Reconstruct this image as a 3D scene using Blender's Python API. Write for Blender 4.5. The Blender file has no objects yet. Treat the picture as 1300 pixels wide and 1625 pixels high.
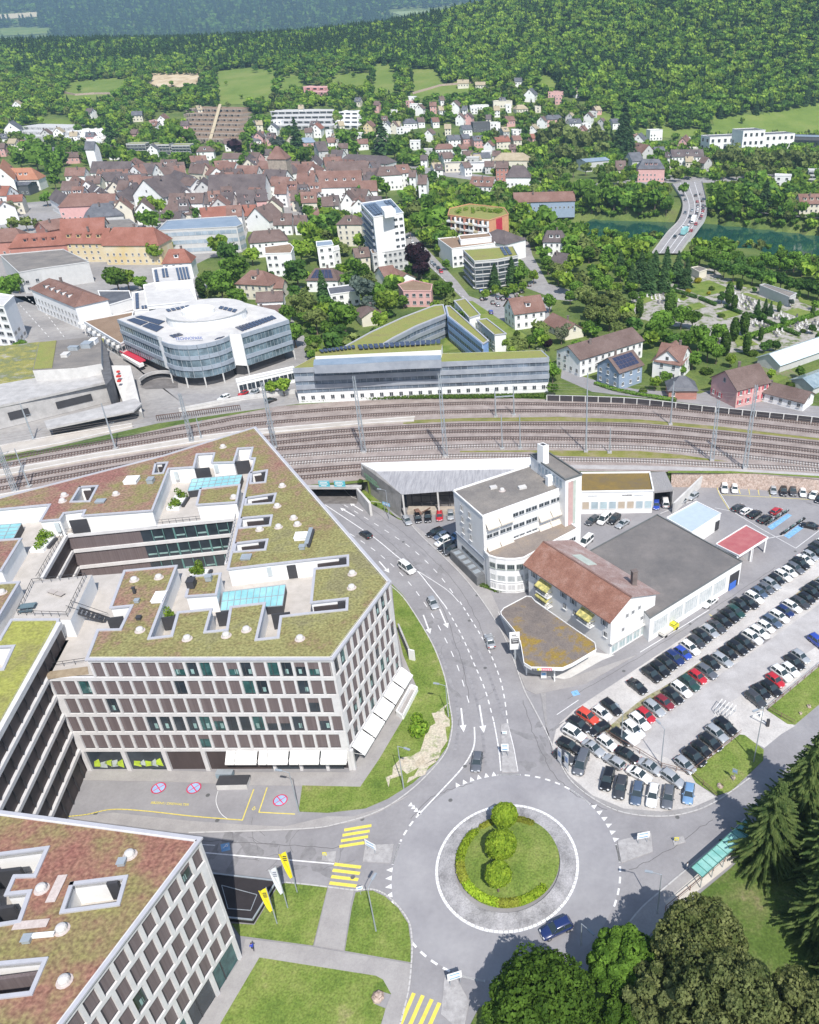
import bpy, math, random, colorsys
from mathutils import Vector, Matrix, noise
from mathutils.geometry import tessellate_polygon
import numpy as np
R_=math.radians
rnd=random.Random(7)
sc=bpy.context.scene
# ---------------------------------------------------------------- camera
F=1261.;PX=880.;PY=812.;PIT=math.atan(762/1261.);H=108.
SP,CP=math.sin(PIT),math.cos(PIT)
cd=bpy.data.cameras.new('camera');cam=bpy.data.objects.new('camera',cd);sc.collection.objects.link(cam)
cam.location=(0,0,H);cam.rotation_euler=(math.pi/2-PIT,0,0)
cd.sensor_fit='VERTICAL';cd.sensor_height=24;cd.lens=24*F/1625.
cd.shift_x=-(PX-650)/1625.;cd.shift_y=-(812.5-PY)/1625.
cd.clip_start=1;cd.clip_end=20000;sc.camera=cam
# ---------------------------------------------------------------- light
SUN_AZ=113.3;SUN_EL=52.          # shadows fall towards SUN_AZ (deg, ccw from +X)
w=bpy.data.worlds.new('World');sc.world=w;w.use_nodes=True
nt=w.node_tree;bg=nt.nodes['Background'];sky=nt.nodes.new('ShaderNodeTexSky');sky.sky_type='NISHITA'
sky.sun_disc=False;sky.sun_elevation=R_(SUN_EL);sky.altitude=400;sky.dust_density=1.5;sky.air_density=1.0
sx,sy=-math.cos(R_(SUN_AZ)),-math.sin(R_(SUN_AZ))
sky.sun_rotation=math.atan2(sx,sy)
nt.links.new(sky.outputs[0],bg.inputs[0]);bg.inputs[1].default_value=.135
sd=bpy.data.lights.new('sun','SUN');sd.energy=4.6;sd.angle=R_(.5);sd.color=(1,.955,.9)
so=bpy.data.objects.new('sun',sd);sc.collection.objects.link(so)
ce=math.cos(R_(SUN_EL));d=Vector((sx*ce,sy*ce,math.sin(R_(SUN_EL))))
so.rotation_euler=d.to_track_quat('Z','Y').to_euler()
vs=sc.view_settings;vs.view_transform='Standard';vs.look='None';vs.gamma=1;vs.exposure=.33
try: sc.cycles.volume_max_steps=64;sc.cycles.volume_bounces=0
except Exception: pass
# ---------------------------------------------------------------- projection helpers (photo pixel -> ground point)
def ray(x,y):
    u=(x-PX)/F;v=(y-PY)/F
    return u,CP-v*SP,-(SP+v*CP)
def P(x,y,z=0.):
    a,b,c=ray(x,y);t=(z-H)/c
    return Vector((a*t,b*t,z))
def proj(X,Y,Z):
    dd=Y*CP+(H-Z)*SP
    return PX+F*X/dd,PY+F*((H-Z)*CP-Y*SP)/dd
N=4.2      # level of railway plateau and town
def lerp_tab(tab,x):
    if x<=tab[0][0]: return tab[0][1]
    for (a,b),(c,d_) in zip(tab,tab[1:]):
        if x<=c: return b+(d_-b)*(x-a)/(c-a)
    return tab[-1][1]
def sm(t): t=max(0.,min(1.,t));return t*t*(3-2*t)
ET=[(p.x,p.y) for p in [P(x,y,N) for x,y in [(-300,822),(0,800),(250,785),(480,770),(565,768),(620,757),(760,748),(920,748),(1060,748),(1130,749),(1200,752),(1300,759),(1500,780)]]]
def E(X): return lerp_tab(ET,X)
RIDGE=[(-2500,88),(-1500,80),(-950,80),(-640,88),(-440,96),(-300,108),(-190,124),(-60,150),(60,190),(250,235),(450,260),(1500,300)]
BASE=[(-1500,790),(-600,800),(-300,770),(-100,800),(60,880),(250,960),(400,985),(1500,1000)]
RIV=[P(x,y,-5) for x,y in [(905,366),(960,371),(1090,374),(1200,386),(1320,402),(1500,425),(1900,470)]]
def rivd(X,Y):
    best=1e9
    for a,b in zip(RIV,RIV[1:]):
        dx,dy=b.x-a.x,b.y-a.y;L=dx*dx+dy*dy;t=max(0,min(1,((X-a.x)*dx+(Y-a.y)*dy)/L))
        q=math.hypot(X-a.x-dx*t,Y-a.y-dy*t)
        if q<best:best=q
    return best
def T(X,Y):
    if Y<E(X): return 0.
    z=N
    if 380<Y<720 and X>-20:
        r=rivd(X,Y)
        if r<52: return z+(-8.5-z)*sm((52-r)/14.)
    b=lerp_tab(BASE,X);top=lerp_tab(RIDGE,X);yr=1560.
    if Y>b:
        t=(Y-b)/(yr-b)
        if t<1: 
            z=N+(top-N)*(t**1.12)+ 5*noise.noise(Vector((X*.004,Y*.004,0)))*min(1,t*4)
        elif Y<1900: z=top+5*noise.noise(Vector((X*.004,Y*.004,0)))
        elif Y<3000: z=top+(20-top)*sm((Y-1900)/1100.)
        else: z=20.
        if Y>3400:
            g=sm((Y-3400)/3200.)
            z=20+g*(430+130*noise.noise(Vector((X*.0006,Y*.0005,3)))+30*noise.noise(Vector((X*.003,Y*.003,7))))
    return z
def PT(x,y):
    """pixel -> point where the ray meets the terrain"""
    a,b,c=ray(x,y);t=0.;p=P(x,y,N) if c<-.02 else None
    if p is not None and p.y>E(p.x) and p.y<760 and not (p.y>380 and p.x>-20): return p
    if c<-.02:
        q=P(x,y,0)
        if q.y<E(q.x): return q
    t=100.;st=6.
    while t<9000:
        X,Y,Z=a*t,b*t,H+c*t
        if Z<T(X,Y):
            lo,hi=t-st,t
            for _ in range(10):
                m=(lo+hi)/2
                if H+c*m<T(a*m,b*m): hi=m
                else: lo=m
            return Vector((a*hi,b*hi,T(a*hi,b*hi)))
        t+=st
        if t>1800: st=30.
    return Vector((a*t,b*t,H+c*t))
def PH(x,y,h):
    """pixel of a point h above the terrain -> its position"""
    a,b,c=ray(x,y)
    if c<-.05:
        t=(N+h-H)/c
        if t>0 and 190<b*t<760 and not (b*t>380 and a*t>-20): return Vector((a*t,b*t,N+h))
    t=100.;st=7.
    while t<9000:
        if H+c*t<T(a*t,b*t)+h:
            lo,hi=t-st,t
            for _ in range(10):
                m=(lo+hi)/2
                if H+c*m<T(a*m,b*m)+h: hi=m
                else: lo=m
            return Vector((a*hi,b*hi,T(a*hi,b*hi)+h))
        t+=st
        if t>1800: st=30.
    return Vector((a*t,b*t,H+c*t))
# ---------------------------------------------------------------- materials
MATS={}
def lin(c): return tuple(((v/255.)/12.92 if v/255.<.04045 else ((v/255.+.055)/1.055)**2.4) for v in c)
def mat(name,base,rough=.85,base2=None,scale=.6,vary=.15,metal=0.,bump=0.,spec=.35,trans=0.,detail=4.,fine=0.,lo=.35,hi=.65,obj=False,stretch=None):
    if name in MATS: return MATS[name]
    m=bpy.data.materials.new(name);m.use_nodes=True;n=m.node_tree;N_=n.nodes;L=n.links
    b=N_['Principled BSDF'];b.inputs['Roughness'].default_value=rough;b.inputs['Metallic'].default_value=metal
    b.inputs['Specular IOR Level'].default_value=spec
    if trans: b.inputs['Transmission Weight'].default_value=trans
    if vary<=0 and base2 is None:
        b.inputs['Base Color'].default_value=(*base,1);MATS[name]=m;return m
    if obj:
        g=N_.new('ShaderNodeTexCoord');src=g.outputs['Object']
    else:
        g=N_.new('ShaderNodeNewGeometry');src=g.outputs['Position']
    if stretch:
        mp=N_.new('ShaderNodeMapping');mp.inputs['Scale'].default_value=stretch;L.new(src,mp.inputs[0]);src=mp.outputs[0]
    t=N_.new('ShaderNodeTexNoise');t.inputs['Scale'].default_value=scale;t.inputs['Detail'].default_value=detail;t.inputs['Roughness'].default_value=.65
    L.new(src,t.inputs['Vector'])
    r=N_.new('ShaderNodeValToRGB');e=r.color_ramp.elements
    c2=base2 if base2 else tuple(min(1,v*(1+vary)) for v in base)
    c1=base if base2 else tuple(v*(1-vary) for v in base)
    e[0].position=lo;e[1].position=hi;e[0].color=(*c1,1);e[1].color=(*c2,1)
    L.new(t.outputs['Fac'],r.inputs['Fac']);out=r.outputs['Color']
    if fine:
        t2=N_.new('ShaderNodeTexNoise');t2.inputs['Scale'].default_value=scale*14;t2.inputs['Detail'].default_value=3
        L.new(src,t2.inputs['Vector'])
        mr=N_.new('ShaderNodeMapRange');mr.inputs[1].default_value=.3;mr.inputs[2].default_value=.7;mr.inputs[3].default_value=1-fine;mr.inputs[4].default_value=1+fine
        L.new(t2.outputs['Fac'],mr.inputs[0])
        mx=N_.new('ShaderNodeVectorMath');mx.operation='SCALE';L.new(out,mx.inputs[0]);L.new(mr.outputs[0],mx.inputs['Scale']);out=mx.outputs[0]
    L.new(out,b.inputs['Base Color'])
    if bump:
        bp=N_.new('ShaderNodeBump');bp.inputs['Strength'].default_value=bump;bp.inputs['Distance'].default_value=.1
        t3=N_.new('ShaderNodeTexNoise');t3.inputs['Scale'].default_value=scale*8;L.new(src,t3.inputs['Vector'])
        L.new(t3.outputs['Fac'],bp.inputs['Height']);L.new(bp.outputs[0],b.inputs['Normal'])
    MATS[name]=m;return m
def mat_multi(name,cols,scale,rough=.95,fine=.2,stops=None,bump=.3,fscale=6.,grad=None):
    """several ground colours laid over each other by noise"""
    m=bpy.data.materials.new(name);m.use_nodes=True;n=m.node_tree;N_=n.nodes;L=n.links
    b=N_['Principled BSDF'];b.inputs['Roughness'].default_value=rough;b.inputs['Specular IOR Level'].default_value=.15
    g=N_.new('ShaderNodeNewGeometry')
    t=N_.new('ShaderNodeTexNoise');t.inputs['Scale'].default_value=scale;t.inputs['Detail'].default_value=7;t.inputs['Roughness'].default_value=.72
    L.new(g.outputs['Position'],t.inputs['Vector'])
    r=N_.new('ShaderNodeValToRGB');e=r.color_ramp.elements
    st=stops or [.3+.4*i/(len(cols)-1) for i in range(len(cols))]
    while len(e)<len(cols): e.new(.5)
    for i,c in enumerate(cols): e[i].position=st[i];e[i].color=(*c,1)
    fo_=t.outputs['Fac']
    if grad:
        dt=N_.new('ShaderNodeVectorMath');dt.operation='DOT_PRODUCT';dt.inputs[1].default_value=(grad[0],grad[1],0);L.new(g.outputs['Position'],dt.inputs[0])
        m2=N_.new('ShaderNodeMath');m2.operation='ADD';m2.inputs[1].default_value=grad[2];L.new(dt.outputs['Value'],m2.inputs[0])
        m3=N_.new('ShaderNodeMath');m3.operation='ADD';L.new(m2.outputs[0],m3.inputs[0]);L.new(fo_,m3.inputs[1]);fo_=m3.outputs[0]
    L.new(fo_,r.inputs['Fac'])
    t2=N_.new('ShaderNodeTexNoise');t2.inputs['Scale'].default_value=fscale;t2.inputs['Detail'].default_value=3
    L.new(g.outputs['Position'],t2.inputs['Vector'])
    mr=N_.new('ShaderNodeMapRange');mr.inputs[1].default_value=.3;mr.inputs[2].default_value=.7;mr.inputs[3].default_value=1-fine;mr.inputs[4].default_value=1+fine
    L.new(t2.outputs['Fac'],mr.inputs[0])
    mx=N_.new('ShaderNodeVectorMath');mx.operation='SCALE';L.new(r.outputs['Color'],mx.inputs[0]);L.new(mr.outputs[0],mx.inputs['Scale'])
    L.new(mx.outputs[0],b.inputs['Base Color'])
    if bump:
        bp=N_.new('ShaderNodeBump');bp.inputs['Strength'].default_value=bump;bp.inputs['Distance'].default_value=.15
        L.new(t2.outputs['Fac'],bp.inputs['Height']);L.new(bp.outputs[0],b.inputs['Normal'])
    MATS[name]=m;return m
def foliage(name,c1,c2,scale=.35,var=(.72,1.3)):
    m=mat(name,c1,rough=.75,base2=c2,scale=scale,fine=.25,spec=.12,lo=.38,hi=.62)
    if not m.get('tr'):
        m['tr']=1;n=m.node_tree;b=n.nodes['Principled BSDF'];out=n.nodes['Material Output']
        oi=n.nodes.new('ShaderNodeObjectInfo');mr=n.nodes.new('ShaderNodeMapRange');mr.inputs[3].default_value=var[0];mr.inputs[4].default_value=var[1]
        n.links.new(oi.outputs['Random'],mr.inputs[0])
        src=b.inputs['Base Color'].links[0].from_socket
        mx=n.nodes.new('ShaderNodeVectorMath');mx.operation='SCALE';n.links.new(src,mx.inputs[0]);n.links.new(mr.outputs[0],mx.inputs['Scale'])
        n.links.new(mx.outputs[0],b.inputs['Base Color'])
        tr=n.nodes.new('ShaderNodeBsdfTranslucent');n.links.new(mx.outputs[0],tr.inputs[0])
        ms=n.nodes.new('ShaderNodeMixShader');ms.inputs[0].default_value=.35
        n.links.new(b.outputs[0],ms.inputs[1]);n.links.new(tr.outputs[0],ms.inputs[2]);n.links.new(ms.outputs[0],out.inputs['Surface'])
    return m
# ---------------------------------------------------------------- mesh builder
class MB:
    def __init__(s): s.v=[];s.f=[];s.m=[];s.cur=0
    def face(s,pts,mi=None):
        b=len(s.v);s.v.extend([tuple(p) for p in pts]);s.f.append(tuple(range(b,b+len(pts))));s.m.append(s.cur if mi is None else mi)
    def prism(s,poly,z0,z1,mt=None,ms=None,holes=(),bottom=False,top=True):
        """poly: list of (x,y); holes likewise"""
        loops=[list(poly)]+[list(h) for h in holes]
        ar=sum(loops[0][i][0]*loops[0][(i+1)%len(loops[0])][1]-loops[0][(i+1)%len(loops[0])][0]*loops[0][i][1] for i in range(len(loops[0])))
        if ar<0: loops[0].reverse()
        for h in loops[1:]:
            ah=sum(h[i][0]*h[(i+1)%len(h)][1]-h[(i+1)%len(h)][0]*h[i][1] for i in range(len(h)))
            if ah>0: h.reverse()
        flat=[p for l in loops for p in l]
        if top or bottom:
            if len(loops)==1 and len(loops[0])==4: tris=[(0,1,2,3)]
            else: tris=tessellate_polygon([[Vector((p[0],p[1],0)) for p in l] for l in loops])
            for lev,flag in ((z1,top),(z0,bottom)):
                if not flag: continue
                b=len(s.v);s.v.extend([(p[0],p[1],lev) for p in flat])
                for t in tris:
                    t=list(t)
                    a=flat[t[0]];c=flat[t[1]];d_=flat[t[2]]
                    cr=(c[0]-a[0])*(d_[1]-a[1])-(c[1]-a[1])*(d_[0]-a[0])
                    if (cr<0)==(lev==z1): t.reverse()
                    s.f.append(tuple(b+i for i in t));s.m.append(s.cur if mt is None else mt)
        for l in loops:
            for i in range(len(l)):
                p,q=l[i],l[(i+1)%len(l)]
                s.face([(p[0],p[1],z0),(q[0],q[1],z0),(q[0],q[1],z1),(p[0],p[1],z1)],s.cur if ms is None else ms)
    def box(s,c,sz,yaw=0.,mi=None):
        cx,cy,cz=c;hx,hy,hz=sz[0]/2,sz[1]/2,sz[2]/2;ca,sa=math.cos(yaw),math.sin(yaw)
        pts=[(cx+x*ca-y*sa,cy+x*sa+y*ca,cz+z) for x,y,z in [(-hx,-hy,-hz),(hx,-hy,-hz),(hx,hy,-hz),(-hx,hy,-hz),(-hx,-hy,hz),(hx,-hy,hz),(hx,hy,hz),(-hx,hy,hz)]]
        b=len(s.v);s.v.extend(pts)
        for f in [(0,3,2,1),(4,5,6,7),(0,1,5,4),(1,2,6,5),(2,3,7,6),(3,0,4,7)]:
            s.f.append(tuple(b+i for i in f));s.m.append(s.cur if mi is None else mi)
    def bar(s,a,b_,wd,ht=None,mi=None):
        """square bar between two points"""
        a=Vector(a);b_=Vector(b_);d_=b_-a
        if d_.length<1e-6:return
        ht=ht or wd;up=Vector((0,0,1)) if abs(d_.normalized().z)<.95 else Vector((0,1,0))
        r=d_.cross(up).normalized()*wd/2;u=r.cross(d_).normalized()*ht/2
        pts=[a-r-u,a+r-u,a+r+u,a-r+u,b_-r-u,b_+r-u,b_+r+u,b_-r+u]
        b=len(s.v);s.v.extend([tuple(p) for p in pts])
        for f in [(0,1,2,3),(7,6,5,4),(0,4,5,1),(1,5,6,2),(2,6,7,3),(3,7,4,0)]:
            s.f.append(tuple(b+i for i in f));s.m.append(s.cur if mi is None else mi)
    def cone(s,a,b_,r0,r1,n=8,mi=None,cap=True):
        a=Vector(a);b_=Vector(b_);d_=(b_-a).normalized();up=Vector((0,0,1)) if abs(d_.z)<.95 else Vector((1,0,0))
        r=d_.cross(up).normalized();u=r.cross(d_).normalized();b=len(s.v)
        for c,rr in ((a,r0),(b_,r1)):
            for i in range(n):
                t=2*math.pi*i/n;s.v.append(tuple(c+r*math.cos(t)*rr+u*math.sin(t)*rr))
        k=s.cur if mi is None else mi
        for i in range(n):
            j=(i+1)%n;s.f.append((b+i,b+j,b+n+j,b+n+i));s.m.append(k)
        if cap:
            s.f.append(tuple(b+n+i for i in range(n)));s.m.append(k);s.f.append(tuple(b+n-1-i for i in range(n)));s.m.append(k)
    def build(s,name,mats,parent=None,smooth=False,loc=None):
        me=bpy.data.meshes.new(name)
        if loc is not None:
            s.v=[(x-loc[0],y-loc[1],z-loc[2]) for x,y,z in s.v]
        me.from_pydata(s.v,[],s.f)
        if not isinstance(mats,(list,tuple)): mats=[mats]
        for m in mats: me.materials.append(m)
        if len(mats)>1: me.polygons.foreach_set('material_index',s.m)
        if smooth: me.polygons.foreach_set('use_smooth',[True]*len(me.polygons))
        me.update()
        return link(name,me,parent,loc)
def link(name,me,parent=None,loc=None):
    o=bpy.data.objects.new(name,me);sc.collection.objects.link(o)
    if parent: o.parent=parent
    if loc is not None: o.location=loc
    return o
def tag(o,label=None,cat=None,group=None,kind=None):
    if label:o['label']=label
    if cat:o['category']=cat
    if group:o['group']=group
    if kind:o['kind']=kind
    return o
def empty(name,loc=(0,0,0),rz=0.,label=None,cat=None,group=None):
    o=bpy.data.objects.new(name,None);sc.collection.objects.link(o);o.location=loc;o.rotation_euler=(0,0,rz);o.empty_display_size=.5
    return tag(o,label,cat,group)
def copy_tree(o,parent=None):
    c=o.copy();sc.collection.objects.link(c)
    if parent: c.parent=parent
    for ch in list(o.children): copy_tree(ch,c)
    return c
def xy(pts,z=0.): return [(q.x,q.y) for q in (P(x,y,z) for x,y in pts)]
def tl(x0,y0,s):   # tile reading -> pixel
    return lambda *a:[(x0+a[i]/s,y0+a[i+1]/s) for i in range(0,len(a),2)]
def inpoly(x,y,poly):
    c=False;n=len(poly);j=n-1
    for i in range(n):
        xi,yi=poly[i][0],poly[i][1];xj,yj=poly[j][0],poly[j][1]
        if (yi>y)!=(yj>y) and x<(xj-xi)*(y-yi)/(yj-yi)+xi: c=not c
        j=i
    return c
def spline(pts,n=8):
    out=[];k=len(pts)
    for i in range(k-1):
        p0=pts[max(0,i-1)];p1=pts[i];p2=pts[i+1];p3=pts[min(k-1,i+2)]
        for j in range(n):
            t=j/n;out.append(tuple(.5*((2*p1[a])+(-p0[a]+p2[a])*t+(2*p0[a]-5*p1[a]+4*p2[a]-p3[a])*t*t+(-p0[a]+3*p1[a]-3*p2[a]+p3[a])*t**3) for a in range(len(p1))))
    out.append(tuple(pts[-1]));return out
def strip(mb,pts,wd,z,dash=None,gap=0.,mi=None):
    """painted line of width wd along world polyline"""
    run=0.
    for a,b in zip(pts,pts[1:]):
        dx,dy=b[0]-a[0],b[1]-a[1];L=math.hypot(dx,dy)
        if L<1e-6: continue
        nx,ny=-dy/L*wd/2,dx/L*wd/2
        if not dash:
            e=.03/L;ax,ay,bx,by=a[0]-dx*e,a[1]-dy*e,b[0]+dx*e,b[1]+dy*e
            mb.face([(ax-nx,ay-ny,z),(bx-nx,by-ny,z),(bx+nx,by+ny,z),(ax+nx,ay+ny,z)][::-1] if False else [(ax+nx,ay+ny,z),(ax-nx,ay-ny,z),(bx-nx,by-ny,z),(bx+nx,by+ny,z)],mi)
        else:
            t=0.
            while t<L-1e-6:
                ph=(run+t)%(dash+gap)
                if ph<dash:
                    e=min(L,t+dash-ph);c=[a[0]+dx*t/L,a[1]+dy*t/L];d_=[a[0]+dx*e/L,a[1]+dy*e/L]
                    mb.face([(c[0]+nx,c[1]+ny,z),(c[0]-nx,c[1]-ny,z),(d_[0]-nx,d_[1]-ny,z),(d_[0]+nx,d_[1]+ny,z)],mi);t=e+1e-4
                else: t+=dash+gap-ph+1e-4
            run+=L
ORD=['','first','second','third','fourth','fifth','sixth','seventh','eighth','ninth','tenth','eleventh','twelfth','thirteenth','fourteenth','fifteenth','sixteenth','seventeenth','eighteenth','nineteenth']
TENS={20:('twenty','twentieth'),30:('thirty','thirtieth'),40:('forty','fortieth'),50:('fifty','fiftieth'),60:('sixty','sixtieth'),70:('seventy','seventieth')}
def ordw(n):
    if n<20: return ORD[n]
    t=n//10*10
    return TENS[t][1] if n==t else TENS[t][0]+'-'+ORD[n-t]
LAB=[]   # (object, look, place, noun-plural)
def lab(o,look,place,cat,group=None):
    tag(o,None,cat,group);LAB.append((o,look,place))
def finish_labels():
    bpy.context.view_layer.update()
    d_={}
    for o,look,place in LAB:
        p=o.location;d_.setdefault((look,place),[]).append((proj(p.x,p.y,p.z)[0],o))
    for (look,place),l in d_.items():
        l.sort(key=lambda a:a[0]);n=len(l)
        for i,(x,o) in enumerate(l):
            if n==1: t='%s %s'%(look,place)
            elif i==0: t='%s %s, leftmost of %s such'%(look,place,'two' if n==2 else 'the')
            elif i==n-1: t='%s %s, rightmost of %s such'%(look,place,'two' if n==2 else 'the')
            else: t='%s %s, %s such from the left'%(look,place,ordw(i+1))
            t=t.replace('the such','those such')
            if len(t.split())>16: t=t.replace(' such from the left',' from the left').replace(', leftmost of those such',', leftmost').replace(', rightmost of those such',', rightmost')
            if len(t.split())>16: print('LONG',t)
            o['label']=t
# shared materials
white=mat('white_render',(.78,.78,.77),.8,vary=.04,scale=.3)
offw=mat('cream_render',(.66,.62,.52),.85,vary=.05,scale=.3)
glass=mat('dark_glass',(.035,.045,.055),.12,vary=.3,scale=.25,spec=.6)
glass_t=mat('teal_glass',(.02,.06,.06),.1,base2=(.05,.13,.125),scale=.8,spec=.5)
concrete=mat('concrete',(.42,.41,.40),.9,vary=.14,scale=.35,fine=.06)
pale_con=mat('pale_concrete',(.56,.55,.53),.9,vary=.1,scale=.4,fine=.05)
metal=mat('galvanised_steel',(.38,.42,.45),.5,vary=.1,metal=.3)
dark=mat('dark_metal',(.05,.05,.055),.6,vary=.1)
asphalt=mat('asphalt',(.235,.228,.237),.92,base2=(.30,.293,.30),scale=.12,fine=.05,detail=8)
asph_w=mat('worn_asphalt',(.26,.25,.25),.95,base2=(.33,.32,.315),scale=.35,fine=.08)
gravel=mat('pale_gravel',(.42,.40,.385),.97,base2=(.56,.54,.515),scale=.22,fine=.1,detail=7)
paint=mat('road_paint_white',(.74,.74,.74),.7,vary=.12,scale=1.5)
ypaint=mat('road_paint_yellow',(.72,.60,.10),.7,vary=.12,scale=2)
black_p=mat('rubber_black',(.02,.02,.02),.8,vary=0)
# ================================================================ ground
grass_m=mat_multi('ground_grass',[(.05,.08,.025),(.085,.13,.035),(.14,.18,.05),(.13,.14,.06)],.035,fine=.25,fscale=2.)
lawn_m=mat_multi('lawn_grass',[(.085,.14,.028),(.14,.20,.04),(.20,.24,.065),(.29,.26,.13)],.16,fine=.3,fscale=3.5,stops=[.3,.45,.6,.74])
dry_m=mat_multi('dry_stony_soil',[(.40,.34,.25),(.52,.47,.38),(.16,.22,.05)],.5,fine=.25,fscale=3,stops=[.3,.52,.68])
sedum_m=mat_multi('sedum_roof_mat',[(.25,.125,.105),(.26,.175,.12),(.22,.195,.085),(.25,.24,.10),(.21,.195,.10)],.10,fine=.36,fscale=2.4,stops=[.35,.45,.53,.61,.70],grad=(.0028,-.0008,.315))
sedum_g=mat_multi('green_sedum_mat',[(.22,.17,.10),(.25,.24,.085),(.31,.32,.08),(.25,.25,.09)],.11,fine=.25,fscale=2.5)
def build_ground():
    ss=[-260,-200,-120,-60,-20]+[-.002,0.]+list(range(15,280,20))+list(range(285,620,9))+list(range(625,1000,18))+list(range(1010,1900,22))+list(range(1950,3400,120))+list(range(3400,7600,130))
    nx=150;v=[];f=[]
    for k,s in enumerate(ss):
        wd=420+max(0,s)*.95
        for i in range(nx+1):
            X=(i/nx*2-1)*wd - max(0,s)*.12
            Y=E(X)+s
            v.append((X,Y,0. if s<0 else T(X,Y+.01)))
    for k in range(len(ss)-1):
        for i in range(nx):
            a=k*(nx+1)+i
            if ss[k]==-.002:   # opening of the underpass
                xm=(v[a][0]+v[a+1][0])/2
                if PORT[0]<xm<PORT[1]: continue
            f.append((a,a+1,a+nx+2,a+nx+1))
    mb=MB();mb.v=v;mb.f=f;mb.m=[0]*len(f)
    g=mb.build('ground',[grass_m],smooth=False);tag(g,kind='structure')
PORT=(P(478,770,N).x,P(566,770,N).x)
build_ground()
def sheet(name,poly,z,m,parent=None,holes=(),kind='structure',thick=0.):
    mb=MB()
    if thick: mb.prism(poly,z-thick,z,holes=holes)
    else:
        mb.prism(poly,z,z,holes=holes,top=True);
        mb.f=[f for f in mb.f if len({mb.v[i] for i in f})>=3];mb.f=[f for f in mb.f if abs(sum((mb.v[f[i]][0]*mb.v[f[(i+1)%len(f)]][1]-mb.v[f[(i+1)%len(f)]][0]*mb.v[f[i]][1]) for i in range(len(f))))>1e-5];mb.m=[0]*len(mb.f)
    o=mb.build(name,m,parent)
    if not parent: tag(o,kind=kind)
    return o
# large paved area on the near side of the railway
Xs=[-190+i*6 for i in range(60)]
edge=[(x,E(x)-.3) for x in Xs if x<160]
road=sheet('road',edge[::-1]+[(-190,20),(-20,20),(155,20)],.004,asphalt)
c1=[P(693,1378),P(917,1378),P(805,1277.5),P(805,1480)]
RC=((c1[0].x+c1[1].x)/2,(c1[2].y+c1[3].y)/2);RR=(c1[1].x-c1[0].x)/2
c2=[P(620,1392),P(985,1392),P(802,1229),P(802,1558)]
OC=((c2[0].x+c2[1].x)/2,(c2[2].y+c2[3].y)/2);OR=(c2[3].y-c2[2].y)/-2
# worn lighter lane surface round the roundabout, laid over the paved area
def ringpoly(c,r,n=72,a0=0.,a1=360.): return [(c[0]+r*math.cos(R_(a0+(a1-a0)*i/n)),c[1]+r*math.sin(R_(a0+(a1-a0)*i/n))) for i in range(n+(0 if a1-a0>=360 else 1))]
sheet('roundabout_lane',ringpoly(OC,OR-.1),.008,mat('polished_asphalt',(.255,.25,.265),.85,base2=(.335,.33,.34),scale=.09,fine=.04,detail=6),holes=[ringpoly(RC,RR)[::-1]])
gr=xy([(876,1185),(884,1152),(912,1126),(985,1078),(1015,1058),(1125,985),(1300,862),(1440,765),(1440,960),(1345,1022),(1217,1126),(1262,1152),(1240,1165),(1213,1187),(1174,1165),(1096,1227),(1104,1242),(1137,1265),(1100,1281),(1050,1288),(990,1283),(940,1262),(905,1232),(882,1205)])
sheet('gravel_car_park',gr,.012,gravel)
sheet('gravel_drive_lane',xy([(985,1178),(1075,1118),(1180,1045),(1320,945),(1440,860),(1440,940),(1320,1010),(1200,1090),(1140,1125),(1105,1180),(1085,1215),(1030,1190)]),.016,mat('driven_gravel',(.36,.345,.34),.97,base2=(.45,.435,.43),scale=.3,fine=.08))
def ragged(poly,amp,step=1.2):
    out=[];r=random.Random(len(poly))
    for i in range(len(poly)):
        a,b=poly[i],poly[(i+1)%len(poly)];L=math.hypot(b[0]-a[0],b[1]-a[1]);n=max(1,int(L/step))
        for k in range(n): t=k/n;out.append((a[0]+(b[0]-a[0])*t+r.uniform(-amp,amp),a[1]+(b[1]-a[1])*t+r.uniform(-amp,amp)))
    return out
def lawn(pix,z=.1,m=None,name='lawn',world=None):
    poly=world or xy(pix)
    if name=='dry_soil': poly=ragged(poly,.75)
    o=sheet(name,poly,z,m or lawn_m,thick=z-.001)
    return o
LAWNS=[]
def L_(pix,**k):
    LAWNS.append(pix);return lawn(pix,**k)
L_([(622,927),(640,945),(668,990),(690,1030),(706,1075),(714,1120),(717,1150),(710,1185),(690,1212),(655,1243),(615,1268),(580,1283),(520,1290),(474,1288),(480,1247),(572,1249),(602,1205),(640,1141),(662,1092),(640,1040),(628,990)])
L_([(453,1402),(520,1408),(497,1500.6),(381,1485),(368,1466),(404,1468),(441,1407)])
L_([(564.6,1417),(580,1414),(592,1414),(611,1423),(632,1441.5),(648,1466),(652,1497),(651.7,1527),(547.7,1509),(558.5,1441.5)])
L_([(412,1520),(597,1549),(608,1555),(621,1578),(598,1571),(595,1594),(612,1601),(600,1640),(570,1760),(290,1760),(350,1625)])
park_m=mat_multi('park_grass',[(.06,.10,.02),(.09,.14,.03),(.15,.17,.06),(.26,.20,.13)],.09,fine=.28,fscale=3.,stops=[.3,.48,.6,.72])
L_([(990,1530),(1040,1480),(1085,1440),(1160,1378),(1205,1335),(1290,1215),(1420,1120),(1560,1300),(1560,1850),(640,1850),(740,1640),(760,1600),(850,1560)],m=park_m)
L_([(1096,1228),(1174,1166),(1182,1167),(1212,1190),(1211,1207),(1161,1255),(1137,1263),(1104,1242)])
L_([(1217,1127),(1300,1058),(1342,1024),(1352,1080),(1300,1118),(1262,1150),(1250,1149)])
weed=spline([P(965,1163)[:2],P(1020,1116)[:2],P(1065,1089)[:2],P(1120,1051)[:2],P(1170,1019)[:2],P(1230,976)[:2],P(1300,920)[:2],P(1420,838)[:2]],5)
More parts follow.
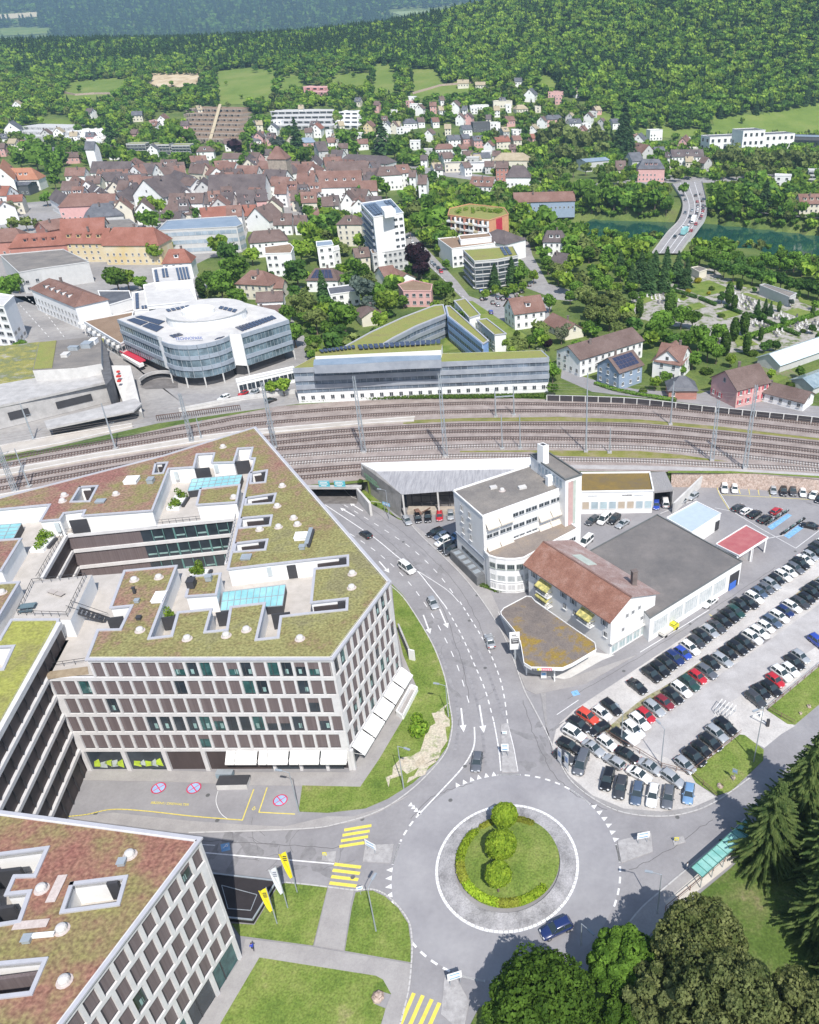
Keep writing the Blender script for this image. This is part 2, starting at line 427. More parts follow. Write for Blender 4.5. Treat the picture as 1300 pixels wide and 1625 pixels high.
mb=MB();strip(mb,weed,1.5,.05);tag(mb.build('verge',mat_multi('weedy_verge',[(.16,.2,.05),(.3,.27,.17),(.42,.38,.3)],.6,fine=.3)),kind='structure')
for pts in ([(612,1236),(640,1206),(672,1192),(684,1160),(692,1128),(708,1118),(713,1140),(709,1176),(690,1205),(652,1226),(640,1222),(618,1250)],[(644,1238),(672,1220),(690,1208),(694,1212),(672,1228),(650,1244)]):
    lawn(pts,.115,dry_m,'dry_soil')
side_m=mat('pavement',(.30,.285,.28),.92,base2=(.36,.345,.335),scale=.3,fine=.06)
def pave(pix,z=.12,name='pavement',m=None): return sheet(name,xy(pix),z,m or side_m,thick=z-.001)
pave([(125,1192),(245,1222),(352,1226),(555,1226),(600,1160),(640,1060),(628,990),(640,1040),(662,1092),(640,1141),(602,1205),(572,1249),(390,1246),(250,1240),(213,1240),(120,1238)],z=.09)
pave([(390,1490),(497,1503),(547,1512),(652,1530),(650,1575),(636,1625),(620,1690),(570,1760),(612,1601),(621,1578),(608,1555),(597,1549),(412,1520),(350,1625),(290,1760),(240,1740),(383,1520)],z=.09)
pave([(522,1408),(562,1413),(556,1441),(546,1509),(499,1501)],z=.091)
pave([(452,1312),(400,1310),(300,1303),(180,1290),(105,1299),(60,1320),(300,1322),(480,1316),(560,1305),(600,1290),(650,1262),(610,1281),(560,1296),(520,1296)],z=.085)
pave([(858,1100),(866,1152),(884,1200),(905,1238),(945,1270),(990,1290),(1050,1296),(1100,1288),(1137,1272),(1137,1266),(1100,1282),(1050,1289),(990,1284),(940,1263),(904,1233),(876,1190),(868,1150),(866,1100)],z=.1,m=asph_w)
pave([(642,822),(668,850),(700,880),(735,915),(770,960),(800,1010),(818,1055),(835,1095),(850,1102),(930,1085),(1010,1040),(975,1052),(900,1078),(858,1080),(836,1050),(800,985),(778,938),(752,915),(735,880),(700,868),(664,838)],z=.1)
pave([(1010,1450),(1060,1405),(1150,1330),(1182,1300),(1200,1310),(1120,1395),(1085,1430),(1040,1475),(990,1525),(970,1500)],z=.1)
# splitter islands
for pts in ([(795,1150),(806,1148),(822,1226),(797,1226)],[(580,1342),(625,1340),(620,1370),(576,1368)],[(512,1354),(534,1351),(532,1369),(511,1366)],[(980,1335),(1033,1322),(1036,1352),(986,1370)],[(1066,1330),(1084,1327),(1088,1337),(1070,1342)],[(706,1548),(722,1548),(745,1590),(735,1640),(700,1610)]):
    sheet('traffic_island',xy(pts),.13,mat('island_paving',(.30,.29,.29),.9,base2=(.42,.41,.41),scale=1.2,fine=.15),thick=.129)
# markings: children of the road
mk=MB();my=MB()
def wl(pix,n=6): return spline([P(x,y)[:2] for x,y in pix],n) if len(pix)>2 else [P(*pix[0])[:2],P(*pix[1])[:2]]
Z1=.018
strip(mk,wl([(516,801),(562,831.5),(596,854.6),(633,885),(661,905),(682,930),(707,962)]),.22,Z1)
strip(mk,wl([(661,905),(691.5,924),(713,939),(728,955)]),.15,Z1)
strip(mk,wl([(531,792),(571.5,816.5),(613,842.6),(654.6,871.5),(693,908),(724,948)]),.16,Z1,1.9,2.6)
strip(mk,wl([(556,847),(598,876),(636,910),(670,951.5),(700,1001),(726,1057),(746,1121)]),.16,Z1,1.9,2.6)
strip(mk,wl([(707,962),(731,1005),(751,1050),(770,1095),(784,1146)]),.2,Z1,1.2,1.0)
strip(mk,wl([(784,1146),(791,1185),(795,1223)]),.2,Z1)
strip(mk,wl([(806,1150),(815,1185),(822,1224)]),.15,Z1)
strip(mk,wl([(730,955),(752,990),(775,1030),(793,1075),(801,1110),(806,1150)]),.2,Z1,1.2,1.0)
strip(mk,wl([(753,1154),(752,1185),(735,1216.5),(704,1251),(668,1289)]),.25,Z1)
strip(mk,wl([(300,1351),(531,1371)]),.2,Z1);strip(mk,wl([(318,1340),(341,1341.5)]),.15,Z1)
# roundabout rings
strip(mk,ringpoly(RC,RR,96)+[ringpoly(RC,RR,96)[0]],.42,Z1)
def arc(c,r,a0,a1,wd=.3,dash=None,gap=0): strip(mk,ringpoly(c,r,40,a0,a1),wd,Z1,dash,gap)
def ang(x,y):
    p=P(x,y);return math.degrees(math.atan2(p.y-OC[1],p.x-OC[0]))%360
def arcp(a,b,dash=None,gap=0,wd=.3):
    a0,a1=ang(*a),ang(*b)
    if (a1-a0)%360>180: a0,a1=a1,a0
    arc(OC,OR,a0,a0+(a1-a0)%360,wd,dash,gap)
arcp((790,1228),(826,1230));arcp((828,1230),(905,1250),.9,.9);arcp((905,1250),(938,1275));arcp((980,1340),(985,1368));arcp((985,1375),(978,1440),1.1,.8)
arcp((668,1291),(634,1335),1.,.8);arcp((632,1338),(621,1372));arcp((632,1440),(650,1470));arcp((650,1472),(722,1535),1.1,.9);arcp((722,1536),(770,1554),None,0)
def teeth(a,b,s=.75,inw=1):
    a0,a1=ang(*a),ang(*b)
    if (a1-a0)%360>180: a0,a1=a1,a0
    n=max(2,int(((a1-a0)%360)*math.pi/180*OR/1.25))
    for i in range(n):
        t=R_(a0+((a1-a0)%360)*(i+.5)/n);r=OR;c,s_=math.cos(t),math.sin(t)
        mk.face([(OC[0]+c*(r-.1)-s_*-.42,OC[1]+s_*(r-.1)+c*-.42,Z1+.002),(OC[0]+c*(r-.1)-s_*.42,OC[1]+s_*(r-.1)+c*.42,Z1+.002),(OC[0]+c*(r+.85),OC[1]+s_*(r+.85),Z1+.002)][::-1] )
teeth((720,1248),(790,1230));teeth((938,1276),(980,1338));teeth((621,1374),(630,1438));teeth((775,1556),(808,1559))
for i in range(4):
    p=P(652+i*4.5,1277+i*4.3);mk.face([(p.x-.4,p.y-.3,Z1),(p.x+.4,p.y-.3,Z1),(p.x,p.y+.5,Z1)])
def arrow(a,b,wd=.28,left=0):
    a=Vector(P(*a)[:2]);b=Vector(P(*b)[:2]);d_=(b-a).normalized();n_=Vector((-d_.y,d_.x));hd=b-d_*1.7
    strip(mk,[a[:],hd[:]],wd,Z1);mk.face([(*(hd-n_*.62),Z1),(*b,Z1),(*(hd+n_*.62),Z1)] if False else [(*(hd+n_*.62),Z1),(*(hd-n_*.62),Z1),(*b,Z1)])
for a,b in [((672,976),(683,1006)),((698,967),(711,997)),((732,1124),(736,1162)),((761,1119),(768,1163)),((602,891),(618,909)),((576,811),(555,798)),((563,819),(540,806)),((696,1030),(712,1052))][:7]: arrow(a,b)
t2_=tl(300,1220,3.25)
for s in [((802,316),(940,293)),((793,343),(931,321)),((785,372),(923,350)),((777,401),(915,380)),((750,492),(886,508)),((742,523),(880,540)),((735,556),(872,572)),((726,589),(863,605)),((1160,1158),(1086,1330)),((1206,1170),(1128,1350)),((1252,1190),(1170,1370)),((1292,1208),(1212,1390))]:
    a,b=t2_(*s[0])[0],t2_(*s[1])[0];strip(my,wl([a,b]),.52,Z1)
strip(my,wl([(105,1296.5),(138,1293),(178,1285),(231,1287.5),(308,1296),(385,1302)]),.16,.096)
strip(my,wl([(385,1302),(403,1253)]),.16,.098);strip(my,wl([(424,1250),(411,1289)]),.16,.02);strip(my,wl([(411,1289),(468,1292)]),.16,.021)
strip(mk,wl([(346,1256),(343,1272),(350,1290),(362,1300)]),.1,.02)
# marked bays near the workshops
for a,b in [((1016,1035),(1090,990)),((1090,990),(1125,968)),((884,1134),(918,1111)),((1140,778),(1160,810)),((1160,810),(1206,838)),((1206,838),(1263,870)),((1263,870),(1300,842)),((1135,806),(1160,811)),((1048,815),(1105,792)),((1216,855),(1262,846))]:
    strip(mk,wl([a,b]),.14,Z1)
for a,b in [((1136,768),(1142,785)),((1142,785),(1158,810)),((1170,769),(1175,784)),((1187,770),(1190,785)),((1202,771),(1205,786)),((1218,771),(1223,789)),((1142,785),(1222,789)),((1222,789),(1290,793)),((1126,975),(1136,982))]:
    strip(my,wl([a,b]),.14,Z1)
bl=MB()
for q in ([(1218,836),(1250,815),(1257,818),(1225,841)],[(1244,850),(1273,829),(1282,833),(1252,855)],[(906,1098),(916,1095),(921,1102),(910,1105)],[(350,1340),(364,1337),(366,1349),(352,1352)]):
    bl.face([(*p,Z1+.004) for p in xy(q)][::-1])
blue_m=mat('blue_paint',(.10,.30,.62),.8,base2=(.30,.50,.70),scale=1.5)
mk.build('white_marking',paint,road);my.build('yellow_marking',ypaint,road);bl.build('blue_marking',blue_m,road)
# painted no-stopping roundels
rd=MB();rb=MB()
for x,y in [(252,1251),(308,1251),(445,1270)]:
    p=P(x,y);a=.024 if x>400 else .098
    rb.face([(p.x+1.0*math.cos(t*math.pi/12),p.y+1.0*math.sin(t*math.pi/12),a) for t in range(24)])
    strip(rd,ringpoly(p,1.08,24)+[ringpoly(p,1.08,24)[0]],.2,a+.004);strip(rd,[(p.x-.7,p.y+.7),(p.x+.7,p.y-.7)],.18,a+.006);strip(rd,[(p.x-.7,p.y-.7),(p.x+.7,p.y+.7)],.14,a+.0075)
rb.build('roundel_blue_field',mat('light_blue_paint',(.30,.45,.68),.8,vary=.1),road);rd.build('roundel_red_ring',mat('red_paint',(.62,.06,.12),.8,vary=.1),road)
def text(s,loc,size,m,parent=None,rot=(0,0,0),name='lettering',ex=.01,sx=1.):
    cu=bpy.data.curves.new(name,'FONT');cu.body=s;cu.size=size;cu.extrude=ex;cu.align_x='CENTER';cu.align_y='CENTER'
    o=bpy.data.objects.new(name,cu);sc.collection.objects.link(o)
    dg=bpy.context.evaluated_depsgraph_get();me=bpy.data.meshes.new_from_object(o.evaluated_get(dg));bpy.data.objects.remove(o)
    me.materials.clear();me.materials.append(m);o=link(name,me,parent);o.location=loc;o.rotation_euler=rot;o.scale=(sx,1,1);return o
p=P(270,1276);q=P(245,1275);r=P(297,1278)
text('BBZENF./ DREIWALTER',(p.x,p.y,.09),.62,ypaint,road,(0,0,math.atan2(r.y-q.y,r.x-q.x)),'painted_lettering',.005)
p=P(358,1344);text('P',(p.x,p.y,.024),1.1,paint,road,(0,0,R_(-20)),'painted_letter',.004)
p=P(403,1283);text('ô',(p.x,p.y,.024),1.1,ypaint,road,(0,0,0),'painted_symbol',.004)
# kerb stones: pale lines along the edges of roads
kb=MB()
for pts in ([(536,760),(560,790),(612,800),(642,822),(668,850),(700,880),(735,915),(770,960),(800,1010),(818,1055),(832,1095),(845,1120),(866,1160),(884,1200),(905,1238),(945,1270),(990,1290),(1050,1296),(1100,1288),(1140,1270),(1190,1235)],[(618,928),(640,948),(668,990),(690,1030),(706,1075),(714,1120),(718,1150),(711,1186),(691,1216),(650,1256),(600,1288),(540,1307),(480,1316),(300,1322)],[(441,1406),(453,1401),(520,1408),(562,1413),(592,1412),(613,1421),(634,1441),(650,1466),(654,1497),(653,1530),(648,1575),(634,1630)],[(960,1520),(1010,1450),(1060,1405),(1150,1330),(1182,1300)]):
    strip(kb,wl(pts,5),.22,.128)
tag(kb.build('kerb',mat('kerb_stone',(.48,.47,.46),.85,vary=.08)),kind='structure')
# drains, manholes, oil stains and tyre tracks on the asphalt
dr=MB()
for x,y in [(862,1072),(878,1064),(888,1056),(903,1053),(700,1160),(738,1216),(1075,1297),(757,945),(790,940),(990,1065),(640,860),(430,1015),(663,840),(715,1270),(770,1060),(1095,990),(1140,968),(1262,875),(345,1302),(152,1291),(330,1262),(575,1300),(880,1330),(560,1392),(745,985)]:
    p=P(x,y);r=.8 if (860<x<905 and y>1050) else .35
    dr.face([(p.x+r*math.cos(t*math.pi/7),p.y+r*math.sin(t*math.pi/7),.0232 if y<1250 or x>500 else .02) for t in range(14)])
tag(dr.build('manhole_covers',mat('cast_iron',(.12,.12,.12),.7,vary=.2)),kind='structure')
st=MB()
for k in range(46):
    x,y=rnd.choice([(rnd.uniform(560,760),rnd.uniform(820,1190)),(rnd.uniform(880,1290),rnd.uniform(790,1050)),(rnd.uniform(300,560),rnd.uniform(1310,1400)),(rnd.uniform(820,960),rnd.uniform(1100,1230))]);p=P(x,y)
    L,wd,a=rnd.uniform(1,6),rnd.uniform(.5,2.2),rnd.uniform(0,3)
    pts=[];ph=rnd.random()*9
    for t in range(14):
        th=t/14*2*math.pi;rr=1+.3*math.sin(th*3+ph)+.15*math.sin(th*5+ph*2);u,v_=L*rr*math.cos(th)/2,wd*rr*math.sin(th)/2
        pts.append((p.x+u*math.cos(a)-v_*math.sin(a),p.y+u*math.sin(a)+v_*math.cos(a),.0125+k*.00007))
    st.face(pts)
tag(st.build('asphalt_patches',mat('repair_patch',(.19,.185,.19),.95,base2=(.26,.255,.26),scale=.8)),kind='structure')
sm_=MB()
for pix in ([(540,800),(600,845),(650,890),(690,940),(716,1000),(735,1060),(745,1110)],[(560,790),(620,830),(680,880),(730,935),(760,990),(782,1050)],[(300,1333),(400,1338),(520,1345),(570,1340)],[(900,1110),(1010,1045),(1120,975),(1230,900)],[(830,1110),(846,1160),(870,1215),(905,1255),(960,1285)],[(1000,1380),(1060,1350),(1130,1300)],[(652,1300),(690,1262),(750,1243)]):
    pts=[(a+rnd.gauss(0,.12),b+rnd.gauss(0,.12)) for a,b in wl(pix,9)];strip(sm_,pts,.09,.0168)
for k in range(30):
    x,y=rnd.choice([(rnd.uniform(600,760),rnd.uniform(860,1190)),(rnd.uniform(880,1250),rnd.uniform(800,1000)),(rnd.uniform(300,560),rnd.uniform(1315,1395))]);p=P(x,y);a=rnd.random()*3;pts=[(p.x,p.y)]
    for j in range(6): a+=rnd.gauss(0,.35);pts.append((pts[-1][0]+math.cos(a)*.8,pts[-1][1]+math.sin(a)*.8))
    strip(sm_,pts,.05,.0165)
tag(sm_.build('asphalt_seams',mat('bitumen_seam',(.12,.115,.12),.8,vary=.1)),kind='structure')
tk=MB()
for dr_ in ():
    r_=(OR+RR)/2+dr_-.6;strip(tk,ringpoly((OC[0],OC[1]),r_,60)+[ringpoly((OC[0],OC[1]),r_,60)[0]],.5,.0142)
for pix in ([(548,806),(600,842),(650,884),(690,925)],[(566,802),(620,838),(668,876),(706,914)],[(676,990),(702,1045),(722,1105),(728,1150),(722,1190)],[(712,1005),(738,1060),(756,1110),(766,1165),(770,1215)],[(748,1010),(772,1060),(790,1110),(802,1140)]):
    strip(tk,wl(pix,6),.55,.0144)
tag(tk.build('tyre_tracks',mat('polished_track',(.228,.222,.232),.8,base2=(.308,.302,.312),scale=.25,fine=.05)),kind='structure')
# underpass mouth with tunnel
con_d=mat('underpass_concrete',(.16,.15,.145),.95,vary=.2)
yf=E((PORT[0]+PORT[1])/2)
mb=MB()
x0,x1=PORT
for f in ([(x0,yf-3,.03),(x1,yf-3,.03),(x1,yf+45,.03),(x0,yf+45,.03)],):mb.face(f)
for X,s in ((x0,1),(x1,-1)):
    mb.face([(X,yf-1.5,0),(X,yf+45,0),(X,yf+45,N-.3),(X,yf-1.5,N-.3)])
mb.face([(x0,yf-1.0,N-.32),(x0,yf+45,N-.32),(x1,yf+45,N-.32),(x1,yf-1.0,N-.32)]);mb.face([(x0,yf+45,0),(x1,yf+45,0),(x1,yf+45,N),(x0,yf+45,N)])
tn=empty('underpass',((x0+x1)/2,yf,0),0,'dark road underpass mouth beneath the railway, left of the grey hangar','underpass')
o=mb.build('tunnel_lining',con_d);o.parent=tn;o.matrix_parent_inverse=tn.matrix_world.inverted() if False else Matrix.Translation(-Vector(tn.location))
def adopt(o,par): o.parent=par;o.location=Vector(o.location)-Vector(par.location);return o
o.matrix_parent_inverse=Matrix.Identity(4);o.location=-Vector(tn.location)
def B(mb,name,m,par,**k):
    """build in world coordinates under an (unrotated) parent Empty"""
    return mb.build(name,m,par,loc=None,**k) if False else _B(mb,name,m,par,**k)
def _B(mb,name,m,par,smooth=False):
    L=par.location;mb.v=[(x-L.x,y-L.y,z-L.z) for x,y,z in mb.v];return mb.build(name,m,par,smooth=smooth)
m2=MB();m2.box(((x0+x1)/2,yf-1.2,N-.1),(x1-x0+3,1.0,.75));_B(m2,'portal_beam',concrete,tn)
m2=MB();m2.prism([(x1,yf-1.5),(x1+.6,yf-1.5),(x1+5.5,yf-9),(x1+5,yf-9.4)],0,N-.2);_B(m2,'wing_wall',pale_con,tn);m2=MB();m2.prism([(x0,yf-1.5),(x0-.6,yf-1.5),(x0-5,yf-10),(x0-4.2,yf-10)],0,N-.2);_B(m2,'wing_wall',pale_con,tn)
for k,(x,y) in enumerate([(516,765),(541,764)]):
    p=P(x,y,N+1.2);g=empty('road_sign',(p.x,yf-1.75,N+1.2),0,['blue-green direction sign over the underpass mouth, the left one','blue-green direction sign over the underpass mouth, the right one'][k],'road sign')
    m3=MB();m3.box((0,0,0),(2.9,.12,1.9));m3.build('sign_plate',mat('sign_teal',(.10,.42,.50),.5,vary=.05),g)
    m3=MB()
    for zz,ww in ((.5,1.9),(0,2.2),(-.5,1.4)): m3.box((-.15,-.08,zz),(ww,.03,.22))
    m3.box((0,-.07,.88),(2.9,.03,.07));m3.box((0,-.07,-.88),(2.9,.03,.07));m3.build('sign_lettering',paint,g)
    m3=MB();m3.box((0,.3,-.7),(.12,.4,2.0));m3.build('bracket',metal,g)
# ---------------------------------------------------------------- river
wm=mat('river_water',(.012,.06,.048),.08,base2=(.02,.085,.065),scale=.05,spec=.5,bump=.12)
wp=[]
rp=[Vector((q.x,q.y)) for q in RIV]
def off(i,s):
    a=rp[max(0,i-1)];b=rp[min(len(rp)-1,i+1)];d_=(b-a).normalized();return rp[i]+Vector((-d_.y,d_.x))*s
wp=[off(i,50) for i in range(len(rp))]+[off(i,-50) for i in range(len(rp))][::-1]
sheet('water',[(q.x,q.y) for q in wp],-5.,wm)
# ================================================================ railway
ballast=mat('ballast',(.26,.215,.195),.97,base2=(.36,.31,.285),scale=.25,fine=.18)
bal_l=mat('pale_ballast',(.36,.34,.335),.97,base2=(.46,.44,.43),scale=.3,fine=.15)
back=[P(x,y,N) for x,y in [(-300,770),(0,735),(60,722),(170,700),(280,675),(390,655),(440,645),(560,636),(690,632),(815,632),(870,634),(990,640),(1133,650),(1300,668),(1500,695)]]
rb_=[(q.x,q.y) for q in back]
front=[(x,E(x)+.01) for x in [q.x for q in back][::-1]]
sheet('railway_bed',rb_+front,N+.05,ballast)
TR=[[( -200,766),(0,729),(165,702),(325,674),(400,661),(560,648),(725,641),(815,641),(1015,646),(1133,656),(1300,674),(1450,694)],
[( -200,778),(0,740),(325,686),(400,674),(575,660),(725,654),(890,652.5),(1015,657.5),(1133,668),(1300,686),(1450,706)],
[( -200,805),(0,765),(160,736),(325,709),(425,695),(575,682),(725,675),(890,673),(1015,676),(1133,687),(1300,705),(1450,726)],
[( -200,816),(0,776),(160,747),(325,719),(447,702.5),(575,691),(725,685),(890,685),(1015,689),(1133,699),(1300,717),(1450,738)],
[(380,718),(445,712.5),(575,704),(725,697),(840,696),(1015,700),(1133,709),(1300,727),(1450,748)],
[(380,732),(452,725),(575,716),(725,709),(840,707.5),(1015,711),(1133,720),(1300,739),(1450,762)],
[(400,743),(462,736),(575,729),(725,724),(840,724),(890,729),(1015,731.5),(1157,739),(1300,746.5),(1450,765)],
[(420,753),(472,747.5),(572,740),(640,736)],
[(430,763),(482,758),(572,751),(640,746)]]
rust=mat('rusty_sleeper_brown',(.13,.085,.07),.9,vary=.2);steel=mat('rail_steel',(.22,.19,.18),.45,metal=.5,vary=.1);csl=mat('concrete_sleeper',(.5,.48,.46),.9,vary=.1)
for k,tr in enumerate(TR):
    pts=[Vector((*q,0)) for q in spline([P(x,y,N)[:2] for x,y in tr],8)]
    root=empty('railway_track',(pts[len(pts)//2].x,pts[len(pts)//2].y,N),0,['outermost railway track, running beside the dark noise barrier','second railway track from the noise barrier, paired with the outermost one','third railway track, just on the near side of the long grass strip','fourth railway track from the noise barrier, brown sleepers','fifth railway track from the noise barrier, narrow-looking sidings line','sixth railway track, with white concrete sleepers on the right','seventh railway track, passing right behind the white hangar wall','short siding ending behind the hangar, the farther of two','short siding ending behind the hangar, nearest the underpass mouth'][k],'railway track')
    sl=MB();r1=MB();r2=MB();run=0.
    for a,b in zip(pts,pts[1:]):
        d_=b-a;L=d_.length;u=d_/L;n_=Vector((-u.y,u.x,0));t=-run%.8;yaw=math.atan2(u.y,u.x)
        while t<L:
            c=a+u*t;sl.box((c.x,c.y,N+.13),(.30,2.5,.14),yaw);t+=.8
        run+=L
        for r,mbb in ((.75,r1),(-.75,r2)):
            p,q=a+n_*r,b+n_*r;mbb.bar((p.x,p.y,N+.28),(q.x,q.y,N+.28),.13,.17)
    _B(sl,'sleepers',csl if k in(5,6) else rust,root);_B(r1,'rail',steel,root);_B(r2,'rail',steel,root)
sheet('track_verge',xy([(640,668),(730,664),(890,662),(1015,666),(1150,678),(1300,696),(1400,708),(1400,716),(1300,703),(1150,684),(1015,671),(890,668),(730,668),(640,672)][:7],N)+xy([(1400,714),(1300,699),(1150,683),(1015,671),(890,668.5),(730,668.5),(640,673)],N),N+.09,mat_multi('rail_verge',[(.12,.15,.03),(.22,.22,.06),(.3,.25,.15)],.2))
sheet('grass_verge',xy([(730,716),(840,715),(1015,716),(1080,722),(1157,733),(1080,728),(1015,727),(890,724),(840,717.5),(730,718)],N),N+.09,MATS['rail_verge'])
sheet('cable_strip',xy([(880,738),(1015,739),(1157,744),(1300,752),(1440,769),(1440,773),(1300,756),(1157,748),(1015,746),(890,744)],N),N+.1,bal_l)
sheet('grass_bank',xy([(1060,748),(1157,748),(1300,756),(1440,773),(1440,777),(1300,759),(1200,752),(1060,751)],N),N+.13,lawn_m)
plat_m=mat('platform_slab',(.46,.42,.37),.9,base2=(.54,.50,.45),scale=.25,fine=.04)
for k,(pix,lb) in enumerate([([(-200,788),(0,747),(160,719),(325,692),(400,683),(575,668),(659,662),(657,670),(575,675),(425,690),(325,702),(160,728),(0,758),(-200,797)],'long sandy island platform between the two pairs of tracks'),([(-200,752),(0,708),(100,690),(210,673),(211,679),(100,705),(0,724),(-200,761)],'sandy side platform nearest the concrete station block'),([(-200,830),(0,786),(160,757),(290,735),(330,727),(330,731),(160,765),(0,797),(-200,842)],'narrow pale platform edge beside the campus sedum roof')]):
    pl=empty('platform',(P(*pix[2],N).x,P(*pix[2],N).y,N),0,lb,'platform')
    m3=MB();m3.prism(xy(pix,N),N,N+.45);_B(m3,'slab',plat_m,pl)
    m3=MB();ed=xy(pix[:len(pix)//2],N);strip(m3,[ (a,b-.6) for a,b in ed],.25,N+.46);ed=xy(pix[len(pix)//2:],N);strip(m3,[(a,b+.6) for a,b in ed],.25,N+.46);_B(m3,'edge_line',paint,pl)
# noise barrier
nb=spline([P(x,y,N)[:2] for x,y in [(868,636),(940,638),(1015,642),(1133,655),(1300,672),(1450,692)]],8)
root=empty('noise_barrier',(*nb[0],N),0,'long low dark noise barrier with pale posts beside the outermost track','barrier')
m3=MB();po=MB();cp_=MB();run=0;L0=0
for a,b in zip(nb,nb[1:]):
    m3.bar((*a,N+1.0),(*b,N+1.0),.18,1.9);cp_.bar((*a,N+2.02),(*b,N+2.02),.3,.12)
    L=math.hypot(b[0]-a[0],b[1]-a[1]);u=((b[0]-a[0])/L,(b[1]-a[1])/L);t=-L0%4.2
    while t<L: po=MB();po.box((a[0]+u[0]*t,a[1]+u[1]*t-.12,N+1.),(.3,.3,2.15));_B(po,'post',pale_con,root);t+=4.2
    L0+=L
_B(m3,'panels',mat('charcoal_panel',(.055,.05,.055),.8,vary=.15),root);_B(cp_,'coping',pale_con,root)
# retaining wall of rough stone by the right-hand car park
rs=MB();ws=[P(x,y,0)[:2] for x,y in [(1061,786)]]
st_m=mat_multi('rough_stone',[(.28,.2,.16),(.42,.33,.28),(.5,.42,.37)],1.2,fine=.3,fscale=3)
pts=[(x,E(x)) for x in [ET[8][0]+1+i*4 for i in range(24)]]
for a,b in zip(pts,pts[1:]):
    rs.face([(a[0],a[1]-1.3,0),(b[0],b[1]-1.3,0),(b[0],b[1]-.3,N+.06),(a[0],a[1]-.3,N+.06)])
o=rs.build('stone_slope',st_m);tag(o,kind='structure')
def concwall(name,pts,z0,z1,th,m,label,cat='wall'):
    mbw=MB()
    for a,b in zip(pts,pts[1:]):
        mbw.bar((a[0],a[1],(z0+z1)/2),(b[0],b[1],(z0+z1)/2),th,z1-z0)
    c=pts[0];mbw.v=[(x-c[0],y-c[1],z-z0) for x,y,z in mbw.v];o=mbw.build(name,m,loc=None);o.location=(c[0],c[1],z0);return tag(o,label,cat)
concwall('retaining_wall',[P(1068,815)[:2],P(1118,766)[:2],P(1136,770)[:2]],0,3.2,.5,pale_con,'bright concrete retaining wall slanting behind two silver parked cars')
# ================================================================ campus buildings
LV=[25.06,21.29,17.53,13.51,9.36,5.37,0.]
Rz=LV[0];Tz=LV[1]
frame_m=mat('pale_facade_concrete',(.56,.55,.545),.85,base2=(.64,.63,.625),scale=.6,fine=.04)
rim_m=mat('parapet_metal',(.46,.46,.49),.5,vary=.05,metal=.1)
blind_m=mat('brown_blind_fabric',(.125,.098,.098),.85,base2=(.17,.138,.138),scale=.5,stretch=(8,8,.1))
terr_m=mat('terrace_slabs',(.42,.39,.355),.9,base2=(.50,.465,.43),scale=.5,fine=.06)
awn_m=mat('white_awning_cloth',(.80,.79,.77),.8,vary=.02)
core_m=mat('dark_core',(.06,.05,.05),.8,vary=.1)
def facade(root,a,b,levels,n,phase=0.5,wf=.70,seed=0,dep=.42,openf=.3,first=0,skipfirst=0,maxw=100,glassrow=()):
    """frame of beams and piers with recessed windows from a to b (outward to the right of a->b)"""
    rg=random.Random(seed);a=Vector(a[:2]);b=Vector(b[:2]);u=(b-a);L=u.length;u/=L;nn=Vector((u.y,-u.x));yaw=math.atan2(u.y,u.x)
    mod=L/n;fr=MB();ct=0
    def bx(s0,s1,z0,z1,d0,d1,mbx):
        c=a+u*((s0+s1)/2)+nn*((d0+d1)/2);mbx.box((c.x,c.y,(z0+z1)/2),(s1-s0,abs(d1-d0),z1-z0),yaw)
    bh=.66
    for r in range(len(levels)-1):
        z1,z0=levels[r],levels[r+1]
        bx(0,L,z1-bh,z1 if r else z1+.02,-dep,0.,fr)
        sh=phase*(r%2)*mod
        wins=[];s=sh-mod
        while s<L-.05:
            w0,w1=s+mod*(1-wf)/2,s+mod*(1+wf)/2
            if w1>.9 and w0<L-.9: wins.append((max(.35,w0),min(L-.35,w1)))
            s+=mod
        prev=0.
        for k,(w0,w1) in enumerate(wins):
            bx(prev,w0,z0+.0,z1-bh,-dep+.01,-.012,fr);prev=w1
            wm_=MB();cz=(z0+z1-bh)/2;c=a+u*((w0+w1)/2)+nn*(-dep*.8)
            op=rg.random()<openf or (r in glassrow and .25<k/len(wins)<.85) 
            if ct>=maxw: continue
            ct+=1;W=w1-w0;Hh=z1-bh-z0
            wroot=None
            if op:
                part=rg.choice([0,0,.35,.5])
                wm_.cur=0;wm_.box((0,0,0),(W,.06,Hh));wm_.cur=1
                wm_.box((W*.16 if rg.random()<.5 else -W*.16,-.05,0),(.1,.06,Hh));wm_.box((0,-.05,-Hh/2+.12),(W,.06,.2))
                if rg.random()<.6: wm_.cur=2;wm_.box((W*rg.uniform(-.25,.25),-.05,-Hh*.18),(W*.28,.03,Hh*.3))
                if part: wm_.cur=3;wm_.box((0,-.12,Hh/2-Hh*part/2),(W,.05,Hh*part))
                o=wm_.build('window',[glass_t if rg.random()<.3 else glass,dark,mat('office_interior',(.25,.38,.36),.7,vary=.3),blind_m],root)
            else:
                wm_.box((0,0,0),(W,.08,Hh));wm_.cur=1;wm_.box((0,-.06,-Hh/2+.06),(W,.05,.12))
                o=wm_.build('blind_panel',[blind_m,dark],root)
            o.location=(c.x-root.location.x,c.y-root.location.y,cz-root.location.z);o.rotation_euler=(0,0,yaw)
        bx(prev,L,z0,z1-bh,-dep+.01,-.012,fr)
    _B(fr,'facade_frame',frame_m,root)
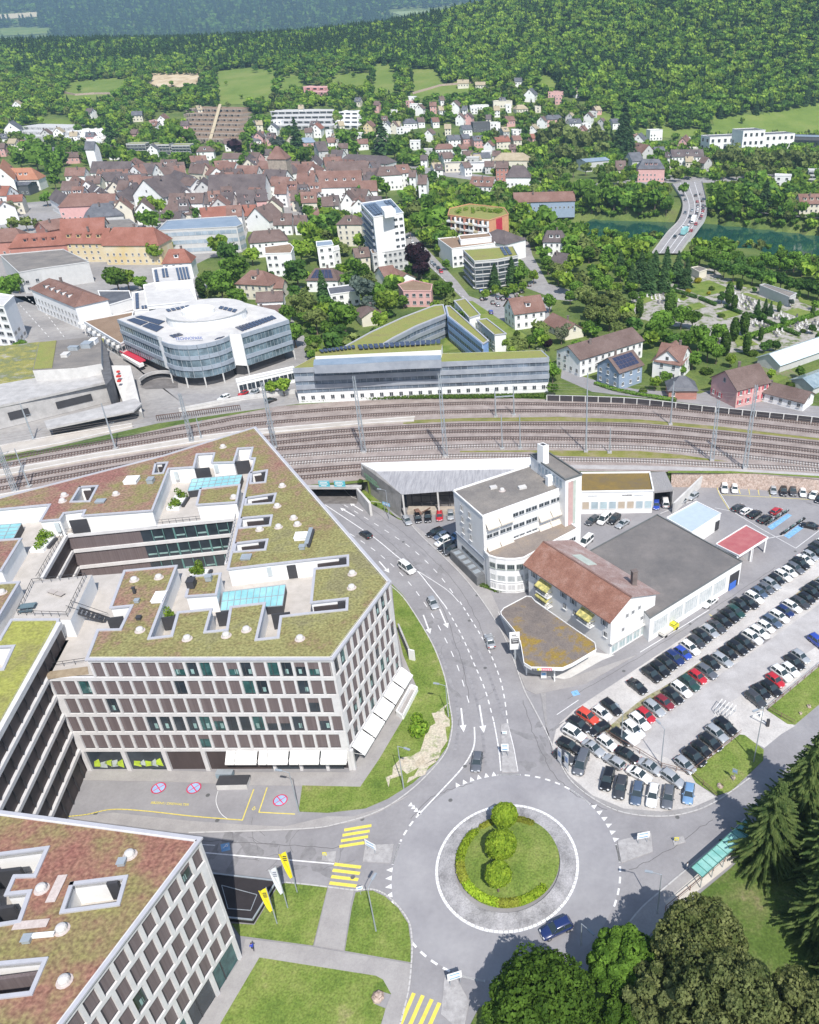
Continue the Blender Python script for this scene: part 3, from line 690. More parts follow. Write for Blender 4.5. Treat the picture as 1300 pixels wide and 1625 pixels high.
def roofpiece(root,poly,z0,z1,holes=(),m=None,wall=None,name='green_roof',rim=.45,skip=()):
    """block whose top is a planted roof with a pale rim"""
    mbk=MB();mbk.prism(poly,z0,z1,mt=0,ms=0,holes=holes,top=False)
    if skip:
        nf=[]
        for f in mbk.f:
            p,q=mbk.v[f[0]],mbk.v[f[1]]
            if any((abs(p[0]-a[0])+abs(p[1]-a[1])<.02 and abs(q[0]-b[0])+abs(q[1]-b[1])<.02) or (abs(q[0]-a[0])+abs(q[1]-a[1])<.02 and abs(p[0]-b[0])+abs(p[1]-b[1])<.02) for a,b in skip):
                u=(Vector(q[:2])-Vector(p[:2])).normalized();n_=Vector((-u.y,u.x))*.62
                for i in f: mbk.v[i]=(mbk.v[i][0]+n_.x,mbk.v[i][1]+n_.y,mbk.v[i][2])
    _B(mbk,'upper_wall',wall or white,root)
    g=MB();g.prism(poly,z1-.12,z1-.12,holes=holes);g.f=[f for f in g.f if len(f)==3 or len(f)==4 and abs(g.v[f[0]][0]-g.v[f[2]][0])+abs(g.v[f[0]][1]-g.v[f[2]][1])>1e-6 and not(g.v[f[0]][:2]==g.v[f[3]][:2])];g.m=[0]*len(g.f)
    _B(g,name,m or sedum_m,root)
    e=MB()
    for l in [poly]+list(holes):
        for i in range(len(l)):
            p,q=Vector(l[i]),Vector(l[(i+1)%len(l)]);d_=(q-p)
            if d_.length<.01: continue
            d_.normalize();p2=p-d_*rim*.48;q2=q+d_*rim*.48;zz=z1-.04+(i%3)*.004
            e.bar((p2.x,p2.y,zz),(q2.x,q2.y,zz),rim,.26)
    _B(e,'parapet_rim',rim_m,root)
def R2(pix,z=Rz): return xy(pix,z)
cx=P(300,900,Rz)
camp=empty('office_building',(cx.x,cx.y,0),0,'huge angular office complex with red-green sedum roofs, terraces and gridded pale facades','office building')
t1=tl(0,660,5.909);t2=tl(200,680,5.909);t3=tl(0,850,5.909);t4=tl(200,850,5.909);t5=tl(400,850,5.417);tq=tl(350,650,3.25)
A_=(405,678);E_=(619,923);S_=(527,1046);J_=(61,1047);W_=(-75,1290)
outline=R2([A_,E_,S_,J_,W_,(-190,1290),(-190,838),(0,790),(260,723)])
cy=xy([(104,847),(376,820),(360,897),(62,920)],Tz)
core=MB()
# core is set back behind the facades
def inset(a,b,d):
    a,b=Vector(a),Vector(b);u=(b-a).normalized();return Vector((-u.y,u.x))*d
ol=outline
core.prism(ol,0,Tz-.05,mt=1,ms=0,holes=[cy],top=False)
# shrink core slightly so that windows sit in front: build as walls only where no facade
core=MB()
idx={'A':0,'E':1,'S':2,'J':3,'W':4}
ins=.62
def offs(poly,ds):
    out=[];n=len(poly)
    ar=sum(poly[i][0]*poly[(i+1)%n][1]-poly[(i+1)%n][0]*poly[i][1] for i in range(n));sg=1 if ar>0 else -1
    L=[]
    for i in range(n):
        a,b=Vector(poly[i]),Vector(poly[(i+1)%n]);u=(b-a).normalized();nrm=Vector((-u.y,u.x))*sg;L.append((a+nrm*ds[i],u))
    for i in range(n):
        (p,u),(q,v_)=L[i-1],L[i];cr=u.x*v_.y-u.y*v_.x
        if abs(cr)<1e-4: out.append(tuple(q));continue
        t=((q.x-p.x)*v_.y-(q.y-p.y)*v_.x)/cr;out.append((p.x+u.x*t,p.y+u.y*t))
    return out
co=offs(ol,[.62]*9)
core.prism(co,0,Tz-.06,holes=[cy],top=False);_B(core,'core_wall',core_m,camp)
tm=MB();tm.prism(co,Tz-.05,Tz,holes=[cy],mt=0,ms=0);_B(tm,'terrace',terr_m,camp)
# facades
facade(camp,P(*S_,Rz),P(*E_,Rz),LV[:6],10,.5,.76,3,maxw=60,openf=.25)
pS=P(*S_,Rz);pJ=P(*J_,Rz);p138=P(138,1046.5,Rz)
u_=(Vector(pS[:2])-Vector(pJ[:2]));
facade(camp,(p138.x,p138.y),(pS.x,pS.y),LV[:2],18,0,.80,5,openf=.6)
facade(camp,(pJ.x,pJ.y),(pS.x,pS.y),LV[1:6],21,.5,.82,8,openf=.14,glassrow=(2,),maxw=110)
# east side facade, upper band
pe,pa=P(*E_,Rz),P(*A_,Rz)
facade(camp,(pe.x,pe.y),(pa.x,pa.y),[Rz,21.29,13.5,5.4],14,.5,.7,9,maxw=30)
# west wing facade facing right, dark with pale bands
pw=P(*W_,Rz);a=Vector((pJ.x,pJ.y));b=Vector((pw.x,pw.y));u=(a-b).normalized();nn=Vector((u.y,-u.x))
a0=P(92,988,Rz);a=Vector((a0.x,a0.y));yaw=math.atan2(u.y,u.x);Lw=(a-b).length
wf=MB();wd=MB();wp_=MB()
for r,z in enumerate(LV[:-1]):
    c=(a+b)/2+nn*.10;wf.box((c.x,c.y,z-.35),(Lw,.7,.7 if r else .9),yaw)
    zb=LV[r+1];c=(a+b)/2-nn*.12;wd.box((c.x,c.y,(z-.7+zb)/2),(Lw,.2,z-.7-zb),yaw)
    k=0
    while k*2.7<Lw:
        c=b+u*(k*2.7)+nn*.0;wp_.box((c.x,c.y,(z-.7+zb)/2),(.10,.10,z-.7-zb-.01),yaw);k+=1
_B(wf,'floor_band',frame_m,camp);b_=len(wd.v);wd.v+=wp_.v;wd.f+=[tuple(b_+i for i in f) for f in wp_.f];wd.m+=[1]*len(wp_.f);_B(wd,'dark_cladding',[mat('dark_brown_cladding',(.055,.042,.042),.6,base2=(.085,.065,.062),scale=.3,stretch=(1,1,.2)),dark],camp)
# ground floor of the south front
a=Vector((pJ.x,pJ.y));b=Vector((pS.x,pS.y));L=(b-a).length;u=(b-a)/L;nn=Vector((u.y,-u.x));yaw=math.atan2(u.y,u.x)
gf=MB();gd=MB()
def at(s,d=0.): q=a+u*s+nn*d;return q.x,q.y
gf.box((*at(L/2,-.3),LV[5]-.3),(L,.6,.6),yaw)
for s in (.4,7.2,14.,20.6,32,36.5,41,45.5,L-.4): gf.box((*at(s,-.3),(LV[5]-.6)/2),(.7 if s<31 else .5,.58,LV[5]-.6),yaw)
_B(gf,'ground_floor_frame',frame_m,camp)
gd.box((*at(24,-.5),(LV[5]-.6)/2),(20,.1,LV[5]-.62),yaw);_B(gd,'dark_gate_wall',MATS['dark_brown_cladding'],camp)
for s in (3.8,10.6):
    g1=MB();g1.box((*at(s,-.45),(LV[5]-.6)/2),(6.0,.1,LV[5]-.62),yaw);o=_B(g1,'display_window',glass,camp)
    g1=MB();rg=random.Random(int(s))
    for k in range(5):
        cs=s-2.6+k*.95;g1.cur=k%2;g1.face([(*at(cs,-.38),.5+rg.random()),(*at(cs+1.2,-.38),.4+rg.random()*.6),(*at(cs+rg.uniform(1,1.6),-.38),1.8+rg.random()*1.3),(*at(cs+.3,-.38),1.5+rg.random()*.8)])
    _B(g1,'window_graphic',[mat('lime_graphic',(.45,.60,.05),.6,vary=.2),mat('grey_graphic',(.45,.5,.48),.6,vary=.2)],camp)
g1=MB();g1.box((*at(37.5,-.45),(LV[5]-.6)/2),(L-33,.1,LV[5]-.62),yaw);_B(g1,'ground_floor_glazing',glass,camp)
def awning(root,p,q,nn,z1=5.0,z0=3.0,out=2.6,m=awn_m):
    mbx=MB();p=Vector(p);q=Vector(q);o1=p+nn*out;o2=q+nn*out
    for dz in (0,-.07): mbx.face([(p.x,p.y,z1+dz),(o1.x,o1.y,z0+dz),(o2.x,o2.y,z0+dz),(q.x,q.y,z1+dz)])
    mbx.bar((o1.x,o1.y,z0-.1),(o2.x,o2.y,z0-.1),.12,.28)
    mbx.bar((p.x,p.y,z1-1.6),(o1.x,o1.y,z0),.05);mbx.bar((q.x,q.y,z1-1.6),(o2.x,o2.y,z0),.05)
    _B(mbx,'awning',[m],root)
ss=[L-17.9,L-15.2,L-12.0,L-10.6,L-7.6,L-6.5,L-3.4,L-1.0]
for s0,s1 in ((L-20.6,L-19.1),(L-19.0,L-15.4),(L-15.1,L-13.7),(L-13.6,L-10.2),(L-9.9,L-8.4),(L-8.3,L-5.0),(L-4.7,L-.4)):
    awning(camp,at(s0,.02),at(s1,.02),nn,4.9,3.5,1.5)
a=Vector((pS.x,pS.y));b=Vector((pe.x,pe.y));L=(b-a).length;u=(b-a)/L;nn=Vector((u.y,-u.x));yaw=math.atan2(u.y,u.x)
g1=MB();g1.box((*at(L/2,-.5),(LV[5])/2),(L-.4,.1,LV[5]-.02),yaw);_B(g1,'ground_floor_glazing',glass,camp)
gf=MB();gf.box((*at(L/2,-.25),LV[5]-.25),(L,.5,.5),yaw)
for k in range(7): gf.box((*at(.3+k*(L-.6)/6,-.25),(LV[5]-.5)/2),(.45,.48,LV[5]-.5),yaw)
_B(gf,'ground_floor_frame',frame_m,camp)
for k in range(5): awning(camp,at(.9+k*4.1,.02),at(.9+k*4.1+3.75,.02),nn,5.0,3.5,2.1)
# --- upper roofs
M=[A_,E_,S_]+[(138,1046.5)]+t3(920,885,1130,880,1240,655,1040,675,1170,330)+[(280,898)]+t4(215,965,430,940,490,720,800,690,740,905,950,885,985,670)+[(420,957)]+t5(35,895,225,875,250,695,510,665,815,635,820,540,510,575,540,285,825,255,825,170,545,200)+[(362,903),(396,752),(400,746),(405,727),(397,727),(401,710),(377.7,711.5),(371,733)]+t2(805,320,830,230,665,240,635,360,400,375)+[(241.5,810)]+t1(775,935,800,885,600,910,560,970,380,985,470,830)+[(0,808),(-190,868),(-190,838),(0,790),(260,723)]
H1=[[(399,750),(424,746),(421,765),(397.5,767)],[(391,790),(437.7,783),(433.7,797.7),(389.4,801)],[(383,822),(431.5,817.7),(428.5,833.7),(380,838)],[(374,862),(424.5,856),(421,872),(371.5,876)],[(247,735),(266,733.5),(259,750.5),(243,752)],t1(750,665,915,655,840,800,665,805)]
rA,rE,rS,r138,rJ,rW,r92=R2([A_,E_,S_,(138,1046.5),J_,(-75,1290),(92,988)])
roofpiece(camp,R2(M),Tz,Rz,[R2(h) for h in H1],skip=[(rA,rE),(rE,rS),(rS,r138)])
for pts,m in ((t2(700,565,1065,525,1035,690,665,715),sedum_m),(t4(610,385,885,355,845,550,565,570),sedum_m),([(-120,862),(33,855),(0,908),(-60,985),(-120,985)],sedum_m),([(-120,932),(30,924),(0,974),(-15,996),(-120,996)][:4]+[(-120,1010)],sedum_m)):
    if pts[0][0]<0 and pts[0][1]<900: pts=[(-120,866),(33,855),(2,905),(-120,917)]
    roofpiece(camp,R2(pts),Tz,Rz,m=m)
roofpiece(camp,R2([(18.6,983.7),(92,983),(92,988),(61,1047),(-75,1290),(-190,1290),(-190,1120),(0,1015)]),Tz,Rz,[R2([(-12,1027),(22,1025),(5,1062),(-30,1064)])],m=sedum_g,skip=[(rJ,rW),(r92,rJ)])
for h in H1+[t5(510,575,815,635,820,540,510,570),t5(540,285,825,255,825,170,545,205)]:
    q=[Vector(c_) for c_ in R2(h,Tz)];i=sorted(range(4),key=lambda j:-(q[j].y+q[(j+1)%4].y))[0];a,b=q[i],q[(i+1)%4]
    if h in H1: lo_=R2(h);a,b=Vector(lo_[i]),Vector(lo_[(i+1)%4])
    else: lo_=R2(h);i=sorted(range(4),key=lambda j:-(lo_[j][1]+lo_[(j+1)%4][1]))[0];a,b=Vector(lo_[i]),Vector(lo_[(i+1)%4])
    c=a.lerp(b,.56);d_=(b-a);mbx=MB();mbx.box((c.x,c.y-.25,Tz+1.5),(d_.length*.78,.3,2.7),math.atan2(d_.y,d_.x));mbx.cur=1;e=a.lerp(b,.85 if b.x>a.x else .15);mbx.box((e.x,e.y-.5,Tz+1.9),(1.3,.3,3.3),math.atan2(d_.y,d_.x));_B(mbx,'well_opening',[core_m,dark],camp)
# stair deck with railings
dk=R2([(49,923),(146,912),(112,984),(21,981)],Rz-.2);mbx=MB();mbx.prism(dk,Tz,Rz-.2,mt=1,ms=0);_B(mbx,'roof_deck',[white,terr_m],camp)
def railing(root,pts,z,h=1.05,close=True,name='railing'):
    mbx=MB();k=len(pts)
    for i in range(k if close else k-1):
        p,q=Vector(pts[i]),Vector(pts[(i+1)%k]);Lq=(q-p).length;n=max(1,int(Lq/1.3))
        mbx.bar((*p,z+h),(*q,z+h),.06);mbx.bar((*p,z+h*.5),(*q,z+h*.5),.035)
        for j in range(n): r=p+(q-p)*j/n;mbx.box((r.x,r.y,z+h/2),(.05,.05,h))
    _B(mbx,name,dark,root)
cdk=Vector((sum(p[0] for p in dk)/4,sum(p[1] for p in dk)/4));ind=[tuple(cdk+(Vector(p)-cdk)*.86) for p in dk]
railing(camp,ind,Rz-.2)
# exterior steel stair from the deck
sp=P(110,962,Rz);mbx=MB()
for k in range(9): mbx.box((sp.x+.2+k*.55,sp.y+k*.12,Rz-.3-k*.42),(.5,1.5,.06),.2)
for s in (-.7,.7): mbx.bar((sp.x,sp.y+s,Rz+.7),(sp.x+4.9,sp.y+1+s,Rz-2.9),.06);mbx.bar((sp.x,sp.y+s,Rz-.3),(sp.x+4.9,sp.y+1+s,Rz-3.9),.12,.3)
_B(mbx,'steel_stair',dark,camp)
# courtyard: floor bands, glazing and blinds
cyv=[Vector(p) for p in cy]
cf=MB();cg=MB();cb=MB();ck=MB()
for (p,q,gl) in ((cyv[0],cyv[1],.42),(cyv[3],cyv[0],2.),(cyv[1],cyv[2],2.)):
    d_=(q-p);L=d_.length;d_/=L;nr=Vector((d_.y,-d_.x));yw=math.atan2(d_.y,d_.x)
    if ((cyv[0]+cyv[2])/2-p).dot(nr)<0: nr=-nr
    for r,z in enumerate(LV[1:5]):
        c=(p+q)/2+nr*.25;cf.box((c.x,c.y,z-.35),(L-1,.5,.7),yw)
        zb=LV[r+2];zm=(z-.7+zb)/2;hh=z-.7-zb
        if gl<1:
            e=p+d_*L*gl;c=(p+e)/2+nr*.1;cb.box((c.x,c.y,zm),(L*gl,.1,hh),yw);c=(e+q)/2+nr*.1;cg.box((c.x,c.y,zm),(L*(1-gl),.08,hh),yw)
            for k in range(1,9):
                c=e+(q-e)*k/9+nr*.2;ck.box((c.x,c.y,zm),(.12 if k%3 else .3,.06,hh-.01),yw)
                if k%2==0 or r==1: c=e+(q-e)*(k-.5)/9+nr*.17;ck.cur=1;ck.box((c.x,c.y,zb+.9),(1.7,.03,.35),yw);ck.cur=0
        else:
            ck2=MB();c=(p+q)/2+nr*.1;ck2.box((c.x,c.y,zm),(L,.1,hh),yw);_B(ck2,'dark_cladding',MATS['dark_brown_cladding'],camp)
_B(cf,'courtyard_floor_band',frame_m,camp);_B(cg,'courtyard_glazing',glass,camp);_B(cb,'courtyard_cladding',[blind_m,MATS['dark_brown_cladding']],camp);_B(ck,'glazing_mullion',[mat('teal_mullion',(.12,.25,.23),.4,vary=.1),mat('office_interior',(.25,.38,.36),.7,vary=.3)],camp)
mbx=MB();q=[tuple(c_) for c_ in cyv];mbx.face([(x,y,LV[4]) for x,y in q][::-1]);mbx.face([(x,y,LV[4]) for x,y in q]) if False else None
_B(mbx,'courtyard_floor',terr_m,camp)
railing(camp,[tuple(cyv[0]),tuple(cyv[1]),tuple(cyv[2])],Tz,close=False)
railing(camp,xy([(104,846),(60,922)],Tz),Tz,1.1,close=False)
# terrace front strip at lower left
mbx=MB();mbx.prism(xy([(72,1067),(139,1058),(141,1070),(76,1078)],Tz),Tz,Tz+.08);_B(mbx,'planted_strip',mat('dry_sedum',(.27,.21,.14),.95,base2=(.36,.29,.2),scale=1),camp)
railing(camp,xy([(84,1060),(138,1052)],Tz),Tz,close=False)
# skylight roofs of teal glass
def skylight(root,pix,z,rows,cols,h=1.6):
    p=[Vector(c_) for c_ in xy(pix,z+h)];mbx=MB();mbx.prism([tuple(c_) for c_ in p],z,z+h-.02,ms=0,mt=0);_B(mbx,'skylight_base',dark,root)
    g=MB();g.prism([tuple(c_) for c_ in p],z+h,z+h+.05);_B(g,'skylight_glass',mat('aqua_glass',(.20,.47,.50),.15,base2=(.34,.62,.64),scale=.2,spec=.6),root)
    f=MB()
    for i in range(cols+1):
        a_=p[0]+(p[1]-p[0])*i/cols;b_=p[3]+(p[2]-p[3])*i/cols;f.bar((*a_,z+h+.1),(*b_,z+h+.1),.1)
    for i in range(rows+1):
        a_=p[0]+(p[3]-p[0])*i/rows;b_=p[1]+(p[2]-p[1])*i/rows;f.bar((*a_,z+h+.12),(*b_,z+h+.12),.1)
    _B(f,'skylight_bars',metal,root)
skylight(camp,t2(620,478,1092,436,1065,525,580,590),Tz,3,8)
skylight(camp,t5(-250,490,290,425,262,605,-270,650),Tz,2,10)
skylight(camp,t1(-300,1050,205,1010,130,1150,-350,1200),Tz,4,5)
# doors and narrow windows in the white terrace walls
def wallslot(px,py,w_,h_,m,yaw,name,z=Tz+1.9):
    p=P(px,py,z);mbx=MB();mbx.box((p.x,p.y,z),(w_,.25,h_),yaw);_B(mbx,name,m,camp)
pa_=xy([(0,0+900),(1,900)],Tz)
yn=math.atan2(*(lambda v:(v[1],v[0]))((Vector(R2([(498,903)])[0])-Vector(R2([(362,903)])[0]))))
yn=math.atan2((Vector(R2([(500.6,887)])[0])-Vector(R2([(362,903)])[0])).y,(Vector(R2([(500.6,887)])[0])-Vector(R2([(362,903)])[0])).x)
for x,y,w_,h_ in [(391,914,1.6,2.9),(464,907,1.6,2.9),(480,904,1.6,2.9),(370,810,1.6,3.),(127,835,3.2,3.),(335,764,0,0)]:
    if w_: wallslot(x,y,w_,h_,dark,yn,'terrace_door',Tz+1.6)
for x,y in [(280,755),(344,744),(92,837),(428,907)]: wallslot(x,y,.8,2.0,mat('light_panel',(.5,.55,.56),.4,vary=.05),yn,'slot_window',Tz+2.2)
for x,y,w_,h_ in [(322,752,3.4,2.9),(386,742,3.2,3.4),(448,985,3.0,3.2),(361,981,3.2,2.8),(275,988,3.2,2.6),(186,990,2.5,2.8)]: wallslot(x,y,w_,h_,dark,yn,'terrace_opening',Tz+1.6)
# roof domes, vents and hatches
dome_m=mat('acrylic_dome',(.56,.54,.52),.4,vary=.03)
def dome(root,x,y,z=Rz,r=.58):
    p=P(x,y,z);d_=MB();rg=mat('gravel_ring',(.45,.38,.35),.95,base2=(.55,.48,.45),scale=3)
    d_.cone((p.x,p.y,z-.11),(p.x,p.y,z-.07),r*1.45,r*1.4,12,1);d_.cone((p.x,p.y,z-.07),(p.x,p.y,z+.3),r*1.05,r,12,0)
    for k in range(3):
        a_,b_=k/3*math.pi/2,(k+1)/3*math.pi/2;d_.cone((p.x,p.y,z+.3+.35*math.sin(a_)),(p.x,p.y,z+.3+.35*math.sin(b_)),r*math.cos(a_),max(.02,r*math.cos(b_)),12,0,cap=False)
    _B(d_,'roof_dome',[dome_m,rg],root)
for x,y in [(354,709),(184,784),(102,786),(99,795),(448,771),(440,803),(466,822),(472,832),(442,836),(412,840),(559,910),(558,932),(476,1013),(391,999),(297,1013),(222,1000),(213,920),(252,916),(371,789),(359,1008),(3,940)]: dome(camp,x,y)
def hatch(root,x,y,w_,d_,h,m,yaw=.1,z=Rz,name='roof_hatch'):
    p=P(x,y,z);mbx=MB();mbx.box((p.x,p.y,z+h/2-.05),(w_,d_,h),yaw);mbx.box((p.x,p.y,z+h-.02),(w_+.15,d_+.15,.08),yaw);_B(mbx,name,m,root)
for a_ in [(210,764,2.6,2.6,.7,white),(478,853,2.2,2.2,.6,white),(491,855,.6,5.5,.8,metal),(494,856,.5,5.5,.6,dark),(240,765,1.2,1.6,.9,metal),(160,796,1.8,1.4,.3,metal),(391,885,1.7,1.6,.3,metal),(253,949,1.8,2.8,.4,white),(305,930,1.2,1.6,1.4,dark),(332,920,1.,1.,.9,metal),(480,870,1,1,.6,metal),(214,941,.4,.4,1.2,dark),(218,955,.7,.7,.5,metal),(221,982,.7,.7,.5,dark)]: hatch(camp,*a_)
# planters on the terraces
leaf_g=foliage('bright_leaves',(.10,.20,.02),(.28,.40,.05),1.2)
def leafball(c,r,n,size,rg,sq=(1,1,1),inner=.6):
    v=[];f=[]
    for _ in range(n):
        d_=Vector((rg.gauss(0,1),rg.gauss(0,1),rg.gauss(0,1))).normalized();rr=r*(inner+(1-inner)*rg.random()**.5)
        p=Vector((c[0]+d_.x*rr*sq[0],c[1]+d_.y*rr*sq[1],c[2]+d_.z*rr*sq[2]))
        nrm=(d_+Vector((rg.gauss(0,.5),rg.gauss(0,.5),rg.gauss(0,.5)))).normalized();t=nrm.orthogonal().normalized();t=Matrix.Rotation(rg.random()*6.3,3,nrm)@t;b_=nrm.cross(t)
        s=size*rg.uniform(.6,1.3);k=len(v);v+=[tuple(p-t*s-b_*s*.5),tuple(p+t*s*.2-b_*s*.9),tuple(p+t*s+b_*s*.3),tuple(p-t*s*.3+b_*s*.8)];f.append((k,k+1,k+2,k+3))
    return v,f
def leafobj(name,parts,m,parent=None,loc=None):
    mb=MB()
    for v,f in parts:
        b=len(mb.v);mb.v+=v;mb.f+=[tuple(b+i for i in q) for q in f];mb.m+=[0]*len(f)
    return mb
def planter(x,y,w_,d_,yaw,label,z=Tz):
    p=P(x,y,z);g=empty('planter',(p.x,p.y,z),yaw,label,'planter');mbx=MB();mbx.box((0,0,.35),(w_,d_,.7));mbx.build('planter_box',white,g)
    mbx=MB();mbx.box((w_/2+.35,.4,.3),(.5,d_*.7,.5));mbx.build('bench_seat',dark,g)
    rg=random.Random(int(x));ps=[leafball((rg.uniform(-w_/3,w_/3),rg.uniform(-d_/2.3,d_/2.3),rg.uniform(.9,1.3)),.8,120,.16,rg) for _ in range(6)]+[leafball((0,d_*.3,2.2),.8,120,.16,rg)]
    mb=leafobj('',ps,None);mb.build('foliage',leaf_g,g)
planter(282,800,2.6,5.4,.06,'white planter of bright shrubs between black benches on the north terrace')
planter(69,866,2.6,4.8,.06,'white planter with leafy shrub on the terrace beside the dark courtyard')
planter(266,990,1.5,2.6,.06,'bright green shrub planter tucked into a roof notch of the south wing')
planter(318,912,3,1.5,.06,'low leafy planter behind the small red square roof block')
# table and seats on the deck
tb=P(45,967,Rz-.2);g=empty('picnic_table',(tb.x,tb.y,Rz-.2),.2,'grey picnic table with seats on the concrete roof deck','table');mbx=MB();mbx.box((0,0,.75),(2.4,1.2,.08));mbx.box((0,0,.4),(.2,.6,.7));mbx.build('table_top',mat('slate_blue',(.12,.17,.19),.6,vary=.1),g)
for s in(-1,1): mbx=MB();mbx.box((0,s*1.0,.45),(2.2,.4,.07));mbx.box((-.8,s*1.0,.22),(.1,.3,.42));mbx.box((.8,s*1.0,.22),(.1,.3,.42));mbx.build('bench_seat',MATS['slate_blue'],g)
tb=P(88,942,Rz-.2);g=empty('sun_lounger',(tb.x,tb.y,Rz-.2),-.4,'two-part grey lounger lying flat in the middle of the roof deck','lounger');mbx=MB();mbx.box((-.6,0,.3),(1.6,.9,.1));mbx.box((1.2,.0,.35),(1.5,.9,.1));mbx.build('seat',mat('pale_wood',(.4,.36,.33),.8,vary=.1),g)
mbx=MB()
for x_ in(-1.2,0,.6,1.8):
    for y_ in(-.35,.35): mbx.box((x_,y_,.14),(.06,.06,.28))
mbx.build('legs',dark,g)
tb=P(387,717,Tz);g=empty('parasol',(tb.x,tb.y,Tz),0,'open white parasol in the roof well near the complex tip','parasol')
mbx=MB();mbx.cone((0,0,2.1),(0,0,2.7),1.4,.05,12,cap=False);mbx.build('canopy',awn_m,g);mbx=MB();mbx.cone((0,0,0),(0,0,2.6),.04,.04,6);mbx.build('pole',metal,g)
# ---------------------------------------------------------------- second campus building
tb2=tl(0,1250,3.25)
C2=(318,1331);D2=(40,1700);r2=R2([(-200,1262),C2,D2,(-200,1790)])
cc=P(150,1450,Rz);b2=empty('office_building',(cc.x,cc.y,0),0,'bottom-left angular office block with reddish sedum roof and staggered brown windows','office building')
co=offs(r2,[.6]*4);mbx=MB();mbx.prism(co,0,Rz-.3,top=False);_B(mbx,'core_wall',core_m,b2)
pc,pd=P(*C2,Rz),P(*D2,Rz);pl_=P(-200,1262,Rz)
LV2=[Rz,21.4,17.5,13.5,9.5,5.4]
facade(b2,(pd.x,pd.y),(pc.x,pc.y),LV2,12,.5,.77,21,openf=.06,maxw=90)
facade(b2,(pc.x,pc.y),(pl_.x,pl_.y),[Rz,17.5,9.5],8,.5,.7,22,maxw=4)
a=Vector((pd.x,pd.y));b=Vector((pc.x,pc.y));L=(b-a).length;u=(b-a)/L;nn=Vector((u.y,-u.x));yaw=math.atan2(u.y,u.x)
gf=MB();gf.box((*at(L/2,-.25),LV[5]-.25),(L,.5,.5),yaw);k=0
while .3+k*4.9<L: gf.box((*at(L-.3-k*4.9,-.25),(LV[5]-.5)/2),(.5,.48,LV[5]-.5),yaw);k+=1
_B(gf,'ground_floor_frame',frame_m,b2);k=0
while (k+1)*4.9<L:
    g1=MB();g1.box((*at(L-.3-k*4.9-2.45,-.4),(LV[5]-.5)/2),(4.4,.08,LV[5]-.52),yaw);g1.cur=1;g1.box((*at(L-.3-k*4.9-2.9,-.34),(LV[5]-.5)/2),(.14,.06,LV[5]-.53),yaw);_B(g1,'shop_window',[glass_t if k%2==0 else glass,dark],b2);k+=1
wells=[tb2(-60,350,245,310,180,455,75,458,35,548,155,535,100,690,-60,715),tb2(370,495,650,460,610,600,320,640),tb2(-90,915,235,885,160,1060,-90,1090)]
roofpiece(b2,r2,Rz-.9,Rz,[R2(h) for h in wells],wall=frame_m,m=mat_multi('red_sedum_mat',[(.23,.095,.08),(.26,.14,.10),(.23,.18,.09),(.23,.22,.08),(.20,.185,.09)],.075,fine=.36,fscale=2.4,stops=[.36,.47,.55,.64,.74]))
for h in wells:
    q=R2(h);mbx=MB();mbx.prism(q,Tz,Rz-.3,top=False);_B(mbx,'well_wall',white,b2);mbx=MB();mbx.prism(q,Tz-.02,Tz,mt=0,ms=0);_B(mbx,'well_floor',terr_m,b2)
def wallbox(root,x,y,w_,h_,z,m,yaw,name):
    p=P(x,y,z);mbx=MB();mbx.box((p.x,p.y,z),(w_,.4,h_),yaw);_B(mbx,name,m,root)
yb=math.atan2((Vector(R2(tb2(650,460))[0])-Vector(R2(tb2(370,495))[0])).y,(Vector(R2(tb2(650,460))[0])-Vector(R2(tb2(370,495))[0])).x)
wallbox(b2,150,1412,7.2,2.4,Tz+1.7,MATS['brown_blind_fabric'],yb,'well_blind');wallbox(b2,184,1412,1.2,3.,Tz+2.2,dark,yb,'well_door')
wallbox(b2,22,1560,6,2.4,Tz+1.7,MATS['brown_blind_fabric'],yb,'well_blind');wallbox(b2,0,1395,5.5,3.0,Tz+1.7,dark,yb,'well_opening');wallbox(b2,12,1450,2.2,2.5,Tz+1.6,dark,yb,'well_door')
for x,y in [(66,1410),(98,1474),(206,1356),(102,1556)]: dome(b2,x,y)
for a_ in [(194,1370,.8,.8,.5,metal),(90,1410,.9,3.2,.05,MATS['gravel_ring']),(49,1467,3.4,.8,.05,MATS['gravel_ring']),(44,1492,.8,.8,.5,metal),(66,1486,2.6,.3,.4,white)]: hatch(b2,*a_)
# dark ramp next to the second block
rp=xy([(338,1392),(441,1404),(403,1466),(362,1462),(350,1430)],0);g=empty('ramp_cover',(P(390,1430).x,P(390,1430).y,0),0,'black flat ramp roof beside the flags, partly shaded by the block','roof')
mbx=MB();mbx.prism(rp,.02,.9);_B(mbx,'slab',mat('black_membrane',(.03,.026,.028),.7,vary=.15),g)
mbx=MB()
for i in range(len(rp)): mbx.bar((*rp[i],.95),(*rp[(i+1)%len(rp)],.95),.2,.2)
q=xy([(352,1405),(408,1420),(398,1445),(362,1442)],.9)
for i in range(4): mbx.bar((*q[i],.93),(*q[(i+1)%4],.93),.08,.1)
_B(mbx,'edge_trim',metal,g)
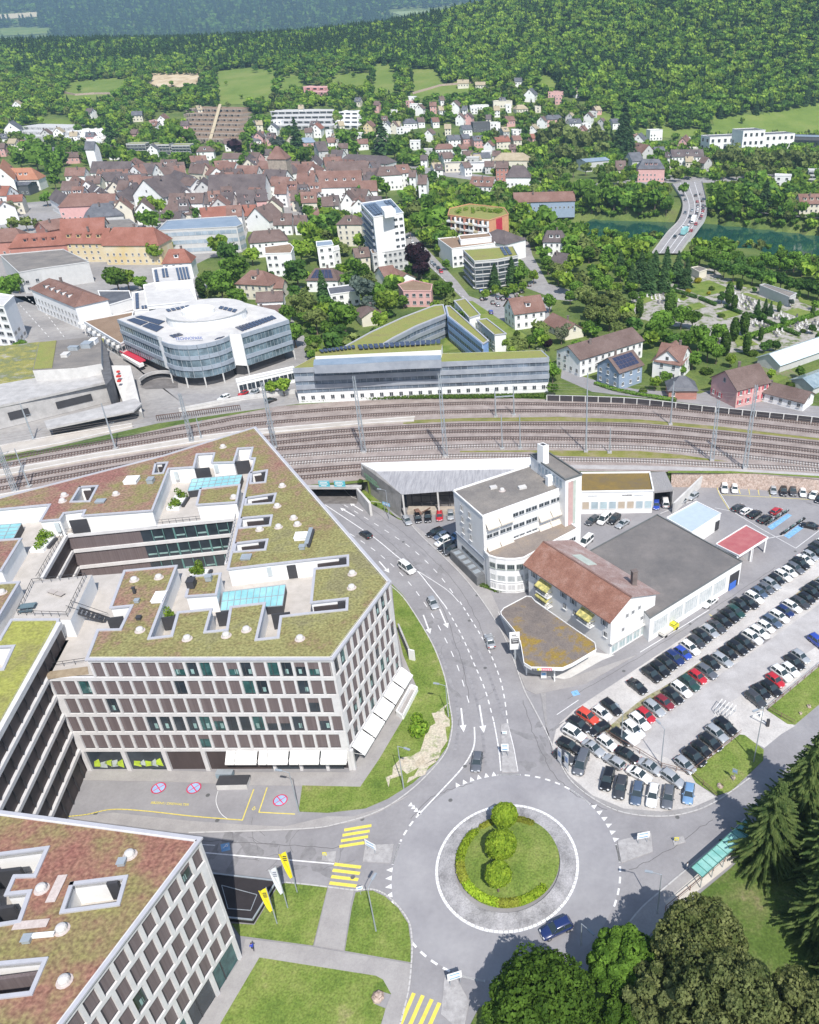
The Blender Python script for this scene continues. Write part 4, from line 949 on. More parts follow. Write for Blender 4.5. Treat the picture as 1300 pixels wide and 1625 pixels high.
# covered steps / dumpsters on the forecourt
p=P(372,1246);g=empty('bin_shelter',(p.x,p.y,0),.03,'low black-topped bin shelter with pale wall on the yellow-lined forecourt','shelter');mbx=MB();mbx.box((0,0,.55),(5.0,1.9,1.1));mbx.build('shelter_wall',pale_con,g);mbx=MB();mbx.box((0,.1,1.15),(5.1,2.0,.1));mbx.build('shelter_top',dark,g)
for k,x in enumerate((352,365)):
    p=P(x,1233,.1);g=empty('waste_container',(p.x,p.y,.1),0,['bluish waste container behind the bin shelter, left one','bluish waste container behind the bin shelter, right one'][k],'container','waste containers');mbx=MB();mbx.box((0,0,.7),(1.3,1.0,1.0));mbx.build('bin_body',mat('bin_grey_blue',(.25,.33,.38),.6,vary=.1),g);mbx=MB();mbx.box((0,0,1.25),(1.36,1.06,.12));mbx.build('lid',metal,g)
# ================================================================ buildings beside the road
def winbox(root,a,u,nn,yaw,s,z,w_,h_,name='window',m=None,fr=None,sill=True,mull=1,sh=None):
    """one window: frame with pane(s), set 3 cm proud of the wall"""
    key=('win',round(w_,2),round(h_,2),mull,(m or glass).name,(fr or white).name,sh.name if sh else None)
    me=WM.get(key)
    if not me:
        mbx=MB();mbx.box((0,-.03,0),(w_,.06,h_),0,0)
        t=.09
        for x_ in (-w_/2+t/2,w_/2-t/2): mbx.box((x_,-.07,0),(t,.07,h_),0,1)
        for z_ in (-h_/2+t/2,h_/2-t/2): mbx.box((0,-.075,z_),(w_-2*t,.07,t),0,1)
        for k in range(1,mull+1): mbx.box((-w_/2+w_*k/(mull+1),-.07,0),(t*.7,.06,h_-2*t),0,1)
        if sill: mbx.box((0,-.12,-h_/2-.06),(w_+.2,.2,.08),0,1)
        mt_=[m or glass,fr or white]
        if sh:
            for x_ in (-w_/2-w_*.27,w_/2+w_*.27): mbx.box((x_,-.05,0),(w_*.45,.06,h_),0,2)
            mt_.append(sh)
        me=bpy.data.meshes.new(name);me.from_pydata(mbx.v,[],mbx.f)
        for q in mt_: me.materials.append(q)
        me.polygons.foreach_set('material_index',mbx.m);WM[key]=me
    o=bpy.data.objects.new(name,me);sc.collection.objects.link(o);o.parent=root
    q=a+u*s+nn*.02;o.location=(q.x-root.location.x,q.y-root.location.y,z-root.location.z);o.rotation_euler=(0,0,yaw);return o
WM={}
def wallframe(p,q):
    a=Vector(p[:2]);b=Vector(q[:2]);L=(b-a).length;u=(b-a)/L;return a,b,L,u,Vector((u.y,-u.x)),math.atan2(u.y,u.x)
def wrow(root,p,q,z,n,w_,h_,s0=None,s1=None,skipk=(),**k):
    a,b,L,u,nn,yaw=wallframe(p,q);s0=L*.5/n if s0 is None else s0;s1=L-L*.5/n if s1 is None else s1
    for i in range(n):
        if i in skipk: continue
        winbox(root,a,u,nn,yaw,s0+(s1-s0)*(i/(n-1) if n>1 else .5),z,w_,h_,**k)
roof_g=mat_multi('gravel_bitumen_roof',[(.16,.15,.145),(.21,.195,.18),(.27,.245,.22)],.16,fine=.16,fscale=5,bump=.1)
moss_r=mat_multi('mossy_canopy_roof',[(.155,.135,.125),(.20,.17,.15),(.26,.18,.055),(.30,.23,.03)],.11,fine=.2,fscale=5,stops=[.36,.47,.54,.62],bump=.2)
moss_b=mat_multi('brown_moss_roof',[(.15,.12,.09),(.19,.14,.06),(.25,.17,.05)],.2,fine=.2,fscale=4,bump=.2)
def flat(root,poly,z0,z1,roofm,wallm,par=.35,pw=.3,wallname='wall',rim=None):
    mbx=MB();mbx.prism(poly,z0,z1,top=False);_B(mbx,wallname,wallm,root)
    mbx=MB();mbx.prism(poly,z1-.1,z1-.1);mbx.f=mbx.f[:1] if len(poly)==4 else [f for f in mbx.f if len(f)==3];mbx.m=[0]*len(mbx.f);_B(mbx,'roof',roofm,root)
    e=MB()
    for i in range(len(poly)):
        p,q=Vector(poly[i]),Vector(poly[(i+1)%len(poly)]);d_=q-p
        if d_.length<.02: continue
        d_.normalize();p2=p-d_*pw*.48;q2=q+d_*pw*.48;zz=z1+par/2-.06+(i%3)*.004;e.bar((p2.x,p2.y,zz),(q2.x,q2.y,zz),pw,par)
    _B(e,'parapet',rim or wallm,root)
def newb(pix,z,label,cat='building',name='building'):
    p=P(*pix,z);return empty(name,(p.x,p.y,z),0,label,cat)
# ---- white office block
HB=18.0
hb=newb((770,928),0,'white five-storey office block with dark gravel roof and slim stair tower',cat='office block',name='office_block')
hp=xy([(719.4,779.4),(766,820),(896,773),(846,738)],HB)
flat(hb,hp,0,HB,roof_g,white)
a,b,L,u,nn,yaw=wallframe(hp[0],hp[1])   # west face
for r in range(3):
    for s in (L*.28,L*.55): winbox(hb,a,u,nn,yaw,s,HB-2.6-r*3.0,1.1,1.5)
mbx=MB();mbx.box((*(a+u*L/2+nn*.12),6.9),(L+.1,.24,.5),yaw);mbx.box((*(a+u*L*.56+nn*.05),4.0),(L*.75,.1,1.1),yaw,1);_B(mbx,'side_band',[mat('blue_grey_trim',(.28,.31,.36),.7,vary=.1),glass],hb)
mbx=MB();c=a+u*L*.5+nn*1.1;mbx.box((c.x,c.y,1.3),(L*.95,2.2,2.6),yaw);_B(mbx,'side_canopy',mat('grey_bus_shelter',(.16,.165,.17),.6,vary=.2),hb)
mbx=MB()
for k in range(5): c=a+u*L*(.15+.17*k)+nn*1.1;mbx.box((c.x,c.y,2.63),(L*.1,1.6,.05),yaw)
_B(mbx,'canopy_panel',metal,hb)
a,b,L,u,nn,yaw=wallframe(hp[1],hp[2])   # south front with ribbons of windows
awb=mat('cream_awning',(.58,.53,.46),.8,vary=.05)
for r in range(3):
    z=HB-2.5-r*3.05
    for k in range(6):
        s0=.6+k*(L-1.2)/6;wd_=(L-1.2)/6
        for j in (0,1): winbox(hb,a,u,nn,yaw,s0+wd_*(.25+.47*j),z,wd_*.42,1.05,fr=mat('aluminium',(.42,.44,.46),.5,vary=.05))
        if (r,k) in ((0,0),(0,1),(2,0),(2,1),(1,4),(1,5),(2,4),(2,5)):
            p=a+u*s0;q=a+u*(s0+wd_*.95);awning(hb,p,q,nn,z+.75,z-.55,1.2,awb)
mbx=MB()
for k in range(4):
    c=a+u*(.35+k*(L-.7)/3)+nn*.08;mbx.box((c.x,c.y,HB-5),(.35,.16,9.6),yaw)
for r in range(4): c=a+u*L/2+nn*.05;mbx.box((c.x,c.y,HB-1.5-r*3.05),(L,.1,.12),yaw)
_B(mbx,'front_rib',white,hb)
# stair tower
ZT=21.5
tp=xy([(842,722),(897.5,762),(923.4,753.5),(871,726)],ZT);tp=xy([(842,722),(897.5,762),(923.4,753.5),(868,717)],ZT)
flat(hb,tp,0,ZT,roof_g,white,rim=mat('roof_edge_slate',(.13,.14,.14),.6,vary=.1),wallname='stair_tower')
a,b,L,u,nn,yaw=wallframe(tp[0],tp[1])
for k in range(7): winbox(hb,a,u,nn,yaw,L*(.28+.1*k),ZT-1.7,.9,1.8,fr=MATS['blue_grey_trim'],m=mat('pale_blue_glass',(.35,.45,.5),.3,vary=.1))
mbx=MB();c=a+u*L*.62+nn*.7;mbx.box((c.x,c.y,ZT-2.4),(1.2,1.4,2.4),yaw);_B(mbx,'roof_unit',white,hb)
a,b,L,u,nn,yaw=wallframe(tp[1],tp[2])
mbx=MB();c=a+u*L*.32+nn*.06;mbx.box((c.x,c.y,ZT/2+4.2),(L*.28,.12,ZT-10),yaw);c=a+u*L*.48+nn*.05;mbx.box((c.x,c.y,ZT/2+4.2),(L*.30,.1,ZT-10.),yaw,1);_B(mbx,'stair_glazing',[mat('pink_tile_strip',(.52,.36,.34),.7,vary=.1),mat('pale_green_glass',(.45,.50,.45),.4,vary=.1)],hb)
ch=xy([(853,723),(862,728.5),(870,725.5),(861.5,720)],ZT);zc=ZT+4.6
ch=xy([(852.5,704),(862,708.5),(871,706.5),(862,702)],zc);mbx=MB();mbx.prism(ch,ZT-.2,zc,mt=0);_B(mbx,'chimney_box',white,hb)
c=Vector((sum(p[0] for p in ch)/4,sum(p[1] for p in ch)/4));mbx=MB();mbx.prism([tuple(c+(Vector(p)-c)*.6) for p in ch],zc,zc+.03);_B(mbx,'chimney_opening',dark,hb)
for x,y,w_,d_,h_,m in [(783,774,1.6,1.1,.5,pale_con),(829,774,1.8,1.2,.5,pale_con)]: p=P(x,y,HB);mbx=MB();mbx.box((p.x,p.y,HB+h_/2-.1),(w_,d_,h_),.4);_B(mbx,'roof_hatch',m,hb)
dome(hb,797,778,HB,.55)
# curved annex
ZA=9.2
ax=xy([(769,873),(771,877),(776,882),(787,885.5),(803,887.5),(818,887.5),(831,885.5),(845,878),(862,868),(917,839),(899,825.5)],ZA)
fl=xy([(769,873),(899,825.5)],ZA)
flat(hb,ax,0,ZA,moss_r if False else mat_multi('stained_gravel_roof',[(.19,.165,.15),(.25,.215,.19),(.30,.24,.18)],.2,fine=.15,bump=.1),white,wallname='annex_wall',par=.3)
for (i,j,n) in ((2,3,1),(3,4,1),(4,5,1),(5,6,1),(6,7,1)):
    a,b,L,u,nn,yaw=wallframe(ax[i],ax[j])
    winbox(hb,a,u,nn,yaw,L/2,7.1,L*.8,1.3,mull=3,fr=mat('green_grey_frame',(.32,.36,.33),.6,vary=.05));winbox(hb,a,u,nn,yaw,L/2,3.9,L*.8,1.7,mull=5,m=mat('grid_glass',(.3,.33,.34),.4,vary=.2));winbox(hb,a,u,nn,yaw,L/2,1.5,L*.8,1.6,mull=1,m=mat('pale_panel',(.55,.55,.55),.6,vary=.05))
a,b,L,u,nn,yaw=wallframe(ax[8],ax[9]);winbox(hb,a,u,nn,yaw,L*.8,7,3,1.2,mull=3)
hedge_m=foliage('low_shrub_leaves',(.05,.10,.015),(.13,.2,.04),1.5)
def hedge(pix,wd_,h_,label,z=0.,m=None,world=None,cat='hedge',name='hedge'):
    pts=world or [P(x,y,z)[:2] for x,y in pix];rg=random.Random(len(label)*7+int(pts[0][0]));c=pts[0];ps=[]
    for p,q in zip(pts,pts[1:]):
        L=math.hypot(q[0]-p[0],q[1]-p[1]);n=max(1,int(L/(wd_*.6)))
        for i in range(n): t=(i+.5)/n;ps.append(leafball((p[0]+(q[0]-p[0])*t-c[0],p[1]+(q[1]-p[1])*t-c[1],h_*.5),wd_*.62,int(60+40*wd_),max(.13,wd_*.13),rg,(1,1,h_/wd_*.8)))
    mb=leafobj('',ps,None);o=mb.build(name,m or hedge_m);o.location=(c[0],c[1],z);return tag(o,label,cat)
hedge([(763,929),(775,933),(790,938),(802,936)],1.2,.6,'low green planting strip under the curved white annex')
# ---- gabled house with filling station
tile_r=mat_multi('weathered_roof_tiles',[(.20,.095,.07),(.26,.135,.10),(.34,.21,.17)],.35,fine=.25,fscale=5,bump=.3)
tile_g=mat_multi('lichened_roof_tiles',[(.24,.15,.13),(.33,.24,.22),(.42,.36,.34)],.35,fine=.25,fscale=5,bump=.3)
sb=newb((965,1054),0,'white two-storey house with big brown tiled roof beside the canopy forecourt',cat='house',name='house')
ze,zr=9.2,12.6
e1=[P(830.5,896,ze),P(968.5,989.4,ze)];e2=[P(916,858,ze),P(1045,941,ze)];rg_=[P(871,863,zr),P(1006,950.6,zr)]
# regularise to a rectangle
u=(e1[1]-e1[0]).normalized();a0=e1[0];Lh=(e1[1]-e1[0]).length;nv=Vector((-u.y,u.x,0));Wd=(e2[1]-e1[1]).dot(nv);mid=(rg_[1]-e1[1]).dot(nv)
def hp_(s,t,z): q=a0+u*s+nv*t;return (q.x,q.y,z)
mbx=MB();o_=.6
for s in (o_,Lh-o_):
    f=[hp_(s,.9,0),hp_(s,Wd-.6,0),hp_(s,Wd-.6,ze-.1),hp_(s,mid,zr-.25),hp_(s,.9,ze-.0)];mbx.face(f if s>1 else f[::-1])
mbx.face([hp_(o_,.9,0),hp_(Lh-o_,.9,0),hp_(Lh-o_,.9,ze),hp_(o_,.9,ze)]);mbx.face([hp_(Lh-o_,Wd-.6,0),hp_(o_,Wd-.6,0),hp_(o_,Wd-.6,ze),hp_(Lh-o_,Wd-.6,ze)])
_B(mbx,'wall',white,sb)
def slab(root,q,th,m,name):
    mbx=MB();q=[Vector(c_) for c_ in q];n_=(q[1]-q[0]).cross(q[2]-q[0]).normalized()
    if n_.z<0: n_=-n_
    t=[c_+n_*th for c_ in q];mbx.face(t);mbx.face(q[::-1])
    for i in range(4): mbx.face([q[i],q[(i+1)%4],t[(i+1)%4],t[i]])
    return _B(mbx,name,m,root)
slab(sb,[hp_(0,0,ze),hp_(Lh,0,ze),hp_(Lh,mid,zr),hp_(0,mid,zr)],.16,tile_r,'roof_slope')
slab(sb,[hp_(0,mid,zr),hp_(Lh,mid,zr),hp_(Lh,Wd,ze-.0),hp_(0,Wd,ze-.0)],.16,tile_g,'roof_slope')
mbx=MB();mbx.bar(hp_(0,mid,zr+.18),hp_(Lh,mid,zr+.18),.35,.15);mbx.bar(hp_(0,-.08,ze),hp_(Lh,-.08,ze),.16);_B(mbx,'ridge_and_gutter',mat('ridge_tile',(.2,.12,.1),.8,vary=.2),sb)
q=hp_(Lh-4.5,Wd-3.2,0);mbx=MB();mbx.box((q[0],q[1],12.2),(1.1,.9,3.6),.4);mbx.box((q[0],q[1],14.1),(1.3,1.1,.2),.4);_B(mbx,'chimney',mat('chimney_brick',(.17,.14,.13),.9,vary=.2),sb)
q1=Vector(hp_(8.5,mid+2.2,0));sl_=(ze-zr)/(Wd-mid);
slab(sb,[hp_(7.5,mid+1.6,zr+sl_*1.6+.2),hp_(12.5,mid+1.6,zr+sl_*1.6+.2),hp_(12.5,mid+4.2,zr+sl_*4.2+.2),hp_(7.5,mid+4.2,zr+sl_*4.2+.2)],.1,MATS['pale_green_glass'],'roof_window')
pa_,pb_=Vector(hp_(o_,.9,0)),Vector(hp_(Lh-o_,.9,0))
shut=mat('blue_grey_shutter',(.30,.34,.38),.7,vary=.05)
for s,z in [(2,7.4),(2.4,4.8),(11.5,7.4),(11.9,4.8),(14.5,7.4),(15,4.8),(Lh-3,7.4),(Lh-2.6,4.8)]:
    a,b,L,uu,nn,yaw=wallframe(pa_,pb_);winbox(sb,a,uu,nn,yaw,s,z,1.0,1.4,sh=shut if z>6 else None)
yel=mat('yellow_awning',(.72,.62,.22),.8,base2=(.25,.26,.10),scale=1.2,stretch=(1,1,1))
for k,(s,zz) in enumerate([(6,6.9),(6,4.2),(19,6.9)]):
    p=a+uu*(s-1.9);q=a+uu*(s+1.9);p,q=Vector(p),Vector(q);mbx=MB();c=(p+q)/2+nn*.75;mbx.box((c.x,c.y,zz-1.9),(3.9,1.5,.18),yaw);_B(mbx,'balcony_slab',white,sb)
    railing(sb,[tuple(p),tuple(p+nn*1.45),tuple(q+nn*1.45),tuple(q)],zz-1.85,1.0,False,'balcony_rail');awning(sb,p,q,nn,zz+.9,zz-.1,1.7,yel)
ga,gb=Vector(hp_(Lh-o_,.9,0)),Vector(hp_(Lh-o_,Wd-.6,0));a,b,L,uu,nn,yaw=wallframe(ga,gb)
for s,z in [(4.5,8),(6.2,8),(8,8.2),(9,5),(3.5,5),(12,5)]: winbox(sb,a,uu,nn,yaw,min(s,L-1.2),z,.8,1.1,sill=False)
for k in range(6): winbox(sb,a,uu,nn,yaw,1.3+k*(L-2.2)/5,1.6,(L-2.2)/5*.85,2.4,m=mat('shop_glass',(.28,.40,.42),.3,base2=(.5,.52,.5),scale=.9),name='shop_window',sill=False)
mbx=MB();c=(a+b)/2+nn*.35;mbx.box((c.x,c.y,3.3),(L+.4,.7,.25),yaw);_B(mbx,'shop_ledge',pale_con,sb)
# canopy over the forecourt
ZC=5.0
cp=newb((842,1058),0,'flat mossy forecourt canopy with white fascia and red and yellow sign',cat='canopy',name='forecourt_canopy')
cpp=xy([(836,946),(800,965),(795,971),(796,976),(816,1000),(826,1018),(829,1035),(831.7,1052),(843,1059),(893,1060),(909,1053),(946,1031),(944,1020),(900,990),(850,955),(843,947)],ZC)
flat(cp,cpp,ZC-.75,ZC,moss_r,white,par=.18,pw=.13,wallname='fascia')
mbx=MB();mbx.prism(cpp,ZC-.74,ZC-.72);_B(mbx,'soffit',pale_con,cp)
for x,y in [(835,1040),(880,1050),(915,1025),(830,985)]:
    p=P(x,y,ZC);mbx=MB();mbx.cone((p.x,p.y,0),(p.x,p.y,ZC-.7),.16,.16,10);_B(mbx,'column',white,cp)
a,b,L,u,nn,yaw=wallframe(cpp[8],cpp[9])
for s0,s1,m in ((.2,.32,mat('sign_yellow',(.75,.68,.05),.5,vary=0)),(.33,.66,mat('sign_red',(.62,.03,.10),.5,vary=0))):
    mbx=MB();c=a+u*L*(s0+s1)/2+nn*.16;mbx.box((c.x,c.y,ZC-.35),(L*(s1-s0),.08,.5),yaw);_B(mbx,'sign_panel',m,cp)
def marks(root,c,u,nn,yaw,z,wd_,h_,n,m,seed=1,off_=.03):
    '''small upright strokes, as far-off lettering'''
    rg=random.Random(seed);mbx=MB()
    for i in range(n):
        s=-wd_/2+wd_*(i+.5)/n;q=c+u*s+nn*off_;hh=h_*rg.choice([1,1,.75]);mbx.box((q.x,q.y,z),(wd_/n*.62,.04,hh),yaw)
        if rg.random()<.6: mbx.box((q.x+u.x*wd_/n*.3,q.y+u.y*wd_/n*.3,z+rg.choice([-.4,0,.4])*hh),(wd_/n*.3,.035,h_*.18),yaw)
    _B(mbx,'sign_lettering',m,root)
marks(cp,a+u*L*.12,u,nn,yaw,ZC-.35,1.3,.38,4,dark,3,.16);marks(cp,a+u*L*.5,u,nn,yaw,ZC-.35,3.1,.26,9,white,4,.22)
sheet('forecourt',xy([(835,1068),(895,1078),(905,1076),(955,1048),(975,1040),(940,1035),(880,1050),(800,985),(790,970),(806,1010),(826,1050)]),.115,pale_con,thick=.11)
py_=P(822,1012,ZC);g=empty('price_sign',(py_.x-.6,py_.y-.8,0),.1,'tall white price pylon standing in front of the mossy canopy','sign')
mbx=MB();mbx.box((0,0,4.9),(2.0,.35,4.2));mbx.build('sign_box',white,g);mbx=MB();mbx.box((0,0,1.4),(.4,.25,2.8));mbx.build('post',metal,g)
mbx=MB();mbx.box((.05,-.2,5.0),(1.5,.03,1.3));mbx.build('sign_panel',dark,g);mbx=MB()
for zz,n_,ww in ((5.35,7,1.2),(4.85,6,1.0)):
    for i in range(n_): mbx.box((-ww/2+ww*(i+.5)/n_+.05,-.23,zz),(ww/n_*.55,.03,.24),0)
mbx.build('price_figures',white,g);mbx=MB()
for i in range(4): mbx.box((-.45+i*.22,-.2,6.45),(.14,.03,.26),0)
for i in range(8): mbx.box((-.55+i*.16,-.2,6.05),(.09,.03,.12),0)
mbx.build('sign_lettering',dark,g)
p=P(863,1076);g=empty('fuel_pump',(p.x,p.y,.12),0,'small blue and white pump under the canopy sign','pump');mbx=MB();mbx.box((0,0,.85),(1.1,.55,1.6));mbx.build('pump_body',white,g);mbx=MB();mbx.box((0,-.3,1.15),(.8,.05,.6));mbx.build('display',blue_m,g)
# ---- big workshop hall
wh=newb((1033,980),0,'large low workshop hall with dark grey gravel roof behind the gabled house',cat='workshop',name='workshop')
ZW=6.3
wp4=xy([(1043,817),(937,874),(1032,981),(1177.5,891)],ZW);mbx=MB()
flat(wh,wp4,0,ZW,mat_multi('dark_gravel_roof',[(.13,.125,.125),(.17,.16,.155),(.23,.21,.2)],.12,fine=.12,fscale=6,bump=.1),white,par=.2,pw=.25,rim=MATS['roof_edge_slate'])
a,b,L,u,nn,yaw=wallframe(wp4[2],wp4[3])
for k in range(5):
    s=2.2+k*(L-6)/5;winbox(wh,a,u,nn,yaw,s+1.2,3.1,(L-6)/5*.86,3.6,mull=5,name='workshop_door',m=mat('frosted_pane',(.42,.46,.47),.5,base2=(.6,.62,.62),scale=.8),sill=False)
mbx=MB();c=a+u*(L-2.2)+nn*.03;mbx.box((c.x,c.y,2.2),(3.4,.1,4.2),yaw);_B(mbx,'open_bay',dark,wh);mbx=MB();c=a+u*(L-2.6)+nn*.12;mbx.box((c.x,c.y,1.0),(2.4,.12,1.9),yaw);_B(mbx,'blue_door',mat('door_blue',(.05,.15,.55),.5,vary=.05),wh)
q=P(1033,930,ZW)
# ---- pale blue shed, red shed
def shed(label,pix,z,rm,wm_,open_=False):
    c=P(*pix[0],z);g=empty('shed',(c.x,c.y,0),0,label,'shed');pl=xy(pix,z)
    if not open_: flat(g,pl,0,z,rm,wm_,par=.2,pw=.2,rim=white);return g,pl
    flat(g,pl,z-.5,z,rm,white,par=.2,pw=.2,rim=white,wallname='fascia')
    return g,pl
g,pl=shed('pale blue flat-roofed white shed behind the workshop hall',[(1057.7,822),(1098,845),(1144,815),(1105,796)],4.6,mat('pale_blue_sheet',(.42,.50,.60),.6,vary=.04),white)
mbx=MB();a,b,L,u,nn,yaw=wallframe(pl[2],pl[1]);c=b*.0+(a+u*1.2)-nn*.05;mbx.box((c.x,c.y,1.6),(1.6,.3,2.6),yaw);_B(mbx,'doorway',dark,g)
g,pl=shed('open car wash bay with dusty red flat roof and white rim',[(1136,863.5),(1173.5,882),(1219,853),(1184,834)],4.4,mat('dusty_red_sheet',(.36,.10,.11),.7,base2=(.42,.15,.15),scale=.5),white,True)
for i,(x,y) in enumerate([pl[1],pl[2],((pl[1][0]+pl[2][0])/2,(pl[1][1]+pl[2][1])/2),pl[3]]):
    mbx=MB();mbx.box((x-.3,y+.3,1.95),(.35,.35,3.9));_B(mbx,'post',white,g)
a,b,L,u,nn,yaw=wallframe(pl[0],pl[3])
mbx=MB();c=(Vector(pl[0])+Vector(pl[3]))/2;mbx.box((c.x+.3,c.y-.4,1.95),((Vector(pl[3])-Vector(pl[0])).length,.2,3.9),yaw);_B(mbx,'back_wall',pale_con,g)
m1=(Vector(pl[1])+Vector(pl[2]))/2;m2_=(Vector(pl[0])+Vector(pl[3]))/2;mbx=MB();mbx.bar((*m1,1.95),(*m2_,1.95),.15,3.9);_B(mbx,'partition',white,g)
# ---- showroom with brown roof
sh_=newb((940,815),0,'white showroom with brown mossy roof and a row of tinted windows',cat='showroom',name='showroom')
ZS=6.6;sp_=xy([(921,751),(922,781),(1037,779),(1031,750)],ZS);flat(sh_,sp_,0,ZS,moss_b,white,par=.35,pw=.35)
a,b,L,u,nn,yaw=wallframe(sp_[1],sp_[2])
tint=[mat('tint_sand',(.50,.42,.33),.4,vary=.08),mat('tint_blue',(.38,.46,.50),.4,vary=.08),mat('tint_teal',(.42,.52,.55),.4,vary=.08)]
for k in range(8): winbox(sh_,a,u,nn,yaw,1.3+k*(L-2.4)/7,2.6,1.9,2.3,m=tint[[0,1,2,1,0,0,1,2][k]],sill=False,mull=0,name='showroom_window')
marks(sh_,a+u*L*.64,u,nn,yaw,5.45,2.6,.42,8,dark,5);marks(sh_,a+u*L*.8,u,nn,yaw,5.4,2.4,.2,12,metal,6);marks(sh_,a+u*L*.16,u,nn,yaw,5.4,2.4,.2,12,metal,7)
gg=newb((1050,790),0,'grey-roofed open garage at the right end of the showroom',cat='garage',name='garage')
gp=xy([(1032,750),(1038,780),(1069,777),(1056,749)],5.4);mbx=MB();mbx.prism(gp,4.9,5.5);_B(mbx,'roof',mat('corrugated_grey',(.24,.235,.235),.8,base2=(.31,.30,.30),scale=1,stretch=(6,1,1)),gg)
mbx=MB();mbx.bar((*gp[0],2.5),(*gp[3],2.5),.3,5.);_B(mbx,'back_wall',con_d,gg)
for i,j in ((0,1),(2,3)): mbx=MB();mbx.bar((*gp[i],2.45),(*gp[j],2.45),.25,4.9);_B(mbx,'side_wall',concrete,gg)
# ---- hangar
hg=newb((636,822),0,'grey corrugated hangar with white parapet, squeezed between railway and road',cat='hangar',name='hangar')
ZH=8.6
q0,q1,q2,q3=[P(x,y,ZH) for x,y in [(573,736),(845,727),(845,744),(596,748)]]
q4,q5=P(637.7,785,ZH-1.6),P(719,779,ZH-1.6);q6=P(760,776,ZH-1.6)
mbx=MB();mbx.prism([(q.x,q.y) for q in (q0,q1,q2,q3)],ZH-1.5,ZH+.25);_B(mbx,'white_parapet',white,hg)
mbx=MB();mbx.face([(*q3[:2],ZH+.0),(*q4[:2],ZH-1.6),(*q6[:2],ZH-1.6),(*q2[:2],ZH+.0)]);_B(mbx,'corrugated_roof',mat('weathered_corrugated',(.25,.25,.265),.75,base2=(.38,.38,.395),scale=.7,stretch=(3,.35,1),fine=.1),hg)
bt=[P(575,775,0),P(636,822,0)]
mbx=MB();mbx.face([(*bt[0][:2],0),(*bt[1][:2],0),(q4.x,q4.y,ZH-1.6),(q0.x,q0.y,ZH-.2)]);mbx.face([(q0.x,q0.y,ZH-.2),(q4.x,q4.y,ZH-1.6),(q3.x,q3.y,ZH)])
_B(mbx,'side_wall',mat('stained_concrete_wall',(.24,.235,.225),.9,base2=(.34,.33,.32),scale=.5),hg)
mbx=MB();mbx.bar((*bt[0][:2],ZH-1),(q4.x,q4.y,ZH-1.4),.25,.3) if False else None
g6=P(722,800,0);
mbx=MB();mbx.face([(q4.x,q4.y+5,0),(q6.x,q6.y+5,0),(q6.x,q6.y+5,ZH-1.2),(q4.x,q4.y+5,ZH-1.2)]);_B(mbx,'back_wall',con_d,hg)
mbx=MB();
for k in range(8):
    t=k/7;x=q4.x+1.5+(q6.x-q4.x-2)*t;mbx.box((x,q4.y+4.7,3.6),(.2,.2,5.4))
for zz in (2.,4.,5.8): mbx.box(((q4.x+q6.x)/2+.8,q4.y+4.7,zz),(q6.x-q4.x-2,.15,.15))
_B(mbx,'glazing_frame',dark,hg)
for t in (0,.45,1): x=q4.x+(q6.x-q4.x)*t;y=q4.y+(q6.y-q4.y)*t;mbx=MB();mbx.box((x+.2,y+.2,(ZH-1.7)/2),(.4,.4,ZH-1.8));_B(mbx,'column',pale_con,hg)
mbx=MB();mbx.box(((q4.x+q6.x)/2,(q4.y+q6.y)/2+1.6,.5),(q6.x-q4.x-1,2.6,1.));_B(mbx,'loading_dock',mat('sandy_concrete',(.42,.37,.31),.9,vary=.15),hg)
mbx=MB();mbx.box((q4.x+3.5,q4.y+1,1.3),(1.2,3,.3),.5);mbx.box((q4.x+5.5,q4.y+1.8,1.4),(3,.2,.2),.9);_B(mbx,'scrap_timber',mat('old_wood',(.2,.12,.09),.9,vary=.2),hg)
a=Vector(bt[0][:2]);b=Vector(bt[1][:2]);uu=(b-a).normalized();nn=Vector((uu.y,-uu.x));yaw=math.atan2(uu.y,uu.x)
L=(b-a).length;gl_=mat('green_lettering',(.22,.40,.25),.7,vary=.1)
for z_,n_,k_ in ((6.0,8,.32),(5.0,9,.36)): marks(hg,a+uu*L*k_,uu,nn,yaw,z_,L*.36,.85,n_,gl_,int(z_),.3)
# pale wall remnants between tunnel and hangar
for k,(x,y,w_,h_) in enumerate([(566,776,2.6,2.8),(572,772,2.4,3.4)]):
    p=P(x,y);o=MB();o.box((0,0,h_/2),(w_,1.0,h_),.5);o=o.build('stone_block',st_m);o.location=(p.x,p.y,0);tag(o,['crumbling pale stone block right beside the underpass mouth, lower one','crumbling pale stone block beside the underpass mouth, higher one'][k],'stone block')
sheet('verge',xy([(573,776),(588,783),(610,803),(632,824),(640,826),(612,812),(590,800),(575,790)]),.11,lawn_m,thick=.1)
